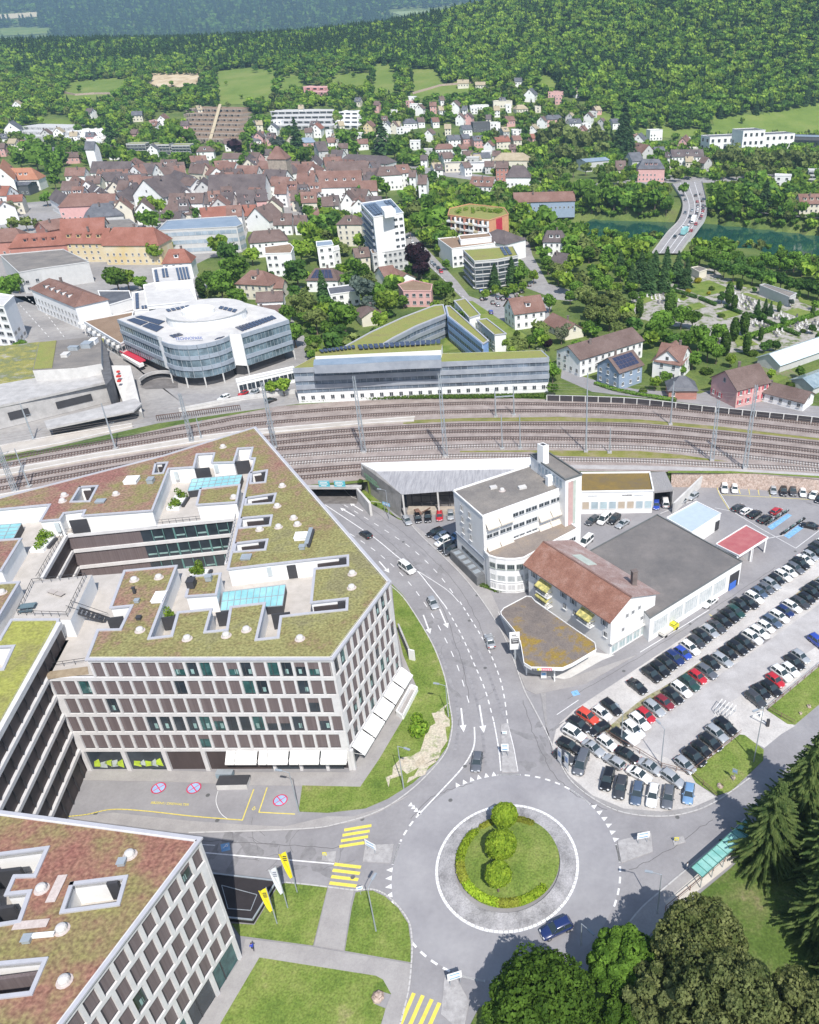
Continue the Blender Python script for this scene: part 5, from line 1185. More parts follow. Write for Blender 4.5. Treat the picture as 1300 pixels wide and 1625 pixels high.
# ================================================================ vehicles
def loft(secs,mb,mi=0,capA=True,capB=True):
    """secs: (x,[(y,z)...]) half rings from bottom to top, mirrored"""
    base=len(mb.v);n=len(secs[0][1])
    for x,r in secs:
        for y,z in r: mb.v.append((x,y,z))
        for y,z in reversed(r): mb.v.append((x,-y,z))
    k=2*n
    for i in range(len(secs)-1):
        for j in range(k):
            a=base+i*k+j;b=base+i*k+(j+1)%k;mb.f.append((a,b,b+k,a+k));mb.m.append(mi)
    if capA: mb.f.append(tuple(base+j for j in range(k))[::-1]);mb.m.append(mi)
    if capB: mb.f.append(tuple(base+(len(secs)-1)*k+j for j in range(k)));mb.m.append(mi)
CT={ # length,width, belt profile (x,z) , cabin: rear base, rear top, front top, front base, roof z
 'hatch':(4.1,1.76,[(-1,.86),(-.9,.92),(.35,.90),(.62,.82),(.95,.62),(1,.5)],(-.97,-.80,.12,.46),1.45),
 'wagon':(4.6,1.82,[(-1,.84),(-.9,.92),(.35,.90),(.60,.84),(.95,.62),(1,.5)],(-.98,-.84,.08,.42),1.46),
 'sedan':(4.6,1.80,[(-1,.80),(-.94,.92),(-.62,.94),(.35,.90),(.58,.84),(.95,.62),(1,.5)],(-.66,-.40,.08,.42),1.42),
 'suv':(4.6,1.88,[(-1,.95),(-.92,1.05),(.40,1.04),(.62,.98),(.96,.80),(1,.6)],(-.97,-.84,.10,.44),1.68),
 'van':(5.0,1.95,[(-1,1.0),(-.98,1.1),(.5,1.1),(.74,1.02),(.97,.80),(1,.6)],(-.995,-.97,.30,.66),2.0),
}
def prof(p,t):
    return lerp_tab(p,t)
CM={};RIMM=[]
paint_cols={'black':(.012,.012,.014),'dark_grey':(.05,.052,.058),'grey':(.14,.15,.17),'silver':(.42,.44,.46),'white':(.80,.80,.79),'red':(.45,.02,.03),'dark_red':(.20,.02,.03),'orange_red':(.60,.07,.04),'navy':(.015,.03,.12),'blue':(.03,.07,.38),'light_blue':(.20,.36,.58),'blue_grey':(.10,.14,.21),'yellow':(.72,.66,.02),'dark_green':(.02,.06,.05)}
glass_c=mat('car_glass',(.03,.045,.05),.08,vary=0,spec=.7);lamp_w=mat('lamp_glass',(.6,.62,.65),.2,vary=0);lamp_r=mat('tail_light_red',(.35,.01,.01),.3,vary=0);rim_a=mat('wheel_alloy',(.3,.3,.32),.4,vary=0,metal=.6)
def carpaint(c):
    m=mat('car_paint_'+c,paint_cols[c],.28,vary=0,spec=.6,metal=.25 if c in('silver','grey','blue_grey','light_blue') else 0)
    m.node_tree.nodes['Principled BSDF'].inputs['Coat Weight'].default_value=.6;return m
def me_of(mb,name,mats,smooth=False):
    me=bpy.data.meshes.new(name);me.from_pydata(mb.v,[],mb.f)
    for m in mats: me.materials.append(m)
    me.polygons.foreach_set('material_index',mb.m)
    if smooth: me.polygons.foreach_set('use_smooth',[True]*len(me.polygons))
    me.update();return me
def carmesh(t,c):
    if (t,c) in CM: return CM[(t,c)]
    Lc,Wc,bp,(rb0,rt,ft,fb),zr_=CT[t];hl=Lc/2;hw=Wc/2
    if t not in CM:
        mb=MB();xs=[-1,-.96,-.88,-.7,-.45,-.1,.25,.45,.6,.75,.88,.96,1]
        secs=[]
        for x in xs:
            e=max(0,(abs(x)-.8)/.2);w_=hw*(1-.16*e*e);zb=.30+.12*e;zt=prof(bp,x);inn=.16 if -.9<x<.5 else .12
            secs.append((x*hl,[(w_*.80,zb-.06),(w_*.97,zb+.02),(w_,(zb+zt)*.52),(w_*.97,zt-.09),(w_-inn*.6,zt),(w_*.3,zt+.025)]))
        loft(secs,mb)
        # roof and pillars
        rw=hw*.74;bw=hw*.93
        zb=lambda x:prof(bp,x)-.02
        rs=[(rt,zr_-.06),(rt+.08,zr_-.015),((rt+ft)/2,zr_+.01),(ft-.06,zr_-.01),(ft,zr_-.05)]
        loft([(x*hl,[(rw*1.02,z-.05),(rw,z),(rw*.6,z+.03)]) for x,z in rs],mb)
        for s in (1,-1):
            mb.bar((rb0*hl+.06,s*bw*.97,zb(rb0)),(rt*hl+.03,s*rw,zr_-.07),.11,.11);mb.bar((fb*hl-.05,s*bw*.96,zb(fb)),(ft*hl,s*rw,zr_-.06),.07,.07)
            xm=(rt+ft)/2*hl;mb.bar((xm,s*bw*.99,zb(0)),(xm,s*rw*1.02,zr_-.05),.10,.05)
            mb.box((fb*hl-.35,s*(hw+.09),zb(fb)+.1),(.16,.2,.13))   # mirrors
        body=mb
        g=MB();loft([(rb0*hl,[(bw*.98,zb(rb0)-.05),(bw*.97,zb(rb0)-.0)]),(rt*hl,[(bw,zb(rt)),(rw*.99,zr_-.05)]),(ft*hl,[(bw,zb(ft)),(rw*.99,zr_-.04)]),(fb*hl,[(bw*.97,zb(fb)-.05),(bw*.96,zb(fb))])],g)
        gm=me_of(g,'windows',[glass_c])
        w_=MB();w_.cone((0,-.11,0),(0,.11,0),.33,.33,14,0);wm_=me_of(w_,'wheel',[black_p])
        if not RIMM: w_=MB();w_.cone((0,.112,0),(0,.125,0),.2,.19,10,0);w_.cone((0,-.125,0),(0,-.112,0),.19,.2,10,0);w_.cone((0,-.11,0),(0,.11,0),.06,.06,6,0);RIMM.append(me_of(w_,'rim',[rim_a]))
        h=MB();h.box((0,0,0),(.22,.36,.15));hm=me_of(h,'headlight',[lamp_w]);h=MB();h.box((0,0,0),(.1,.34,.18));tm_=me_of(h,'tail_light',[lamp_r])
        pl_m=MB();pl_m.box((0,0,0),(.03,.5,.12));pm=me_of(pl_m,'number_plate',[white])
        CM[t]=(body,gm,wm_,hm,tm_,pm)
    body,gm,wm_,hm,tm_,pm=CM[t]
    bm=me_of(body,'body',[carpaint(c)],True)
    zt=prof(bp,.93)
    parts=[('body',bm,(0,0,0)),('windows',gm,(0,0,0))]+[('wheel',wm_,(x*hl,y*(hw-.1),.33)) for x in (-.62,.64) for y in(-1,1)]+[('headlight',hm,(.945*hl,s*hw*.64,zt-.07)) for s in(-1,1)]+[('tail_light',tm_,(-.985*hl,s*hw*.68,.78)) for s in (-1,1)]+[('number_plate',pm,(1.0*hl+.005,0,.42)),('number_plate',pm,(-1.0*hl-.005,0,.55))]
    CM[(t,c)]=parts;return parts
CN={'hatch':'hatchback','wagon':'estate car','sedan':'saloon','suv':'SUV','van':'van'}
def car(px,py,dx,dy,t,c,place,group=None,z=.0,full=True,world=None,head=None,look=None,sc_=1.,name='parked_car'):
    """px,py: centre of the car on the ground-ish; dx,dy: pixel direction the nose points"""
    if world is None:
        p=P(px,py,z+.55);q=P(px+dx,py+dy,z+.55);hd=math.atan2(q.y-p.y,q.x-p.x)
    else: p=world;hd=head
    o=bpy.data.objects.new(name,None);sc.collection.objects.link(o);o.empty_display_size=.5;o.location=(p.x,p.y,z);o.rotation_euler=(0,0,hd)
    if sc_!=1.: o.scale=(sc_,)*3
    for nm,me,l in carmesh(t,c)[:None if full else 6]:
        k=bpy.data.objects.new(nm,me);sc.collection.objects.link(k);k.parent=o;k.location=l
        if nm=='wheel' and full and z<1:
            r=bpy.data.objects.new('rim',RIMM[0]);sc.collection.objects.link(r);r.parent=k
    lab(o,(look or (c.replace('_',' ')+' '+CN[t])),place,'van' if t=='van' else 'car',group)
    return o
def row(p0,p1,types,place,group,dx,dy,jit=.8,z=0.):
    n=len(types);rg=random.Random(int(p0[0]+n))
    a=P(*p0,z+.55);b=P(*p1,z+.55)
    q0=P(p0[0]+dx,p0[1]+dy,z+.55)-a
    for i,tc in enumerate(types):
        if not tc: continue
        t,c=tc.split(':');f=i/(n-1);w_=a+(b-a)*f;hd=math.atan2(q0.y,q0.x)+rg.gauss(0,.02)
        if rg.random()<.3 : hd+=0
        w_=w_+Vector((math.cos(hd),math.sin(hd),0))*rg.gauss(0,.22)
        car(0,0,0,0,t,c,place,group,z,world=w_,head=hd)
S='hatch','wagon','sedan','suv'
rA=['suv:black','suv:black','wagon:black','wagon:navy','hatch:blue','wagon:white','hatch:dark_grey','wagon:black','hatch:silver','sedan:dark_grey','wagon:black','suv:black','wagon:dark_green','suv:black','wagon:black','wagon:white','hatch:blue_grey','hatch:grey','wagon:silver','hatch:black','wagon:white','hatch:white','wagon:grey','suv:black','sedan:white','hatch:silver','wagon:black','suv:dark_grey','hatch:white','wagon:black']
row((1035,1071),(1318,858),rA,'in the long upper car park row','cars in the long upper row',14,11)
rB=['hatch:red','wagon:silver','hatch:dark_red','wagon:black','wagon:white','wagon:dark_green','hatch:red','wagon:grey','hatch:black','wagon:silver','hatch:black','suv:black','wagon:black','suv:white','wagon:white','hatch:white','wagon:blue_grey','wagon:white','hatch:navy','wagon:white','wagon:dark_grey','hatch:black','suv:black','wagon:black','hatch:silver','wagon:black']
row((1025,1135),(1318,920),rB,'in the long middle car park row','cars in the long lower row',14,11)
row((1198,1109),(1272,1043),['suv:dark_grey','hatch:black','wagon:black','hatch:red','suv:white','hatch:white','wagon:black','hatch:silver'],'in the row by the right-hand lawn','cars along the right-hand lawn',15,12)
car(1298,1019,14,11,'suv','blue','at the right edge of the gravel car park')
row((1085,1212),(1151,1153),['hatch:silver','suv:black','hatch:black','wagon:black','wagon:silver','suv:black'],'in the row above the small fenced lawn','cars above the small lawn',15,12)
t=tl(850,1000,2.889)
for x,y,dx,dy,ty,c in [(467,258,14,11,'sedan','black'),(240,398,14,9,'suv','orange_red'),(305,382,14,10,'hatch','white'),(350,353,14,11,'wagon','black'),(200,433,14,8,'wagon','black'),(178,474,14,8,'suv','white'),(155,530,14,7,'wagon','black'),(132,580,14,8,'hatch','dark_grey'),(293,453,-14,8,'hatch','black'),(265,540,14,10,'sedan','silver'),(328,518,14,10,'hatch','white'),(395,490,14,10,'wagon','black'),(450,458,14,12,'suv','white'),(478,418,14,12,'wagon','white'),(210,612,-5,14,'van','grey'),(360,602,-14,-9,'hatch','silver'),(420,572,14,8,'sedan','black'),(475,662,14,8,'sedan','white'),(527,627,14,8,'sedan','silver'),(630,680,14,10,'wagon','silver'),(330,685,-4,14,'suv','black'),(390,723,-3,14,'suv','dark_grey'),(465,748,-2.5,14,'wagon','blue_grey'),(537,758,-2.5,14,'wagon','white'),(608,765,-2,14,'wagon','grey'),(702,750,-2,14,'hatch','light_blue')]:
    q=t(x,y)[0];pl='in the gravel corner by the roundabout'
    car(q[0],q[1],dx,dy,ty,c,pl,'cars crowded in the gravel corner')
q=t(432,508)[0];p=P(*q);g=empty('box_trailer',(p.x,p.y,0),math.atan2((P(q[0]+14,q[1]+11)-p).y,(P(q[0]+14,q[1]+11)-p).x),'flat white car trailer squeezed between black estate and white cars in the corner','trailer')
mbx=MB();mbx.box((0,0,.75),(3.4,1.7,.5));mbx.build('trailer_bed',white,g)
for s in(-1,1): mbx=MB();mbx.cone((0,s*.8,.35),(0,s*.95,.35),.3,.3,12);mbx.build('wheel',black_p,g)
t=tl(950,720,3.714)
for x,y,dx,dy,ty,c,pl in [(742,205,1,12,'suv','white','at the foot of the stony railway bank'),(802,207,1,12,'hatch','white','at the foot of the stony railway bank'),(1030,215,1,12,'hatch','silver','at the foot of the stony railway bank'),(1090,222,1,12,'suv','black','at the foot of the stony railway bank'),(1145,222,2,12,'suv','dark_grey','at the foot of the stony railway bank'),(1203,230,2,12,'hatch','white','at the foot of the stony railway bank'),(1266,242,-6,12,'sedan','white','at the foot of the stony railway bank'),(1302,266,-6,12,'hatch','black','at the foot of the stony railway bank'),
  (825,317,14,-8,'wagon','dark_grey','in the bays behind the blue shed'),(870,338,14,-9,'hatch','white','in the bays behind the blue shed'),(922,357,14,-9,'suv','black','in the bays behind the blue shed'),(982,385,14,-9,'suv','black','in the bays behind the blue shed'),(1048,337,14,-10,'hatch','red','in the bays behind the blue shed'),(1243,424,-14,-3,'sedan','black','in the bays behind the blue shed'),
  (340,303,0,12,'hatch','blue','in the grey garage opening'),(392,287,-2,-12,'van','white','in the grey garage opening'),(478,288,-12,8,'wagon','silver','beside the slanting concrete wall'),(556,250,-12,8,'hatch','silver','beside the slanting concrete wall'),
  (32,388,-10,9,'van','white','before the tinted showroom windows'),(92,388,-10,9,'suv','black','before the tinted showroom windows'),(142,412,-12,8,'sedan','silver','before the tinted showroom windows'),(655,874,-14,10,'sedan','white','outside the workshop doors')]:
    q=t(x,y)[0];car(q[0],q[1],dx,dy,ty,c,pl,None)
car(940,826,-12,8,'wagon','dark_grey','before the tinted showroom windows');car(930,860,-10,9,'van','white','alone behind the lichened tiled roof')
t=tl(350,650,3.25)
for x,y,dx,dy,ty,c,pl in [(962,572,8,12,'hatch','silver','under the hangar front'),(1018,560,3,12,'hatch','black','under the hangar front'),(1070,554,0,12,'wagon','black','under the hangar front'),(1130,550,0,12,'hatch','red','under the hangar front'),(1187,544,0,12,'hatch','silver','under the hangar front'),
  (1105,634,-12,5,'wagon','black','by the shaded office block wall'),(1138,650,-12,5,'hatch','blue_grey','by the shaded office block wall'),(1148,681,-12,6,'suv','white','by the shaded office block wall'),(1165,706,-12,5,'wagon','black','by the shaded office block wall'),(1192,728,-12,6,'suv','dark_grey','by the shaded office block wall'),(1212,654,-10,6,'hatch','light_blue','by the shaded office block wall')]:
    q=t(x,y)[0];car(q[0],q[1],dx,dy,ty,c,pl)
for x,y,dx,dy,ty,c,lk in [(580.5,848,-9,-6,'hatch','black','black hatchback driving'),(646,902,9,7,'van','white','white delivery van driving'),(687,957,5,9,'hatch','silver','silver hatchback driving'),(777.5,1017,-3,-10,'sedan','silver','silver saloon driving'),(757,1209,-2,12,'hatch','grey','grey hatchback waiting'),(883,1474,-13,6,'suv','navy','navy blue SUV turning')]:
    pl={580.5:'towards the underpass beside the double line',646:'down the road in the centre lane',687:'down the road behind the van',777.5:'up the road beside the mossy canopy',757:'at the roundabout yield line',883:'in the tree shade of the roundabout'}[x]
    car(x,y,dx,dy,ty,c,pl,None,look=lk,name='moving_car')
# yellow pick-up with flat bed
p=P(1060,1000,.5);q=P(1074,990,.5);hd=math.atan2(q.y-p.y,q.x-p.x);g=empty('pickup_truck',(p.x,p.y,0),hd,'yellow-cabbed flatbed truck with pale tarpaulin load beside the workshop wall','truck')
mbx=MB();mbx.box((1.55,0,1.0),(1.5,1.8,1.2));mbx.box((2.45,0,.8),(.5,1.7,.7));mbx.box((1.4,0,1.75),(1.1,1.6,.12));mbx.build('cab',carpaint('yellow'),g)
mbx=MB();mbx.box((1.5,0,1.62),(1.3,1.68,.3));mbx.build('windows',glass_c,g);mbx=MB();mbx.box((-.9,0,.85),(3.3,1.9,.35));mbx.box((-.9,0,1.15),(3.0,1.75,.3));mbx.build('flat_bed',mat('tarpaulin',(.6,.58,.53),.8,vary=.1),g)
for x in(-1.6,1.9):
    for s in(-1,1): mbx=MB();mbx.cone((x,s*.75,.36),(x,s*.95,.36),.36,.36,12);mbx.build('wheel',black_p,g)
# motorcycles and scooters between the bays
mo=[];t=tl(950,720,3.714)
def bike_me():
    mb=MB()
    for x in(-.6,.6): mb.cone((x,-.05,.32),(x,.05,.32),.31,.31,10,0)
    mb.bar((-.6,0,.4),(.1,0,.55),.16,.25,1);mb.bar((.1,0,.8),(-.75,0,.85),.22,.12,0);mb.bar((.6,0,.32),(.35,0,1.0),.08,.08,2);mb.bar((.35,-.3,1.02),(.35,.3,1.02),.05,.05,2);mb.box((.12,0,.8),(.4,.24,.26),0,1)
    return mb
bms=[me_of(bike_me(),'motorcycle',[black_p,mat('bike_tank_'+k,c,.4,vary=0),metal]) for k,c in (('black',(.03,.03,.03)),('green',(.10,.2,.16)),('silver',(.4,.42,.42)))]
for i,(x,y) in enumerate([(1000+14*k,410-9*k) for k in range(9)]+[(1090+13*k,468-9*k) for k in range(10)]):
    q=t(x,y)[0];p=P(*q,.4);o=bpy.data.objects.new('motorcycle',bms[i%3]);sc.collection.objects.link(o);o.location=(p.x,p.y,.02);o.rotation_euler=(0,-.12,R_(35)+rnd.gauss(0,.08))
    lab(o,['black','greenish','silver'][i%3]+' motorcycle','parked in the left cluster beside the red car' if i<9 else 'parked in the right cluster beside the black saloon','motorcycle','motorcycles parked by the blue bays')
# ================================================================ masts, lamps, signs, flags
def mast(px,py,ty,z0,kind,label,arms=2,r=.28):
    p=P(px,py,z0);v=(ty-PY)/F;h=H-(v*p.y*CP+p.y*SP)/(CP-v*SP)-z0
    g=empty('catenary_mast',(p.x,p.y,z0),0,label,'mast')
    mb=MB()
    if kind=='lattice':
        for s in (-1,1):
            for k in (-1,1): mb.bar((s*.55,k*.35,0),(s*.28,k*.2,h),.13)
        n=int(h/1.1)
        for i in range(n):
            a,b=i/n,(i+1)/n;wa,wb=.55-.27*a,.55-.27*b;da=.35-.15*a
            s=1 if i%2 else -1
            mb.bar((-s*wa,-da,h*a),(s*wb,-da,h*b),.07);mb.bar((-s*wa,da,h*a),(s*wb,da,h*b),.07)
    else: mb.cone((0,0,0),(0,0,h),r,r*.55,8)
    mb.build('mast_shaft',metal,g)
    m2=MB();m2.box((0,0,.25),(1.2,1.2,.5));m2.build('footing',concrete,g)
    for k in range(arms):
        zz=min(h*.62,7.2)+k*1.6;m3=MB();s=-1 if k%2 else 1;m3.bar((0,0,zz+.9),(0,s*3.2,zz),.09);m3.bar((0,0,zz-.4),(0,s*3.2,zz),.07);m3.build('cantilever_arm',metal,g)
    return p,h
M4=tl(690,560,4);M2_=tl(400,560,4);M1=tl(0,580,4);M5=tl(990,580,4.19)
MP=[]
for (px,py),ty,kind,lb,ar in [((707.5,725),592,'lattice','tallest lattice mast in the middle of the tracks, left of the white chimney',3),((930,717),592,'pole','tall plain mast behind the brown-roofed showroom',2),((1182,744),611,'lattice','tall lattice mast at the right beside the white-sleeper track',3),((578,718.5),597,'lattice','lattice mast standing left of the hangar among the tracks',3),((1129.6,731),636,'lattice','slimmer lattice mast just left of the tall right-hand one',2),((1064,674),605,'pole','single pole mast beside the far pair of tracks, below the dark pavilion',1),((437,711),606,'lattice','leaning pair lattice mast behind the campus roof tip',3),((787,662),618,'pole','short mast carrying the left end of the small signal gantry',0),((816,660),612,'pole','short mast carrying the right end of the small signal gantry',0),((797.5,713),658,'pole','short grey post in the grass strip, left of the twin pair',0),((826,712.5),658,'pole','short grey post in the grass strip, right of the twin pair',0),((967.5,719),679,'pole','short grey post alone right of the white chimney',0),((184,713),640,'pole','slanting mast on the island platform',1),((54,699),640,'pole','mast at the near edge of the side platform',1),((25,781),652,'lattice','lattice mast beside the left end of the planted roof',3),((47,773),712,'pole','short mast next to the lattice mast at the left end of the planted roof',1),((305,702),625,'lattice','lattice mast between platform end and planted roof',2),((320,697),660,'pole','short mast beside the lattice mast at the platform end',1)]:
    p,h=mast(px,py,ty,N,kind,lb,ar,.2 if ty>640 else .26);MP.append((p,h))
g=empty('signal_gantry',(MP[7][0].x,MP[7][0].y,N),0,'small steel gantry spanning the far pair of tracks','gantry');mb=MB();a,b=MP[7][0],MP[8][0];mb.bar((a.x,a.y,N+6.8),(b.x,b.y,N+6.8),.3,.35);_B(mb,'beam',metal,g)
wr=MB();wm2=mat('copper_wire',(.25,.22,.2),.6,vary=0)
root=empty('overhead_wires',(0,200,N+7),0,'thin overhead contact wires strung above the railway tracks','wires','wires')
for k,tr in enumerate(TR[:7]):
    wr=MB();pts=spline([P(x,y,N)[:2] for x,y in tr],3)
    for a,b in zip(pts,pts[1:]): wr.bar((*a,N+6.2),(*b,N+6.2),.045);wr.bar((*a,N+7.4),(*b,N+7.4),.04)
    _B(wr,'contact_wire',wm2,root)
# cross spans between masts
for i,j in ((0,3),(0,1),(1,4),(2,4),(14,16)):
    pass
def lamp(px,py,tx,ty,label,arm=(1,0),z0=0.,two=False,sign=False):
    p=P(px,py,z0);v=(ty-PY)/F;h=H-(v*p.y*CP+p.y*SP)/(CP-v*SP)-z0
    g=empty('street_lamp',(p.x,p.y,z0),math.atan2(arm[1],arm[0]),label,'street lamp')
    mb=MB();mb.cone((0,0,0),(0,0,h),.11,.06,8);mb.build('pole',metal,g)
    mb=MB();mb.bar((0,0,h-.05),(1.3,0,h+.15),.07);mb.build('arm',metal,g);mb=MB();mb.box((1.75,0,h+.16),(1.1,.34,.14));mb.build('lamp_head',mat('lamp_housing',(.30,.34,.38),.4,vary=.1),g)
    if two: mb=MB();mb.box((-.1,0,h-.6),(.1,.6,.4));mb.build('junction_box',metal,g)
lamp(641,1252,630,1184,'grey street lamp rising from the stony patch beside the roundabout',(.9,-.4))
lamp(475,1290,469,1226,'dark street lamp at the corner of the yellow-lined forecourt',(-1,.2))
lamp(597,1478,588,1410,'large-headed street lamp in the lawn beside the crossing',(.3,.9))
lamp(1043,1450,1050,1388,'slim street lamp at the road edge above the foreground trees',(-1,.2))
lamp(618,824,610,778,'curved street lamp in front of the stained hangar side',(-1,.2))
lamp(712,1138,706,1088,'street lamp on the verge beside the approach road',(-.9,.2))
lamp(1196,1209,1211,1123,'tall slim lamp beside the car park barrier',(-.8,-.4))
lamp(1049,1215,1055,1157,'tall slim lamp inside the gravel car park, bottom edge',(-.3,.5))
lamp(986,1177,990,1130,'slim lamp in the weedy strip end of the car park',(-.3,.5))
lamp(706,882,703,855,'small lamp post beside the parked cars of the office block',(-.3,.5))
lamp(922,1500,903,1466,'lamp head poking out above the foreground maple',(.6,-.6))
def flagp(px,py,ty,m,label,logo=None):
    p=P(px,py);v=(ty-PY)/F;h=H-(v*p.y*CP+p.y*SP)/(CP-v*SP)
    g=empty('flagpole',(p.x,p.y,0),0,label,'flag');mb=MB();mb.cone((0,0,0),(0,0,h),.09,.05,8);mb.build('pole',metal,g)
    mb=MB();nx,nz=5,8;hh=h*.62
    for i in range(nx):
        for j in range(nz):
            def pt(a,b): w_=1.25*(1-.65*(b/nz)**1.1);x=a/nx*w_;return (-x*.9,.16*math.sin(a*1.6+b*.5)*a/nx-x*.25,h-.15-b/nz*hh-.35*a/nx*(1-b/nz))
            mb.face([pt(i,j),pt(i+1,j),pt(i+1,j+1),pt(i,j+1)])
    mb.build('flag_cloth',m,g,smooth=True)
    mb=MB();
    for k in range(3): mb.box((-.35,-.22,h-1.0-k*.42),(.5,.02,.2))
    mb.build('flag_emblem',dark if logo is None else logo,g)
fy=mat('flag_yellow',(.78,.66,.03),.7,vary=.05)
flagp(440,1466,1408,fy,'yellow flag drooping on its pole, the lowest-standing of the three')
flagp(457,1441,1375,mat('flag_white',(.66,.68,.72),.7,vary=.05),'white flag drooping between the two yellow ones',mat('flag_print',(.2,.22,.28),.7,vary=0))
flagp(472,1416,1350,fy,'yellow flag drooping on its pole, the one nearest the zebra crossing')
def sign(px,py,h,w_,hh,label,yaw=0.,m=None,n=2,back=None,z0=0.1):
    p=P(px,py);g=empty('road_sign',(p.x,p.y,z0),yaw,label,'sign')
    for s in ((-1,1) if w_>1.2 else (0,)): mb=MB();mb.cone((s*w_*.35,0,0),(s*w_*.35,0,h),.05,.05,6);mb.build('post',metal,g)
    for k in range(n): mb=MB();mb.box((0,-.05,h-hh*(k+.5)/n),(w_,.06,hh/n*.9));mb.build('sign_plate',m or white,g)
    mb=MB();
    for k in range(n): mb.box((0,-.09,h-hh*(k+.5)/n),(w_*.7,.02,hh/n*.25))
    mb.build('sign_lettering',back or blue_m,g)
sign(1020,1338,2.6,2.0,1.5,'white direction sign on the right splitter island',.2)
sign(590,1352,2.4,2.1,1.4,'blue-white direction sign on the left splitter island beside the zebra',-.5)
sign(573,1420,2.0,.9,.8,'small triangular-topped sign at the lawn corner below the crossing',.3,n=1)
sign(723,1562,2.8,1.9,1.6,'white direction sign half in tree shade at the bottom splitter island',.3)
sign(802,1200,3.0,1.3,1.8,'blue and white keep-right sign on the top splitter island',0,n=2)
sign(801,1168,1.2,.8,.8,'small round-topped sign at the far end of the top splitter island',0,n=1)
sign(615,815,3.3,2.4,1.0,'light blue direction sign on the grass below the hangar wall',-.5,m=mat('sign_light_blue',(.25,.5,.75),.5,vary=.1),n=1,back=white)
sign(1073,1337,1.2,.7,.7,'small beacon on the outer right traffic island',0,n=1,m=fy)
sign(517,1362,1.4,.6,.7,'small yellow beacon on the left traffic island',0,n=1,m=fy)
sign(1164,1240,3.0,.9,1.1,'grey sign plate at the tip of the small fenced lawn',-.5,m=metal,n=1)
# advertising banners at the corner of the car park
for k,(x,y) in enumerate([(888,1213),(899,1222)]):
    p=P(x,y);g=empty('banner',(p.x,p.y,0),-.9,['tall blue-white beach banner at the car park corner, left of the pair','tall blue-white beach banner at the car park corner, right of the pair'][k],'banner');mb=MB();mb.box((0,0,2.3),(1.0,.05,3.2),0,0);mb.box((0,-.04,2.6),(.7,.03,1.2),0,1);mb.build('banner_cloth',[white,mat('banner_blue',(.2,.28,.45),.7,vary=.3,scale=3)],g);mb=MB();mb.cone((.5,0,0),(.5,0,4.2),.04,.03,6);mb.build('post',metal,g)
# green wall panel behind the building corner
p=P(628,1000);concwall('garden_wall',[P(634,1005)[:2],P(651,1046)[:2]],0,2.6,.35,concrete,'short grey concrete wall on the verge below the gridded facade corner')
q=P(651,1046);concwall('garden_wall',[(q.x-.1,q.y-.1),(q.x+1.1,q.y-.5)],0,2.7,.3,white,'white end panel of the short grey wall on the verge')
bx_=[P(642,1140),P(662,1114),P(655,1108),P(630,1144)];g=empty('bike_ramp',(P(645,1128).x,P(645,1128).y,0),0,'white-walled sunken stair opening beside the angled facade pavement','stairwell')
mb=MB();ps=[P(x,y)[:2] for x,y in [(630,1135),(653,1093),(663,1097),(640,1142)]]
for i in range(4): mb.bar((*ps[i],.6),(*ps[(i+1)%4],.6),.25,1.1)
_B(mb,'parapet',white,g)
# roundabout island
mbk=MB();n=72
prev=None;rgs=[(RR-.25,.02),(RR-.3,.1),(8.6,.26),(8.0,.32)]
for k in range(len(rgs)-1):
    (ra,za),(rb2,zb2)=rgs[k],rgs[k+1]
    for i in range(n):
        t0,t1_=2*math.pi*i/n,2*math.pi*(i+1)/n;mbk.face([(RC[0]+ra*math.cos(t0),RC[1]+ra*math.sin(t0),za),(RC[0]+ra*math.cos(t1_),RC[1]+ra*math.sin(t1_),za),(RC[0]+rb2*math.cos(t1_),RC[1]+rb2*math.sin(t1_),zb2),(RC[0]+rb2*math.cos(t0),RC[1]+rb2*math.sin(t0),zb2)])
tag(mbk.build('roundabout_apron',mat_multi('stained_cobbles',[(.17,.165,.17),(.29,.285,.29),(.42,.41,.42)],.35,fine=.2,fscale=5,stops=[.3,.45,.65])),kind='structure')
ic=((P(725,1372).x+P(888,1372).x)/2,(P(805,1296).y+P(805,1446).y)/2);IR=(P(888,1372).x-P(725,1372).x)/2
mbk=MB()
for k,(ra,za,rb2,zb2) in enumerate([(IR,.3,IR-.8,.55),(IR-.8,.55,IR*.5,.9),(IR*.5,.9,.01,1.05)]):
    for i in range(n):
        t0,t1_=2*math.pi*i/n,2*math.pi*(i+1)/n;mbk.face([(ic[0]+ra*math.cos(t0),ic[1]+ra*math.sin(t0),za),(ic[0]+ra*math.cos(t1_),ic[1]+ra*math.sin(t1_),za),(ic[0]+rb2*math.cos(t1_),ic[1]+rb2*math.sin(t1_),zb2),(ic[0]+rb2*math.cos(t0),ic[1]+rb2*math.sin(t0),zb2)])
tag(mbk.build('roundabout_lawn',lawn_m),kind='structure')
yh=foliage('yellow_green_hedge_leaves',(.26,.40,.03),(.42,.56,.05),1.5);yh2=foliage('bronze_hedge_leaves',(.22,.24,.035),(.32,.36,.05),1.5)
def arch(a0,a1,m,label,r=IR-.55,w_=1.15,h_=.85):
    pts=[(ic[0]+r*math.cos(R_(a0+(a1-a0)*i/16)),ic[1]+r*math.sin(R_(a0+(a1-a0)*i/16))) for i in range(17)];return hedge(None,w_,h_,label,.35,m,world=pts)
arch(138,185,yh,'clipped yellow-green hedge curving round the island upper left side');arch(185,212,yh2,'bronze stretch of clipped hedge on the island left side')
arch(212,262,yh,'clipped yellow-green hedge curving round the island lower left side');arch(262,285,yh2,'bronze stretch of clipped hedge on the island bottom');arch(285,318,yh,'clipped yellow-green hedge on the island lower right side')
arch(62,84,yh2,'bronze low shrub strip along the island top right',w_=1.,h_=.4);arch(98,128,yh2,'bronze low shrub strip along the island top left',w_=1.,h_=.4)
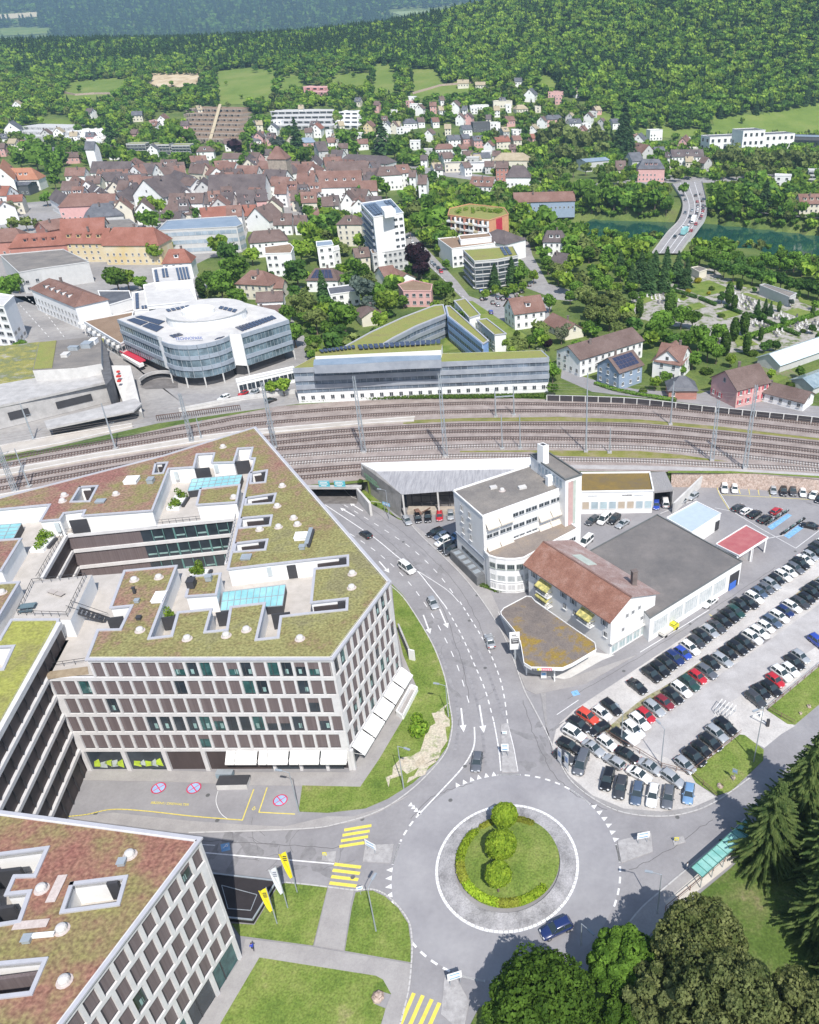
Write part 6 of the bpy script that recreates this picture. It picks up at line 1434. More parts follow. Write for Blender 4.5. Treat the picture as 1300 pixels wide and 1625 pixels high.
ball_m=foliage('ball_maple_leaves',(.17,.28,.025),(.34,.46,.045),1.2,(.97,1.03));bark=mat('bark',(.12,.09,.07),.95,base2=(.18,.14,.11),scale=2)
def balltree(px,py,r,bx,by,label):
    b=P(bx,by,.9);g=empty('ball_tree',(b.x,b.y,.8),0,label,'tree');c=P(px,py,3.6);rg=random.Random(int(px+py));o_=(c.x-b.x,c.y-b.y,2.9)
    ps=[leafball(o_,r,3600,.17,rg,(1,1,.85),.82)]
    for _ in range(40):
        d_=Vector((rg.gauss(0,1),rg.gauss(0,1),rg.gauss(0,1))).normalized();ps.append(leafball((o_[0]+d_.x*r*.8,o_[1]+d_.y*r*.8,o_[2]+d_.z*r*.7),r*.28,90,.16,rg))
    leafobj('',ps,None).build('crown',ball_m,g);mb=MB();mb.cone((0,0,0),(o_[0]*.9,o_[1]*.9,2.6),.16,.1,8);mb.build('trunk',bark,g)
balltree(801,1294,2.0,800,1322,'round clipped ball tree on the roundabout, the farthest of three');balltree(795,1340,2.35,795,1368,'round clipped ball tree on the roundabout, the middle and largest of three');balltree(791,1388,1.9,791,1414,'round clipped ball tree on the roundabout, the nearest of three')
# fences round the lawns of the car park
def fence(pix,label,h=1.1,step=2.4,name='fence',m=None):
    pts=[P(x,y) for x,y in pix];g=empty(name,(pts[0].x,pts[0].y,0),0,label,'fence');mb=MB()
    for a,b in zip(pts,pts[1:]):
        L=(b-a).length;k=max(1,int(L/step));mb.bar((a.x,a.y,h),(b.x,b.y,h),.07);mb.bar((a.x,a.y,h*.5),(b.x,b.y,h*.5),.05)
        for i in range(k): p=a+(b-a)*i/k;mb.box((p.x,p.y,h/2),(.1,.1,h))
    _B(mb,'rails_and_posts',m or MATS['old_wood'],g)
fence([(1096,1229),(1176,1165)],'thin rail fence between the row of six cars and small lawn')
fence([(1096,1229),(1137,1266)],'thin rail fence running down the left side of the small lawn')
fence([(1218,1127),(1320,1042)],'thin rail fence behind the short row on the right-hand lawn')
fence([(1218,1127),(1261,1151)],'thin rail fence at the short end of the right-hand lawn')
fence([(963,1166),(985,1180),(1015,1196),(1050,1218),(1096,1230)],'rail fence dividing the crowded corner from the gravel drive')
# barrier and ticket machine, bicycle racks
p=P(1208,1137);g=empty('barrier',(p.x,p.y,0),0,'white entrance barrier arm with ticket machine at the car park exit','barrier');q=P(1194,1142)-p;q2=P(1218,1152)-p
mb=MB();mb.bar((0,0,1.0),(q.x,q.y,1.0),.12);mb.bar((q.x,q.y,1.),(q2.x,q2.y,.3),.12);mb.build('barrier_arm',white,g)
mb=MB();mb.box((q2.x,q2.y,.8),(.5,.5,1.6));mb.build('ticket_machine',dark,g);mb=MB();mb.box((0,0,.55),(.5,.5,1.1));mb.build('barrier_post',white,g)
for k in range(5):
    p=P(1140+k*5.5,1127+k*2.5);g=empty('cycle_stand',(p.x,p.y,0),.9);lab(g,'white tubular cycle stand','beside the row above the small lawn','cycle stand','cycle stands');mb=MB()
    mb.bar((-1.3,0,0),(-1.2,0,1.7),.09);mb.bar((-1.2,0,1.7),(1.1,0,2.0),.09);mb.bar((1.1,0,2.0),(1.3,0,0),.09);mb.build('frame',white,g);mb=MB();mb.bar((-1.2,0,.9),(1.2,0,.9),.06);mb.build('crossbar',metal,g)
# boulders and bench
for k,(x,y,r) in enumerate([(600,1583,.9),(1163,1235,.5),(1143,1248,.6),(1284,1122,.5),(1270,1133,.4)]):
    p=P(x,y);mb=MB();rg=random.Random(k+3);
    for i in range(4):
        a_,b_=i/4*math.pi/2,(i+1)/4*math.pi/2;mb.cone((0,0,r*.8*math.sin(a_)),(rg.uniform(-.1,.1),0,r*.8*math.sin(b_)),r*math.cos(a_),max(.05,r*math.cos(b_)),7,cap=i==3)
    o=mb.build('boulder',st_m);o.location=(p.x,p.y,.08);tag(o,['grey boulder at the edge of the bottom lawn near the crossing','boulder near the tip of the small lawn, upper one','boulder near the tip of the small lawn, lower one','boulder on the right-hand lawn, farther one','boulder on the right-hand lawn, nearer one'][k],'boulder')
# teal glass passenger shelter along the right road
a,b=P(1106,1385,2.6),P(1192,1308,2.6);u=(b-a).normalized();nn=Vector((-u.y,u.x,0));g=empty('glass_shelter',(a.x,a.y,0),0,'long teal glass roofed shelter beside the road under the conifers','shelter')
mb=MB();L=(b-a).length;ay=math.atan2(u.y,u.x);c=(a+b)/2;mb.box((c.x,c.y,2.62),(L,2.1,.08),ay);_B(mb,'glass_roof',mat('teal_roof_glass',(.17,.42,.38),.2,base2=(.30,.55,.50),scale=.6),g)
mb=MB()
for k in range(12): q=a+u*L*k/11;mb.bar((q.x-nn.x*1.05,q.y-nn.y*1.05,2.7),(q.x+nn.x*1.05,q.y+nn.y*1.05,2.7),.08)
for s in (-1,1): p,q=a+nn*s*1.05,b+nn*s*1.05;mb.bar((p.x,p.y,2.7),(q.x,q.y,2.7),.09)
_B(mb,'roof_frame',mat('green_frame',(.08,.2,.17),.5,vary=.1),g)
for k in range(6): q=a+u*L*k/5-nn*.95;mb=MB();mb.cone((q.x,q.y,0),(q.x,q.y,2.6),.07,.07,6);_B(mb,'post',metal,g)
w0=P(1060,1440),P(1120,1395),P(1175,1345)
pave([(1055,1432),(1150,1352),(1196,1312),(1205,1330),(1160,1372),(1085,1432),(1066,1452)],z=.13,name='path',m=mat('sandy_path',(.50,.46,.40),.95,base2=(.60,.56,.50),scale=.5))
fence([(1056,1446),(1150,1368),(1200,1325)],'wire park fence running beside the sandy path',1.3)
# ---------------------------------------------------------------- people
skin=mat('skin',(.45,.27,.2),.6,vary=0)
def person(px,py,yaw,top,legs,label,hair=(.06,.04,.03),z0=0.09,stride=.25):
    p=P(px,py,z0);g=empty('person',(p.x,p.y,z0),yaw,label,'person')
    me=bpy.data.meshes.new('body');V=[(0,0,.92),(0,0,1.15),(0,0,1.38),(0,0,1.5),(.02,0,1.66),(0,.1,.88),(stride*.45,.11,.48),(stride*.7,.11,.06),(stride*.7+.16,.12,.03),(0,-.1,.88),(-stride*.3,-.11,.48),(-stride*.9,-.11,.10),(-stride*.8+.14,-.12,.03),(0,.19,1.38),(-.08,.25,1.1),(.08,.25,.88),(0,-.19,1.38),(.06,-.25,1.1),(.22,-.24,.92)]
    Ed=[(0,1),(1,2),(2,3),(3,4),(0,5),(5,6),(6,7),(7,8),(0,9),(9,10),(10,11),(11,12),(2,13),(13,14),(14,15),(2,16),(16,17),(17,18)]
    me.from_pydata(V,Ed,[]);o=link('body',me,g);Rr=[.15,.15,.17,.06,.105,.095,.07,.05,.045,.095,.07,.05,.045,.065,.05,.038,.065,.05,.038]
    md=o.modifiers.new('s','SKIN')
    for i,v in enumerate(me.skin_vertices[0].data): v.radius=(Rr[i],Rr[i]);v.use_root=i==0
    o.modifiers.new('d','SUBSURF').levels=1
    dg=bpy.context.evaluated_depsgraph_get();m2=bpy.data.meshes.new_from_object(o.evaluated_get(dg));o.modifiers.clear();o.data=m2
    m2.materials.clear()
    for m in (skin,top,legs,dark): m2.materials.append(m)
    for f in m2.polygons: z=f.center.z;f.material_index=0 if z>1.49 or (abs(f.center.y)>.2 and z<1.0 and z>.8) else 1 if z>.93 else 2 if z>.1 else 3
    mb=MB();mb.cone((0,0,1.68),(-.01,0,1.79),.115,.06,8);mb.build('hair',mat('hair_dark',hair,.8,vary=0),g)
person(402,1508,1.9,mat('jacket_blue',(.03,.06,.40),.8,vary=.1),mat('trousers_dark',(.03,.03,.05),.8,vary=.1),'person in a bright blue jacket walking on the path by the block')
person(1090,1380,2.6,mat('shirt_white',(.6,.6,.62),.8,vary=.05),mat('jeans_blue',(.08,.13,.25),.8,vary=.1),'person in a pale top walking at the end of the teal shelter')
person(1128,1378,.6,mat('coat_green',(.06,.16,.12),.8,vary=.05),MATS['trousers_dark'],'person in dark green standing beside the teal glass shelter')
# ================================================================ town on the far side of the railway
FOOT=[]   # (x,y,r) occupied
def foot(pts,pad=1.):
    cx_=sum(p[0] for p in pts)/len(pts);cy_=sum(p[1] for p in pts)/len(pts);FOOT.append(([(cx_+(p[0]-cx_)*1.12,cy_+(p[1]-cy_)*1.12) for p in pts],cx_,cy_,max(math.hypot(p[0]-cx_,p[1]-cy_) for p in pts)+pad))
def free(x,y,pad=0.):
    for poly,cx_,cy_,r in FOOT:
        if (x-cx_)**2+(y-cy_)**2<(r+pad)**2:
            if r<9 and pad>=0: 
                if (x-cx_)**2+(y-cy_)**2<(r*.8+pad*.5)**2: return False
            elif inpoly(x,y,poly): return False
    return True
WALLC={'white':white,'cream':offw,'pink':mat('pink_render',(.60,.36,.34),.85,vary=.06),'yellow':mat('yellow_render',(.58,.45,.22),.85,base2=(.62,.56,.42),scale=.08),'grey':mat('grey_render',(.36,.36,.36),.85,vary=.08),'lgrey':mat('light_grey_render',(.52,.52,.51),.85,vary=.06),'blue':mat('blue_render',(.27,.34,.44),.85,vary=.05),'stone':mat('tower_stone',(.34,.29,.24),.95,vary=.2),'orange':mat('orange_render',(.62,.32,.18),.85,vary=.08),'darkg':mat('dark_grey_cladding',(.10,.105,.115),.7,vary=.1),'brick':mat('reddish_render',(.42,.2,.16),.85,vary=.08)}
ROOFC={'brown':mat_multi('brown_tiles',[(.115,.08,.07),(.155,.112,.10),(.20,.15,.135)],.12,fine=.25,fscale=4,bump=.2),'dark':mat_multi('dark_tiles',[(.085,.07,.07),(.12,.10,.10),(.16,.135,.13)],.12,fine=.22,fscale=4,bump=.2),'red':mat_multi('red_tiles',[(.20,.085,.062),(.26,.115,.085),(.31,.155,.125)],.12,fine=.2,fscale=4,bump=.2),'orange':mat_multi('orange_tiles',[(.33,.15,.09),(.41,.21,.14)],.12,fine=.2,fscale=4,bump=.2),'slate':mat('slate_roof',(.085,.09,.105),.7,base2=(.14,.145,.16),scale=.3,fine=.15),'rbrown':mat_multi('rust_brown_tiles',[(.155,.088,.07),(.205,.122,.10),(.26,.17,.145)],.12,fine=.25,fscale=4,bump=.2),'tan':mat('tan_tiles',(.32,.27,.18),.9,base2=(.4,.34,.24),scale=.3,fine=.1),'gravel':roof_g,'pale':mat('pale_flat_roof',(.48,.47,.46),.9,base2=(.58,.57,.55),scale=.3),'green':mat_multi('green_flat_roof',[(.22,.2,.09),(.25,.255,.08),(.20,.24,.07)],.2,fine=.25),'bgravel':mat_multi('brown_gravel_roof',[(.22,.15,.10),(.29,.21,.15)],.25,fine=.2),'blue':mat('blue_metal_roof',(.20,.26,.33),.5,base2=(.27,.33,.40),scale=.2)}
CW={'white':'white','cream':'cream','pink':'pink','yellow':'yellow','grey':'grey','lgrey':'pale grey','blue':'light blue','stone':'stone','orange':'orange','darkg':'dark grey','brick':'red-walled'}
CR={'brown':'brown','dark':'dark brown','red':'red','orange':'orange','slate':'slate','rbrown':'rusty brown','tan':'tan','gravel':'gravel','pale':'pale','green':'planted','bgravel':'brown gravel','blue':'blue metal'}
winfr=mat('window_frame_grey',(.5,.5,.5),.6,vary=.05)
def addwins(root,p,q,z0,z1,fl,sp,w_,h_,cap=14,**k):
    """rows of windows on a wall that faces the camera"""
    a,b,L,u,nn,yaw=wallframe(p,q)
    if nn.dot(-a.normalized())<.12: return 0
    n=max(1,int(L/sp));ct=0
    for r in range(fl):
        z=z0+(z1-z0)*(r+.55)/fl
        for i in range(n):
            if ct>=cap: return ct
            winbox(root,a,u,nn,yaw,L*(i+.5)/n,z,w_,h_,**k);ct+=1
    return ct
def gable(x1,y1,x2,y2,W,hw,hr,wall='white',roof='brown',place='in the town',look=None,base=None,wins=8,chim=True,dorm=0,eave=.5,hip=0.,cat='house',sp=3.,z0=None,nm='house',sh=None,solar=None):
    a=PH(x1,y1,hw+hr) if z0 is None else P(x1,y1,z0+hw+hr);b=PH(x2,y2,hw+hr) if z0 is None else P(x2,y2,z0+hw+hr)
    m=(a+b)/2;zb=T(m.x,m.y) if z0 is None else z0
    a=Vector((a.x,a.y));b=Vector((b.x,b.y));u=(b-a)
    if u.length<2: u=Vector((2,0))
    L=u.length;u.normalize();n_=Vector((-u.y,u.x));
    if n_.y<0: n_=-n_
    root=empty(nm,(m.x,m.y,zb),0);far=m.y>480
    if hip: L2=L+2*hip;
    else: L2=L
    c=(a+b)/2;hl=L2/2;hW=W/2
    cor=[c-u*hl-n_*hW,c+u*hl-n_*hW,c+u*hl+n_*hW,c-u*hl+n_*hW]
    if (cor[1]-cor[0]).cross(cor[2]-cor[1])<0: cor=[cor[1],cor[0],cor[3],cor[2]]
    foot([tuple(q) for q in cor])
    zs=zb-(0 if not far else 5);ze=zb+hw;zr=ze+hr;mb=MB()
    for i in range(4): p,q=cor[i],cor[(i+1)%4];mb.face([(p.x,p.y,zs),(q.x,q.y,zs),(q.x,q.y,ze),(p.x,p.y,ze)])
    if not hip:
        for i in (1,3): p,q=cor[i],cor[(i+1)%4];r=(p+q)/2;mb.face([(p.x,p.y,ze),(q.x,q.y,ze),(r.x,r.y,zr-.05)])
    _B(mb,'wall',WALLC[wall],root)
    e=eave;k=hr/hW
    def pt(s,t,z): q=c+u*s+n_*t;return (q.x,q.y,z)
    rh=hl-hip
    for sg in (-1,1):
        if hip: q=[pt(-hl-e,sg*(hW+e),ze-e*k),pt(hl+e,sg*(hW+e),ze-e*k),pt(rh,0,zr),pt(-rh,0,zr)]
        else: q=[pt(-hl-e,sg*(hW+e),ze-e*k),pt(hl+e,sg*(hW+e),ze-e*k),pt(hl+e,0,zr),pt(-hl-e,0,zr)]
        so_=slab(root,q,.22,ROOFC[roof],'roof_slope')
        if solar and sg<0:
            v=[Vector(w.co) for w in so_.data.vertices[:4]];nr=(v[1]-v[0]).cross(v[2]-v[0]).normalized();nr=nr if nr.z>0 else -nr
            for i in range(solar[0]):
                for j in range(solar[1]):
                    bl=lambda s,t:(v[0]*(1-s)+v[1]*s)*(1-t)+(v[3]*(1-s)+v[2]*s)*t
                    s0,s1=.12+.76*i/solar[0],.12+.76*(i+.93)/solar[0];t0,t1_=.2+.72*j/solar[1],.2+.72*(j+.94)/solar[1];mb=MB();c4=[bl(s0,t0)+nr*.06,bl(s1,t0)+nr*.06,bl(s1,t1_)+nr*.06,bl(s0,t1_)+nr*.06];mb.face(c4);mb.build('solar_panel',pvm,so_)
    if hip:
        for sg in (-1,1):
            mb=MB();q=[pt(sg*(hl+e),-(hW+e),ze-e*k+.12),pt(sg*(hl+e),(hW+e),ze-e*k+.12),pt(sg*rh,0,zr+.2)];mb.face(q if sg>0 else q[::-1]);_B(mb,'hip_end',ROOFC[roof],root)
    ww,wh_=(1.1,1.4) if not far else (1.2,1.5);fl=max(1,int(hw/2.9));left=wins
    for i in (0,1,3,2):
        if left<=0: break
        p,q=cor[i],cor[(i+1)%4];left-=addwins(root,p,q,zb+.2,ze-.1,fl,sp,ww,wh_,cap=left,fr=winfr if wall in('white','cream') else white,sill=not far,sh=sh)
    if not hip and wins>3:
        for i in (1,3):
            p,q=cor[i],cor[(i+1)%4];aa,bb,LL,uu,nn,yaw=wallframe(p,q)
            if nn.dot(-aa.normalized())>.12: winbox(root,aa,uu,nn,yaw,LL/2,ze+hr*.3,ww,wh_,fr=winfr,sill=False)
    if chim:
        rg=random.Random(int(x1*3+y1));q=pt(rg.uniform(-.6,.6)*rh,rg.choice([-1,1])*hW*.3,zr);mb=MB();mb.box((q[0],q[1],zr),(.8,.8,2.2));mb.box((q[0],q[1],zr+1.15),(1.,1.,.15));ch_=_B(mb,'chimney',MATS['chimney_brick'],root);ch_.parent=so_
    for d_ in range(dorm):
        s=(-1+2*(d_+.5)/dorm)*rh*.85;t=-hW*.55;z=zr-hr*.55;mb=MB();yw=math.atan2(u.y,u.x);q=pt(s,t,0)
        mb.cur=0;mb.box((q[0],q[1],z+.3),(2.,1.8,1.6),yw);mb.cur=1;q2=pt(s,t-.95,0);mb.box((q2[0],q2[1],z+.4),(1.3,.06,.9),yw);mb.cur=2;mb.box((q[0],q[1],z+1.2),(2.5,2.2,.2),yw);_B(mb,'dormer',[WALLC[wall] if wall!='stone' else white,glass,ROOFC[roof]],root)
    lk=look or '%s %s with %s roof'%(CW[wall],'house',CR[roof]);lab(root,lk,place,cat);return root
def block(pix,h,wall='white',roof='gravel',place='in the town',look=None,fl=None,sp=3.,wins=24,z0=None,cat='building',ww=1.5,wh_=1.4,bands=False,par=.4,sink=0,extra=None,nm='apartment_block',glassm=None,dm=None):
    if dm:   # front edge pixels + depth in metres
        (xa,ya),(xb,yb)=pix;A=PH(xa,ya,h);B=PH(xb,yb,h);zb=(T(A.x,A.y)+T(B.x,B.y))/2;A,B=Vector(A[:2]),Vector(B[:2]);u=(B-A).normalized();n_=Vector((-u.y,u.x))*dm;pl=[tuple(A),tuple(B),tuple(B+n_),tuple(A+n_)];far=A.y>760
    elif z0 is None:
        c=(sum(p[0] for p in pix)/len(pix),sum(p[1] for p in pix)/len(pix));q=PH(c[0],c[1],h);zb=T(q.x,q.y);far=q.y>760
    else: zb=z0;far=False
    if not dm: pl=xy(pix,zb+h)
    foot(pl)
    ar=sum(pl[i][0]*pl[(i+1)%len(pl)][1]-pl[(i+1)%len(pl)][0]*pl[i][1] for i in range(len(pl)))
    if ar<0: pl.reverse()
    m=(sum(p[0] for p in pl)/len(pl),sum(p[1] for p in pl)/len(pl));root=empty(nm,(m[0],m[1],zb),0)
    flat(root,pl,zb-(6 if far else 0)-sink,zb+h,ROOFC[roof],WALLC[wall],par=par,pw=.35)
    fl=fl or max(1,int(h/3));left=wins
    for i in range(len(pl)):
        p,q=pl[i],pl[(i+1)%len(pl)];a,b,L,u,nn,yaw=wallframe(p,q)
        if nn.dot(-a.normalized())<.12 or L<2: continue
        if bands:
            for r in range(fl):
                z=zb+(h-.3)*(r+.52)/fl;mb=MB();c=a+u*L/2+nn*.06;mb.box((c.x,c.y,z),(L*.97,.1,h/fl*.45),yaw);mb.cur=1
                for k in range(1,max(2,int(L/3))): c=a+u*L*k/max(2,int(L/3))+nn*.12;mb.box((c.x,c.y,z),(.14,.06,h/fl*.45),yaw)
                mb.box((*(a+u*L/2+nn*.45),z-h/fl*.3),(L*.98,.9,.18),yaw) if bands=='balcony' else None
                _B(mb,'window_band',[glassm or glass,WALLC[wall]],root)
        elif left>0: left-=addwins(root,p,q,zb+.2,zb+h-.3,fl,sp,ww,wh_,cap=left,fr=winfr)
    lab(root,look or '%s flat-roofed block with %s roof'%(CW[wall],CR[roof]),place,cat);return root,pl,zb
def pv(root,pix,z,n,m=1,gap=.12):
    """solar panels filling a pixel quad lying at height z"""
    q=[Vector(c_) for c_ in xy(pix,z)]
    for i in range(n):
        for j in range(m):
            def bl(s,t): return (q[0]*(1-s)+q[1]*s)*(1-t)+(q[3]*(1-s)+q[2]*s)*t
            s0,s1=i/n+gap/n,(i+1)/n-gap/n;t0,t1_=j/m+gap/m*.5,(j+1)/m-gap/m*.5
            mb=MB();c4=[bl(s0,t0),bl(s1,t0),bl(s1,t1_),bl(s0,t1_)];mb.prism([tuple(c_) for c_ in c4],z+.12,z+.3);_B(mb,'solar_panel',pvm,root)
pvm=mat('solar_panel',(.025,.03,.06),.2,base2=(.05,.06,.11),scale=1.5,spec=.6)
def gfac(root,p,q,z0,z1,fl,gm,bm,mull=1.6,bandh=.38,fins=None,nm='glazed_facade'):
    """storeys of glass between pale bands"""
    a,b,L,u,nn,yaw=wallframe(p,q);h=(z1-z0)/fl
    for r in range(fl):
        mb=MB();z=z0+h*r;c=a+u*L/2+nn*.05;mb.box((c.x,c.y,z+h*(1-bandh)/2),(L,.1,h*(1-bandh)),yaw,0)
        c=a+u*L/2+nn*.22;mb.box((c.x,c.y,z+h*(1-bandh/2)),(L,.44,h*bandh),yaw,1)
        n=max(1,int(L/mull))
        for k in range(n+1): c=a+u*L*k/n+nn*.15;mb.box((c.x,c.y,z+h*(1-bandh)/2),(.1,.1,h*(1-bandh)-.01),yaw,2)
        _B(mb,nm,[gm,bm,metal],root)
bg=mat('blue_grey_glass',(.07,.09,.115),.15,base2=(.20,.25,.31),scale=.18,spec=.6);bb=mat('blue_grey_band',(.30,.34,.39),.5,vary=.08);sb_=mat('silver_louvre',(.40,.43,.47),.45,base2=(.30,.33,.38),scale=.25,metal=.2)
# --- paved areas of the town
street=MATS['asphalt']
for k,pix in enumerate([[(20,470),(45,462),(130,515),(175,540),(205,575),(240,600),(290,640),(385,650),(450,640),(470,610),(478,600),(464,590),(380,625),(290,625),(235,600),(210,560),(190,545),(120,505),(60,470)],[(620,395),(640,372),(652,368),(725,445),(745,470),(760,475),(800,462),(850,475),(870,470),(830,455),(852,440),(820,405),(815,375),(838,375),(845,405),(870,450),(920,465),(950,450),(940,470),(905,478),(880,475),(870,505),(800,520),(760,500),(745,490),(735,475),(700,440),(640,385)],[(875,560),(892,585),(890,600),(940,622),(1010,630),(1133,645),(1300,665),(1400,680),(1400,660),(1300,645),(1180,635),(1140,615),(1110,625),(1010,618),(950,605),(905,592),(885,575)],[(980,288),(1060,278),(1130,283),(1240,275),(1240,281),(1130,290),(1060,290),(980,296)],[(0,345),(20,340),(105,335),(115,345),(60,352),(0,362)],[(650,262),(780,280),(900,292),(985,290),(985,296),(900,300),(780,290),(650,272)],[(1165,341),(1300,350),(1400,358),(1400,352),(1300,345),(1165,337)],[(470,455),(480,455),(470,480),(460,478)]]):
    sheet('street',[tuple(PT(x,y)[:2]) for x,y in pix] if k not in(0,1,2,4) else xy(pix,N),N+.03+.006*k,asph_w if k!=2 else street)
mk2=MB()
for pts in ([(40,470),(75,500),(102,535)],[(28,480),(60,515),(78,535)],[(690,430),(745,480)]):
    strip(mk2,[P(x,y,N)[:2] for x,y in pts],.2,N+.09,3,3)
tag(mk2.build('street_marking',paint),kind='structure')
# --- long glass office beside the tracks
HL=12.2
def hat(bx,by,ty): v=(ty-PY)/F;p=P(bx,by,N);return H-(v*p.y*CP+p.y*SP)/(CP-v*SP)
zt=N+HL
fr_=xy([(465,584),(870,567)],zt);fr_=[fr_[0],fr_[1]]
bk=xy([(858,556),(497,567)],zt)
root=newb((650,640),N,'very long silver glass office with louvred storeys beside the railway',cat='office building',name='office_building')
pl=[fr_[0],fr_[1],bk[0],bk[1]];foot(pl);c=Vector((root.location.x,root.location.y))
mb=MB();mb.prism(pl,N,zt,top=False);_B(mb,'wall',white,root)
mb=MB();mb.prism(pl,zt-.1,zt-.05,ms=0);_B(mb,'roof',ROOFC['green'],root)
gfac(root,fr_[0],fr_[1],N+3.6,zt,3,bg,sb_,2.0,.55,nm='louvred_storey');gfac(root,fr_[1],bk[0],N+3.6,zt,3,bg,sb_,2.0,.55,nm='louvred_storey')
wrow(root,fr_[0],fr_[1],N+1.9,26,1.3,1.5,sill=False)
ph=xy([(497,578),(560,576),(640,571),(700,569),(700,562),(600,564),(498,569)],zt+3);mb=MB();mb.prism(ph,zt-.1,zt+2.6,top=True);_B(mb,'penthouse',sb_,root)
mb=MB();mb.prism(ph,zt+2.6,zt+2.7,ms=0);_B(mb,'penthouse_roof',MATS['blue_metal_roof'],root)
pv(root,[(510,560),(565,553),(563,548),(505,556)],zt+3,9);pv(root,[(570,555),(700,546),(700,539),(566,548)],zt+3,16)
mb=MB();mb.prism(xy([(500,565),(700,555),(702,546),(555,548),(500,558)],zt+2.6),N,zt+2.5,mt=1,ms=0);_B(mb,'rear_block',[white,ROOFC['green']],root)
hedge([(480,638),(560,634),(640,632),(720,632),(800,631),(865,630)],2.0,1.3,'ragged shrubs growing between the silver office and the tracks',N)
# rear wings around the triangular court
def wing(pix,h,label,wallm,roof='green',glassy=None,name='office_wing'):
    z=N+h;pl=xy(pix,z);ar=sum(pl[i][0]*pl[(i+1)%len(pl)][1]-pl[(i+1)%len(pl)][0]*pl[i][1] for i in range(len(pl)))
    if ar<0: pl=pl[::-1]
    m=(sum(p[0] for p in pl)/len(pl),sum(p[1] for p in pl)/len(pl));g=empty(name,(m[0],m[1],N),0,label,'office wing');foot(pl);flat(g,pl,N,z,ROOFC[roof],wallm,par=.35,pw=.5,rim=MATS['parapet_metal'])
    for i in range(len(pl)):
        a,b,L,u,nn,yaw=wallframe(pl[i],pl[(i+1)%len(pl)])
        if L>7 and nn.dot(-a.normalized())>.05: 
            if glassy: gfac(g,pl[i],pl[(i+1)%len(pl)],N,z,3,glassy[0],glassy[1],1.8,.5)
            else: addwins(g,pl[i],pl[(i+1)%len(pl)],N,z,3,3,1.5,1.3,cap=14)
    return g
wing([(543,553),(590,527),(640,504),(690,485),(703,484),(707,499),(660,518),(625,536),(597,553)],9,'curved green-roofed grey wing forming the left side of the triangular court',sb_,glassy=(bg,sb_))
wing([(708,486),(714,486),(775,541),(767,546),(712,502)],10,'narrow green-roofed blue-faced wing on the right of the triangular court',mat('bright_blue_wall',(.22,.34,.58),.7,vary=.08),glassy=(bg,mat('sky_blue_band',(.30,.42,.62),.6,vary=.08)))
wing([(721,478),(738,474),(762,500),(745,505)],8,'white-walled green-roofed pavilion stepped behind the blue wing, upper one',white)
wing([(757,508),(772,506),(803,530),(785,532)],7,'white-walled green-roofed pavilion stepped behind the blue wing, lower one',white)
sheet('green_court',xy([(700,560),(760,548),(850,548),(840,535),(790,505),(750,478),(715,478),(712,520)],N),N+.12,lawn_m)
# --- round glass office
HR=15.;zt=N+HR
root=newb((300,600),N,'round-fronted glass office block with white drum and solar panels on its roof',cat='office block',name='office_block')
cur=[(257.5,541),(268,545),(282,547.5),(297,548),(312,547),(327,544.5),(342,541),(354,537),(362.5,533)]
lft=[(187.5,506.5),(250,533)]
ol=lft+[(257,536)]+cur+[(364,529),(382.5,530),(457.5,507),(436,492),(387,480),(325,480),(250,490)]
pl=xy(ol,zt);foot(pl)
mb=MB();mb.prism(pl,N+3.5,zt,top=False);_B(mb,'wall',white,root);mb=MB();mb.prism(pl,zt-.08,zt-.02,ms=0);_B(mb,'roof',ROOFC['pale'],root)
bg2=mat('slate_glass',(.06,.085,.10),.15,base2=(.22,.30,.35),scale=.22,spec=.6)
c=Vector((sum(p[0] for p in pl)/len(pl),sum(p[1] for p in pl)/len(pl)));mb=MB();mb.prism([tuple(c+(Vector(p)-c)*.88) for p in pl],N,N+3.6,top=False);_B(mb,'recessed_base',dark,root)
gfac(root,pl[0],pl[1],N+3.6,zt,3,bg2,bb,1.6,.35)
for i in range(3,11): gfac(root,pl[i],pl[i+1],N+3.6,zt-1.2 if False else zt,3,bg2,bb,1.5,.35)
gfac(root,pl[13],pl[14],N+3.6,zt,3,bg2,bb,1.5,.35)
for i in (0,3,5,7,9,13,14): mb=MB();mb.cone((pl[i][0],pl[i][1],N),(pl[i][0],pl[i][1],N+3.6),.25,.25,8);_B(mb,'column',pale_con,root)
dc=P(330,505,zt);mb=MB();mb.cone((dc.x,dc.y,zt-.1),(dc.x,dc.y,zt+3.2),13.5,13.5,40);_B(mb,'drum',white,root);mb=MB();mb.cone((dc.x,dc.y,zt+3.2),(dc.x,dc.y,zt+3.3),13.9,13.9,40);_B(mb,'drum_roof',ROOFC['pale'],root)
mb=MB();mb.cone((dc.x-1,dc.y-4,zt+3.2),(dc.x-1,dc.y-4,zt+4.6),5.5,5.5,24);_B(mb,'drum_cap',white,root)
for q,n,m_ in (([(200,508),(212,505),(262,520),(250,528)],7,2),([(212,503),(222,501),(265,511),(255,517)],6,1),([(385,527),(440,506),(432,501),(372,520)],12,1),([(268,533),(285,529),(292,532),(275,537)],3,1),([(340,540),(352,537),(358,534),(345,537)],2,1)): pv(root,q,zt,n,m_)
pv(root,[(262,492),(300,485),(303,488),(266,496)],zt+3.3,5);pv(root,[(350,486),(378,492),(374,497),(346,490)],zt+3.3,4)
q=P(302,536,zt+1);o=text('TECHNOPARK',(0,0,0),1.35,mat('sign_blue',(.05,.10,.35),.5,vary=0),root,(math.pi/2,0,.12),'sign_lettering',.05);o.location=(q.x-root.location.x,q.y-root.location.y-1,zt+1.1-N)
bs=xy([(372,603),(466,583),(470,590),(464,597),(378,617)],N+4.5);g=empty('base_building',(P(420,600,N).x,P(420,600,N).y,N),0,'low white plinth building with dark square windows in front of the glass wing','building')
